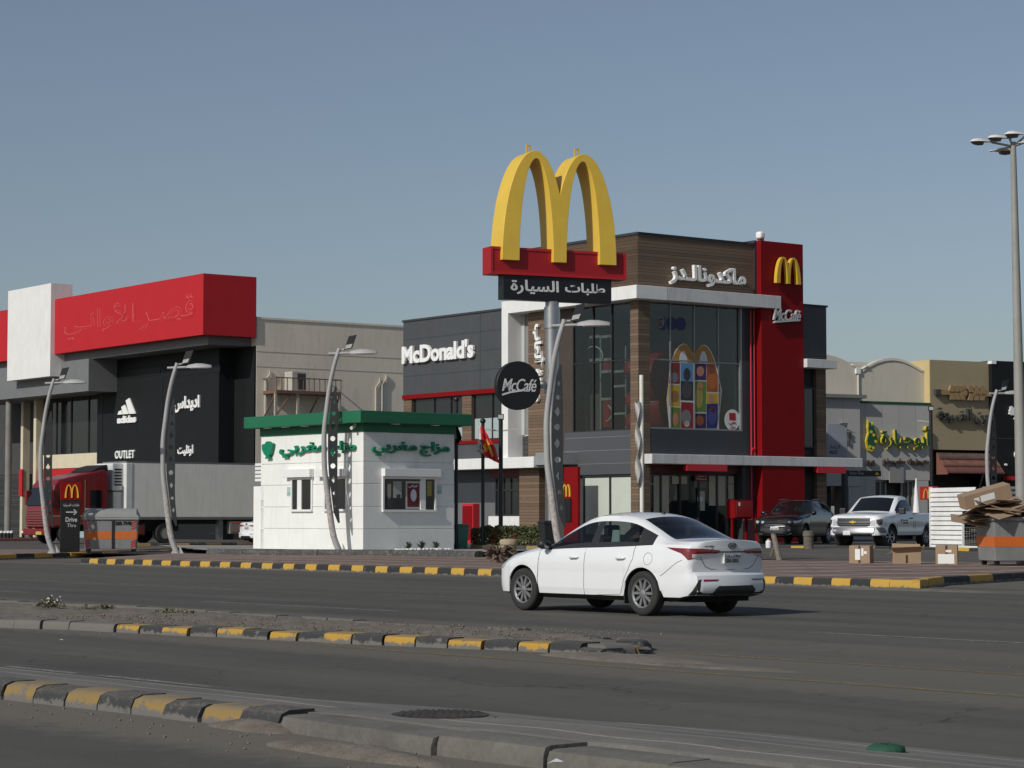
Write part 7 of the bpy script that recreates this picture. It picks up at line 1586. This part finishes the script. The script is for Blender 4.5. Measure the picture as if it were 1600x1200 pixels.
    k.fbox(fp, -.16, .16, .811, .815, 0, .003); k.build('lettering', m_trim, pl, False)
    pg = []
    for y, z in ((-.60, .86), (-.56, .80), (-.48, .70), (-.38, .66), (0, .65), (.38, .66), (.48, .70), (.56, .80), (.60, .86)): p = c.end(c.capR, y, z); pg.append(Vector((p.x - .0005, y, z)))
    curve3(t, 'boot_gap', pg, .004, m_trim)
    pg = [Vector((c.end(c.capR, y, .9).x - .002, y, .9)) for y in (-.26, -.15, 0, .15, .26)]; curve3(t, 'boot_crease', pg, .008, m_trim)
    k = MB(); fe = Face(c.end(c.capR, 0, .985).x - .004, 0, 0, -1); k.prism(fe, [(.085 * math.cos(a * math.pi / 12), .985 + .043 * math.sin(a * math.pi / 12)) for a in range(24)] + [(.085 * 1, .985)] + [(.068 * math.cos(-a * math.pi / 12), .985 + .032 * math.sin(-a * math.pi / 12)) for a in range(25)], 0, .012)
    k.prism(fe, [(-.045, .962), (-.028, .962), (-.006, .984), (.012, .962 + .004), (.03, .962), (.045, 1.008), (.028, 1.008), (.006, .986), (-.012, 1.004), (-.03, 1.008)], 0, .01); k.build('emblem', m_chrome, t, False)
    k = MB(); yb_ = .42; fb = Face(c.end(c.capR, .45, .975).x - .016, .45, .10, -1); text(k, 'ACCENT', fb, -.10, .14, .965, .99, .006, .0, bold=.012, shear=.2); k.build('lettering', m_trim, t, False)
    zr_ = c.T[[i for i, q in enumerate(c.ts) if q >= 8.9][0]][-1]; k = MB(); k.lathe(zr_ + Vector((0, 0, -.01)), [(.035, 0), (.03, .03), (.012, .045)], 10); k.tube([zr_ + Vector((0, 0, .03)), zr_ + Vector((-.17, 0, .2))], [.007, .004], 6); k.build('antenna', m_trim, t, False, 40)
    fr = lambda y, z: (c.end(c.capF, y, z), Vector((1, 0, 0)))
    for sg in (1, -1):
        def wf(s_, z, sg=sg): p = c.side(s_, z); return Vector((p.x, sg * p.y, p.z)), Vector((.2, sg, 0)).normalized()
        patch(t, 'headlamp', m_headl, [(1.97, .60), (1.98, .69), (1.80, .765), (1.58, .80), (1.66, .74), (1.8, .64)], wf, 5)
        k = MB(); k.box(-.93, -.915, sg * .66 if sg > 0 else -.83, .83 if sg > 0 else -.66, .16, .36); k.build('mud_flap', m_trim, t, False)
        k = MB(); k.box(.9, .915, sg * .66 if sg > 0 else -.83, .83 if sg > 0 else -.66, .16, .36)
    k = MB(); pw = [c.side(-.62 + .02, 1.1)]; k.hexa([(-.68, .70, 1.02), (-.52, .705, 1.02), (-.52, .69, 1.02), (-.68, .685, 1.02), (-.64, .655, 1.2), (-.5, .66, 1.2), (-.5, .645, 1.2), (-.64, .64, 1.2)]); k.build('window_sticker', M('sticker_pale', (.45, .62, .55), .5), t, False)
    return t
hero = sedan('white four-door sedan driving past in the near lane', (1.605, 33.2, .004), math.atan2(.762, -.648)); hero.scale = (.975, .975, .985)
hx = Vector((.76, .65, 0)); q = PY(384, 830, 106); dup(hero, (q.x + 2.25 * .76, q.y + 2.25 * .65, .12), math.atan2(.65, .76), 'white sedan parked beyond the kiosk, only its tail showing')
# ---- dark crossover and white pickup in the bays, seen from the front
def generic(name, label, cat, loc, rot, ST, rows, dys, low, wh, Ra, zc, rear, front, wins, cls, mats, wr, ww, wy, spk=7, steer=0., rimr=.66):
    t = thing(name, label, cat, loc, rot); c = Car(ST, rows, dys, low, wh, Ra, zc, rear, front, wins); o = c.build(t, cls, mats)
    for x in wh:
        for y in (wy, -wy): wheel(t, x, y, wr, ww, steer if x > 0 else 0, spk, rimr)
    return t, c, o
SUV = [(2.12, .58, .80, 2.13, .50, .86, 2.22, .89), (2.02, .78, .88, 2.03, .68, .95, 2.12, .98), (1.75, .86, .96, 1.75, .76, 1.03, 1.82, 1.06), (1.3, .885, 1.03, 1.3, .78, 1.09, 1.34, 1.12), (1.0, .89, 1.06, .98, .79, 1.12, 1.06, 1.15), (.8, .895, 1.08, .74, .78, 1.16, .86, 1.21), (.45, .895, 1.09, .34, .72, 1.40, .45, 1.46), (.05, .895, 1.1, -.06, .67, 1.585, .03, 1.64), (-.6, .895, 1.11, -.6, .66, 1.63, -.6, 1.685),
       (-1.3, .89, 1.13, -1.3, .65, 1.60, -1.3, 1.66), (-1.85, .88, 1.15, -1.8, .64, 1.54, -1.86, 1.60), (-2.1, .85, 1.15, -1.95, .65, 1.40, -2.04, 1.44), (-2.25, .82, 1.1, -2.1, .68, 1.2, -2.2, 1.22), (-2.35, .74, 1.0, -2.3, .66, 1.06, -2.4, 1.08)]
G_rows = [None, 1.02, .92, .82, .7, .6, .48, .4, .32, .26]; G_dy = [0, .02, .035, .04, .035, .03, .035, .03, .02, -.1]
def lowG(x): return .26 + .06 * sstep(1.8, 2.2, x)
E_front = ([0, .03, .06, .08, .08, .08, .09, .08, .05, -.02], [.1, .1, .11, .11, .11, .11, .12, .12, .1, .05]); E_rear = ([0] * 10, [-.06] * 10)
def suv_cls(kind, t, k, s):
    if kind == 'G' and 1 <= k <= 4:
        if 5.3 < t < 7.6: return 'front_window2'
        if 7.75 < t < 9.1: return 'rear_window2'
        if 9.2 < t < 10.4: return 'quarter_window2'
    if kind == 'T' and k >= 1 and 4.9 < t < 6.95: return 'windshield'
    if kind == 'L' and k >= 7: return 'lower_trim'
    if kind == 'L':
        x = crom(SUV, t)[0]
        if k < 7 and -.1 < x < .95: return 'front_door2'
        if k < 7 and -1.0 < x < -.12: return 'rear_door2'
    if kind == 'F' and t < 2: return 'lower_trim'
    return 'body'
m_dpaint = car_paint('car_darkgrey', (.008, .0085, .0095)); q = PY(1243, 845, 91.5)
sv, c, o = generic('crossover_car', 'dark grey crossover parked nose out beside the white pickup', 'car', (q.x + .1, q.y + 1.0, .32), math.atan2(-.90, -.44), SUV, G_rows, G_dy, lowG, (1.38, -1.4), .42, .36, E_rear, E_front, [(5.3, 7.6), (7.75, 9.1), (9.2, 10.4), (4.9, 6.95)], suv_cls, dict(body=m_dpaint, front_window=m_tint, rear_window=m_tint, quarter_window=m_tint, windshield=m_tint, lower_trim=m_trim), .36, .23, .78)
sv.scale = (1.06, 1.06, 1.07)
ff = lambda y, z: (c.end(c.capF, y, z), Vector((1, 0, 0)))
k_ = patch(sv, 'grille', m_trim, [(-.46, .80), (-.40, .68), (.40, .68), (.46, .80), (.43, .86), (-.43, .86)], ff, 5)
gr_ = MB()
for i in range(13): y = -.39 + .065 * i; p = c.end(c.capF, y, .77); gr_.box(p.x + .004, p.x + .022, y - .012, y + .012, .70, .84)
p0_ = [Vector((c.end(c.capF, y, z).x + .012, y, z)) for y, z in ((-.46, .80), (-.41, .675), (0, .665), (.41, .675), (.46, .80), (.43, .865), (0, .875), (-.43, .865), (-.46, .80))]
gr_.tube(p0_, .016, 6); gr_.build('chrome_bar', m_chrome, k_, False)
patch(sv, 'lower_grille', m_trim, [(-.5, .60), (-.42, .44), (.42, .44), (.5, .60)], ff, 4)
curve3(sv, 'skid_trim', [Vector((c.end(c.capF, y, z).x + .015, y, z)) for y, z in ((-.64, .40), (-.5, .36), (-.3, .42), (0, .43), (.3, .42), (.5, .36), (.64, .40))], .022, m_chrome)
px_ = c.end(c.capF, 0, .6).x; k = MB(); k.box(px_ - .06, px_ + .02, -.16, .16, .545, .66); pl = k.build('number_plate', m_plt, sv, False)
fp = Face(c.end(c.capF, 0, .6).x + .021, 0, 0, 1); k = MB(); text(k, '3821 DBA', fp, -.14, .14, .56, .60, .004, bold=.01); k.build('lettering', m_trim, pl, False)
for sg in (1, -1):
    hd = patch(sv, 'headlamp', m_headl, [(sg * .47, .80), (sg * .47, .86), (sg * .58, .87), (sg * .58, .775)], ff, 4)
    def wf(s_, z, sg=sg): p = c.side(s_, z); return Vector((p.x, sg * p.y, p.z)), Vector((.2, sg, 0)).normalized()
    patch(sv, 'headlamp', m_headl, [(2.13, .78), (2.12, .86), (1.95, .90), (1.72, .935), (1.85, .86), (2.0, .80)], wf, 4)
    patch(sv, 'fog_lamp', m_chrome, [(sg * .50, .50), (sg * .50, .57), (sg * .57, .57), (sg * .57, .50)], ff, 2)
    k = MB(); k.sphere((.72, sg * 1.0, 1.17), 1, 12, 8, (.09, .12, .09)); mo = k.build('mirror', m_dpaint, sv, False, 60); k = MB(); k.box(.68, .78, sg * .95 if sg < 0 else .84, -.84 if sg < 0 else .95, 1.11, 1.15); k.build('mirror_arm', m_trim, mo, False)
    curve3(sv, 'roof_rail', [Vector((x, sg * (.66), z)) for x, z in ((.0, 1.61), (-.1, 1.66), (-.9, 1.69), (-1.7, 1.62), (-1.8, 1.57))], .018, m_chrome)
k = MB(); k.box(-2.1, 1.9, -.6, .6, .26, .6); k.build('underbody_light_block', m_under, sv, False)  # black box added under the shell to stop light passing
PCK = [(2.72, .78, 1.04, 2.73, .68, 1.10, 2.80, 1.13), (2.64, .90, 1.08, 2.64, .80, 1.15, 2.70, 1.17), (2.35, .955, 1.12, 2.35, .84, 1.19, 2.40, 1.22), (1.85, .965, 1.15, 1.85, .85, 1.22, 1.88, 1.26), (1.52, .97, 1.17, 1.48, .86, 1.24, 1.56, 1.28), (1.35, .97, 1.18, 1.28, .85, 1.29, 1.40, 1.33), (1.05, .97, 1.19, .92, .79, 1.55, 1.04, 1.60), (.72, .97, 1.2, .58, .74, 1.765, .68, 1.82), (.25, .97, 1.2, .22, .73, 1.82, .22, 1.88),
       (-.1, .97, 1.2, -.12, .73, 1.80, -.13, 1.86), (-.28, .97, 1.2, -.22, .76, 1.62, -.25, 1.66), (-.36, .97, 1.2, -.36, .88, 1.25, -.38, 1.24), (-1.2, .97, 1.2, -1.2, .92, 1.245, -1.2, 1.20), (-2.2, .965, 1.2, -2.2, .92, 1.245, -2.2, 1.20), (-2.6, .95, 1.2, -2.6, .9, 1.24, -2.62, 1.20)]
P_rows = [None, 1.12, 1.02, .92, .80, .72, .62, .54, .46, .42]; P_dy = [0, .02, .04, .045, .035, .03, .045, .045, .03, -.1]
def pk_cls(kind, t, k, s):
    if kind == 'G' and 1 <= k <= 4 and 5.4 < t < 9.2: return 'side_window2'
    if kind == 'T' and k >= 1 and 4.9 < t < 6.9: return 'windshield'
    if kind == 'L':
        x = crom(PCK, t)[0]
        if k < 8 and -.2 < x < 1.25: return 'door2'
        if x < -.4: return 'bed'
        if k == 8: return 'lower_trim'
    return 'body'
q = PY(1362, 845, 83.5)
pk, c, o = generic('pickup_truck', 'white single-cab pickup parked nose out with chrome grille', 'pickup', (q.x + .30, q.y - 1.2, .30), math.atan2(-.845, -.535), PCK, P_rows, P_dy, lambda x: .42 + .0 * x, (1.75, -1.5), .47, .40, E_rear, ([0, .0, .01, .02, .03, .03, .06, .08, .07, .0], [.08] * 10), [(5.4, 9.2), (4.9, 6.9)], pk_cls, dict(body=m_wpaint, side_window=m_tint, windshield=m_tint, lower_trim=m_trim), .40, .27, .83, 6, math.radians(-16), .6)
ff = lambda y, z: (c.end(c.capF, y, z), Vector((1, 0, 0)))
gb = patch(pk, 'grille', m_trim, [(-.62, .80), (-.62, 1.03), (-.5, 1.05), (.5, 1.05), (.62, 1.03), (.62, .80), (.5, .76), (-.5, .76)], ff, 5)
patch(pk, 'chrome_bar', m_chrome, [(-.64, .895), (-.64, .94), (.64, .94), (.64, .895)], ff, 4, off=.03, par=gb); patch(pk, 'chrome_bar', m_chrome, [(-.62, 1.03), (-.62, 1.06), (.62, 1.06), (.62, 1.03)], ff, 4, off=.02, par=gb); patch(pk, 'chrome_bar', m_chrome, [(-.6, .835), (-.6, .85), (.6, .85), (.6, .835)], ff, 4, off=.02, par=gb)
k = MB(); e = c.end(c.capF, 0, .92).x + .03; fp = Face(e, 0, 0, 1); k.prism(fp, [(-.13, .905), (-.045, .905), (-.04, .88), (.04, .88), (.045, .905), (.13, .905), (.12, .945), (.05, .945), (.045, .965), (-.045, .965), (-.05, .945), (-.12, .945)], 0, .02); k.build('emblem', m_gold, gb, False)
bmp = patch(pk, 'bumper', M('bumper_chrome', (.16, .16, .17), .38, metal=.9), [(-.78, .56), (-.78, .74), (-.5, .745), (.5, .745), (.78, .74), (.78, .56), (.6, .50), (-.6, .50)], ff, 6, thick=.05, off=.055)
pl = patch(pk, 'number_plate', m_plt, [(-.34, .47), (-.06, .47), (-.06, .62), (-.34, .62)], ff, 1, off=.075)
patch(pk, 'lower_grille', m_trim, [(-.7, .42), (-.7, .50), (.7, .50), (.7, .42)], ff, 4, off=.02)
for sg in (1, -1):
    def wf(s_, z, sg=sg): p = c.side(s_, z); return Vector((p.x, sg * p.y, p.z)), Vector((.2, sg, 0)).normalized()
    patch(pk, 'headlamp', m_headl, [(sg * .64, .80), (sg * .64, 1.02), (sg * .80, 1.02), (sg * .80, .80)], ff, 3); patch(pk, 'headlamp', M('headlamp_dark', (.06, .05, .05), .15, coat=.8), [(2.73, .79), (2.73, 1.01), (2.55, 1.03), (2.50, .96), (2.56, .83)], wf, 4)
    patch(pk, 'bumper_corner', M('bumper_chrome', (.16, .16, .17), .38), [(2.74, .56), (2.74, .745), (2.40, .72), (2.28, .62), (2.32, .55)], wf, 5, off=.03)
    patch(pk, 'fog_lamp', m_headl, [(sg * .62, .60), (sg * .62, .66), (sg * .74, .66), (sg * .74, .60)], ff, 2, off=.065)
    k = MB(); k.box(1.04, 1.2, sg * 1.25 if sg < 0 else 1.02, -1.02 if sg < 0 else 1.25, 1.2, 1.42); k.build('mirror', m_trim, pk, False, bevel=.03)
    k = MB(); p = c.side(-.02, 1.06); k.tube([Vector((.12, sg * (p.y + .003), 1.05)), Vector((.1, sg * (p.y + .04), 1.055)), Vector((-.06, sg * (p.y + .04), 1.06)), Vector((-.1, sg * p.y, 1.06))], .02, 8); k.build('handle', m_trim, o[('door', sg)], False)
    for x in (1.27, -.22, -.38): curve3(pk, 'panel_gap', [Vector((x, sg * (c.side(x, z).y - .001), z)) for z in (.47, .7, .95, 1.19)], .007, m_trim)
    pts = [Vector((1.75 + .49 * math.cos(a), sg * (c.side(1.75 + .49 * math.cos(a), .42 + .49 * math.sin(a)).y + .004), .42 + .49 * math.sin(a))) for a in [math.pi * i / 14 for i in range(15)]]; curve3(pk, 'arch_trim', pts, .018, m_wpaint)
k = MB(); fd = Face(.2, c.side(.3, .9).y, -1, 0)
text(k, 'شركة صيانة', Face(.9, c.side(.5, .9).y + .004, -1, 0), .12, .58, .94, 1.02, .004, bold=.02); text(k, 'SERVICES', Face(.9, c.side(.5, .85).y + .006, -1, 0), .12, .58, .86, .92, .004, bold=.02); k.prism(Face(.9, c.side(.9, .95).y + .004, -1, 0), [(-.06, .93), (.04, .93), (.04, 1.02), (-.06, 1.02)], 0, .004)
k.build('lettering', M('decal_grey', (.12, .13, .14), .5), pk, False)
k = MB(); k.box(-2.5, 2.4, -.6, .6, .42, .8); k.build('underbody_light_block', m_under, pk, False)  # black filler box, added to keep light out from below
# ---- red tractor unit and refrigerated trailer
hd_ = Vector((-.79, -.613, 0)); A0 = PY(197, 808, 112.0); ang = math.atan2(hd_.y, hd_.x); zt0 = .12
trl = thing('refrigerated_trailer', 'long grey refrigerated trailer behind the red lorry cab', 'trailer', (A0.x, A0.y, zt0), ang)
m_trl = M('trailer_grey', (.80, .78, .70), .55, var=.06, dirt=.2); m_tred = M('lorry_red', (.19, .009, .012), .3, var=.1, coat=.4, dirt=.2); m_tblk = M('lorry_black', (.012, .012, .012), .6)
zb0, zb1 = A0.z - zt0, PY(197, 720.5, 112).z - zt0; W = -2.5
k = MB(); k.box(-13.4, -.16, W, -.003, zb0, zb1 - .08); k.build('box', m_trl, trl, False, bevel=.02)
k = MB(); k.box(-13.4, .0, W, .0, zb1 - .079, zb1); k.box(-13.4, .0, -.06, .012, zb0 - .12, zb0 - .002); k.build('rail', M('trailer_rail', (.16, .16, .155), .5), trl, False)
k = MB(); k.box(-.34, .02, W - .0, .02, zb0 - .06, zb1 - .082); k.build('front_post', M('trailer_white', (.66, .66, .63), .5, dirt=.2), trl, False, bevel=.03)
k = MB(); k.box(.022, .62, W + .3, -.3, zb1 - 1.45, zb1 - .1); un = k.build('cooling_unit', M('cooler_white', (.66, .67, .67), .45), trl, False, bevel=.05)
k = MB()
for i in range(6): k.box(.1, .5, -.31, -.285, zb1 - 1.2 + i * .15, zb1 - 1.12 + i * .15)
k.build('grille', m_tblk, un, False)
k = MB(); k.box(.03, .5, W + .3, -.4, zb0 + .1, zb0 + 1.25); k.build('lower_panel', M('trailer_white', (.66, .66, .63), .5), trl, False)
k = MB(); k.box(-13.2, -.3, W + .5, -.5, zb0 - .35, zb0 - .125); k.build('chassis', m_tblk, trl, False)
k = MB(); k.box(-8.6, -5.9, -.35, -.02, .45, 1.1); sb = k.build('side_box', M('side_box', (.22, .21, .19), .5, dirt=.4), trl, False, bevel=.03)
k = MB(); k.box(-8.5, -6.0, -.019, -.01, .98, 1.05); k.box(-8.5, -6.0, -.019, -.01, .55, .6); k.build('orange_stripe', m_or, sb, False)
k = MB(); k.box(-5.6, -5.35, -.5, -.2, .15, 1.2); k.box(-5.6, -5.0, -.5, -.44, .45, .5); k.build('landing_leg', m_steel, trl, False)
def bigwheel(root, x, y, r, w):
    k = MB(); sg = 1 if y > -1 else -1; k.lathe((x, y, r), [(r * .5, -w / 2), (r * .95, -w / 2), (r, -w * .35), (r, w * .35), (r * .95, w / 2), (r * .55, w * .5), (r * .5, -w / 2)], 28, (0, sg, 0), False); o = k.build('wheel', m_tyre, root, False, 40); k = MB(); k.lathe((x, y, r), [(r * .56, w * .46), (r * .5, w * .3), (r * .3, w * .1), (r * .28, w * .35), (.02, w * .38)], 24, (0, sg, 0)); k.build('rim', M('lorry_rim', (.34, .33, .30), .5, metal=.3, dirt=.5), o, False, 40)
for x in (-10.0, -11.3, -12.6): bigwheel(trl, x, -.2, .5, .36); bigwheel(trl, x, W + .2, .5, .36)
cab = thing('lorry_cab', 'red lorry cab with a dark roof deflector behind the pillar sign', 'lorry', (A0.x, A0.y, zt0), ang)
prof = [(1.0, .95), (4.15, .75), (4.22, 1.3), (4.18, 1.75), (3.85, 2.85), (3.6, 3.1), (2.5, 3.35), (1.2, 3.62), (.98, 3.5)]
f_ = Face(0, 0, 1, 0); ZT = lambda y: PY(165, y, 111).z - zt0
k = MB(); k.prism(f_, prof, .04, 2.44); k.build('body', m_tred, cab, False, bevel=.09, seg=3)
for w_ in (): pass
k = MB(); k.prism(f_, [(4.05, 1.85), (3.82, 2.78), (3.86, 2.8), (4.21, 1.86)], .12, 2.36); k.build('windshield', m_tint, cab, False)
for yy in (-.035, -2.465):
    k = MB(); k.box(2.55, 3.6, yy - .012, yy + .012, 1.75, 2.55); k.build('side_window', m_tint, cab, False)
    k = MB(); k.box(1.35, 1.95, yy - .012, yy + .012, 1.75, 2.6); k.build('side_window', m_tint, cab, False)
    k = MB(); k.box(2.2, 2.23, yy - .006, yy + .006, .95, 3.1); k.box(2.24, 3.95, yy - .006, yy + .006, 1.3, 1.38); k.build('trim_stripe', M('stripe_tan', (.36, .22, .08), .5), cab, False)
k = MB(); k.prism(f_, [(.9, 3.52), (1.9, 3.50), (1.5, 3.72), (.95, 3.86)], .15, 2.35); k.build('roof_deflector', m_tblk, cab, False, bevel=.05)
k = MB()
for i in range(7): k.box(4.14, 4.26, -2.2, -.3, .85 + i * .12, .92 + i * .12)
k.build('grille', M('lorry_grille', (.2, .05, .05), .5), cab, False)
k = MB(); k.box(4.0, 4.32, -2.46, -.04, .42, .745); k.build('bumper', m_tred, cab, False, bevel=.05)
k = MB(); k.box(4.321, 4.34, -1.0, -.4, .45, .6); k.build('number_plate', M('plate_yellow', (.5, .4, .08), .5), cab, False)
for yy in (-.1, -2.4): k = MB(); k.box(3.95, 4.15, yy - (.28 if yy < -1 else -.06), yy + (-.06 if yy < -1 else .28), 1.9, 2.6); k.build('mirror', m_tred, cab, False, bevel=.04)
k = MB(); k.box(-3.2, 3.9, -2.0, -.5, .6, .95); k.build('chassis', m_tblk, cab, False)
k = MB(); k.box(-1.1, .9, -.5, -.05, .4, .95); k.build('fuel_tank', M('tank_red', (.14, .02, .02), .5, dirt=.4), cab, False, bevel=.06)
k = MB(); k.box(-.9, .95, -1.0, -.06, 1.2, 1.26); k.build('mudguard', m_tblk, cab, False)
for x in (3.1, -2.2): bigwheel(cab, x, -.2, .5, .34); bigwheel(cab, x, -2.3, .5, .34)
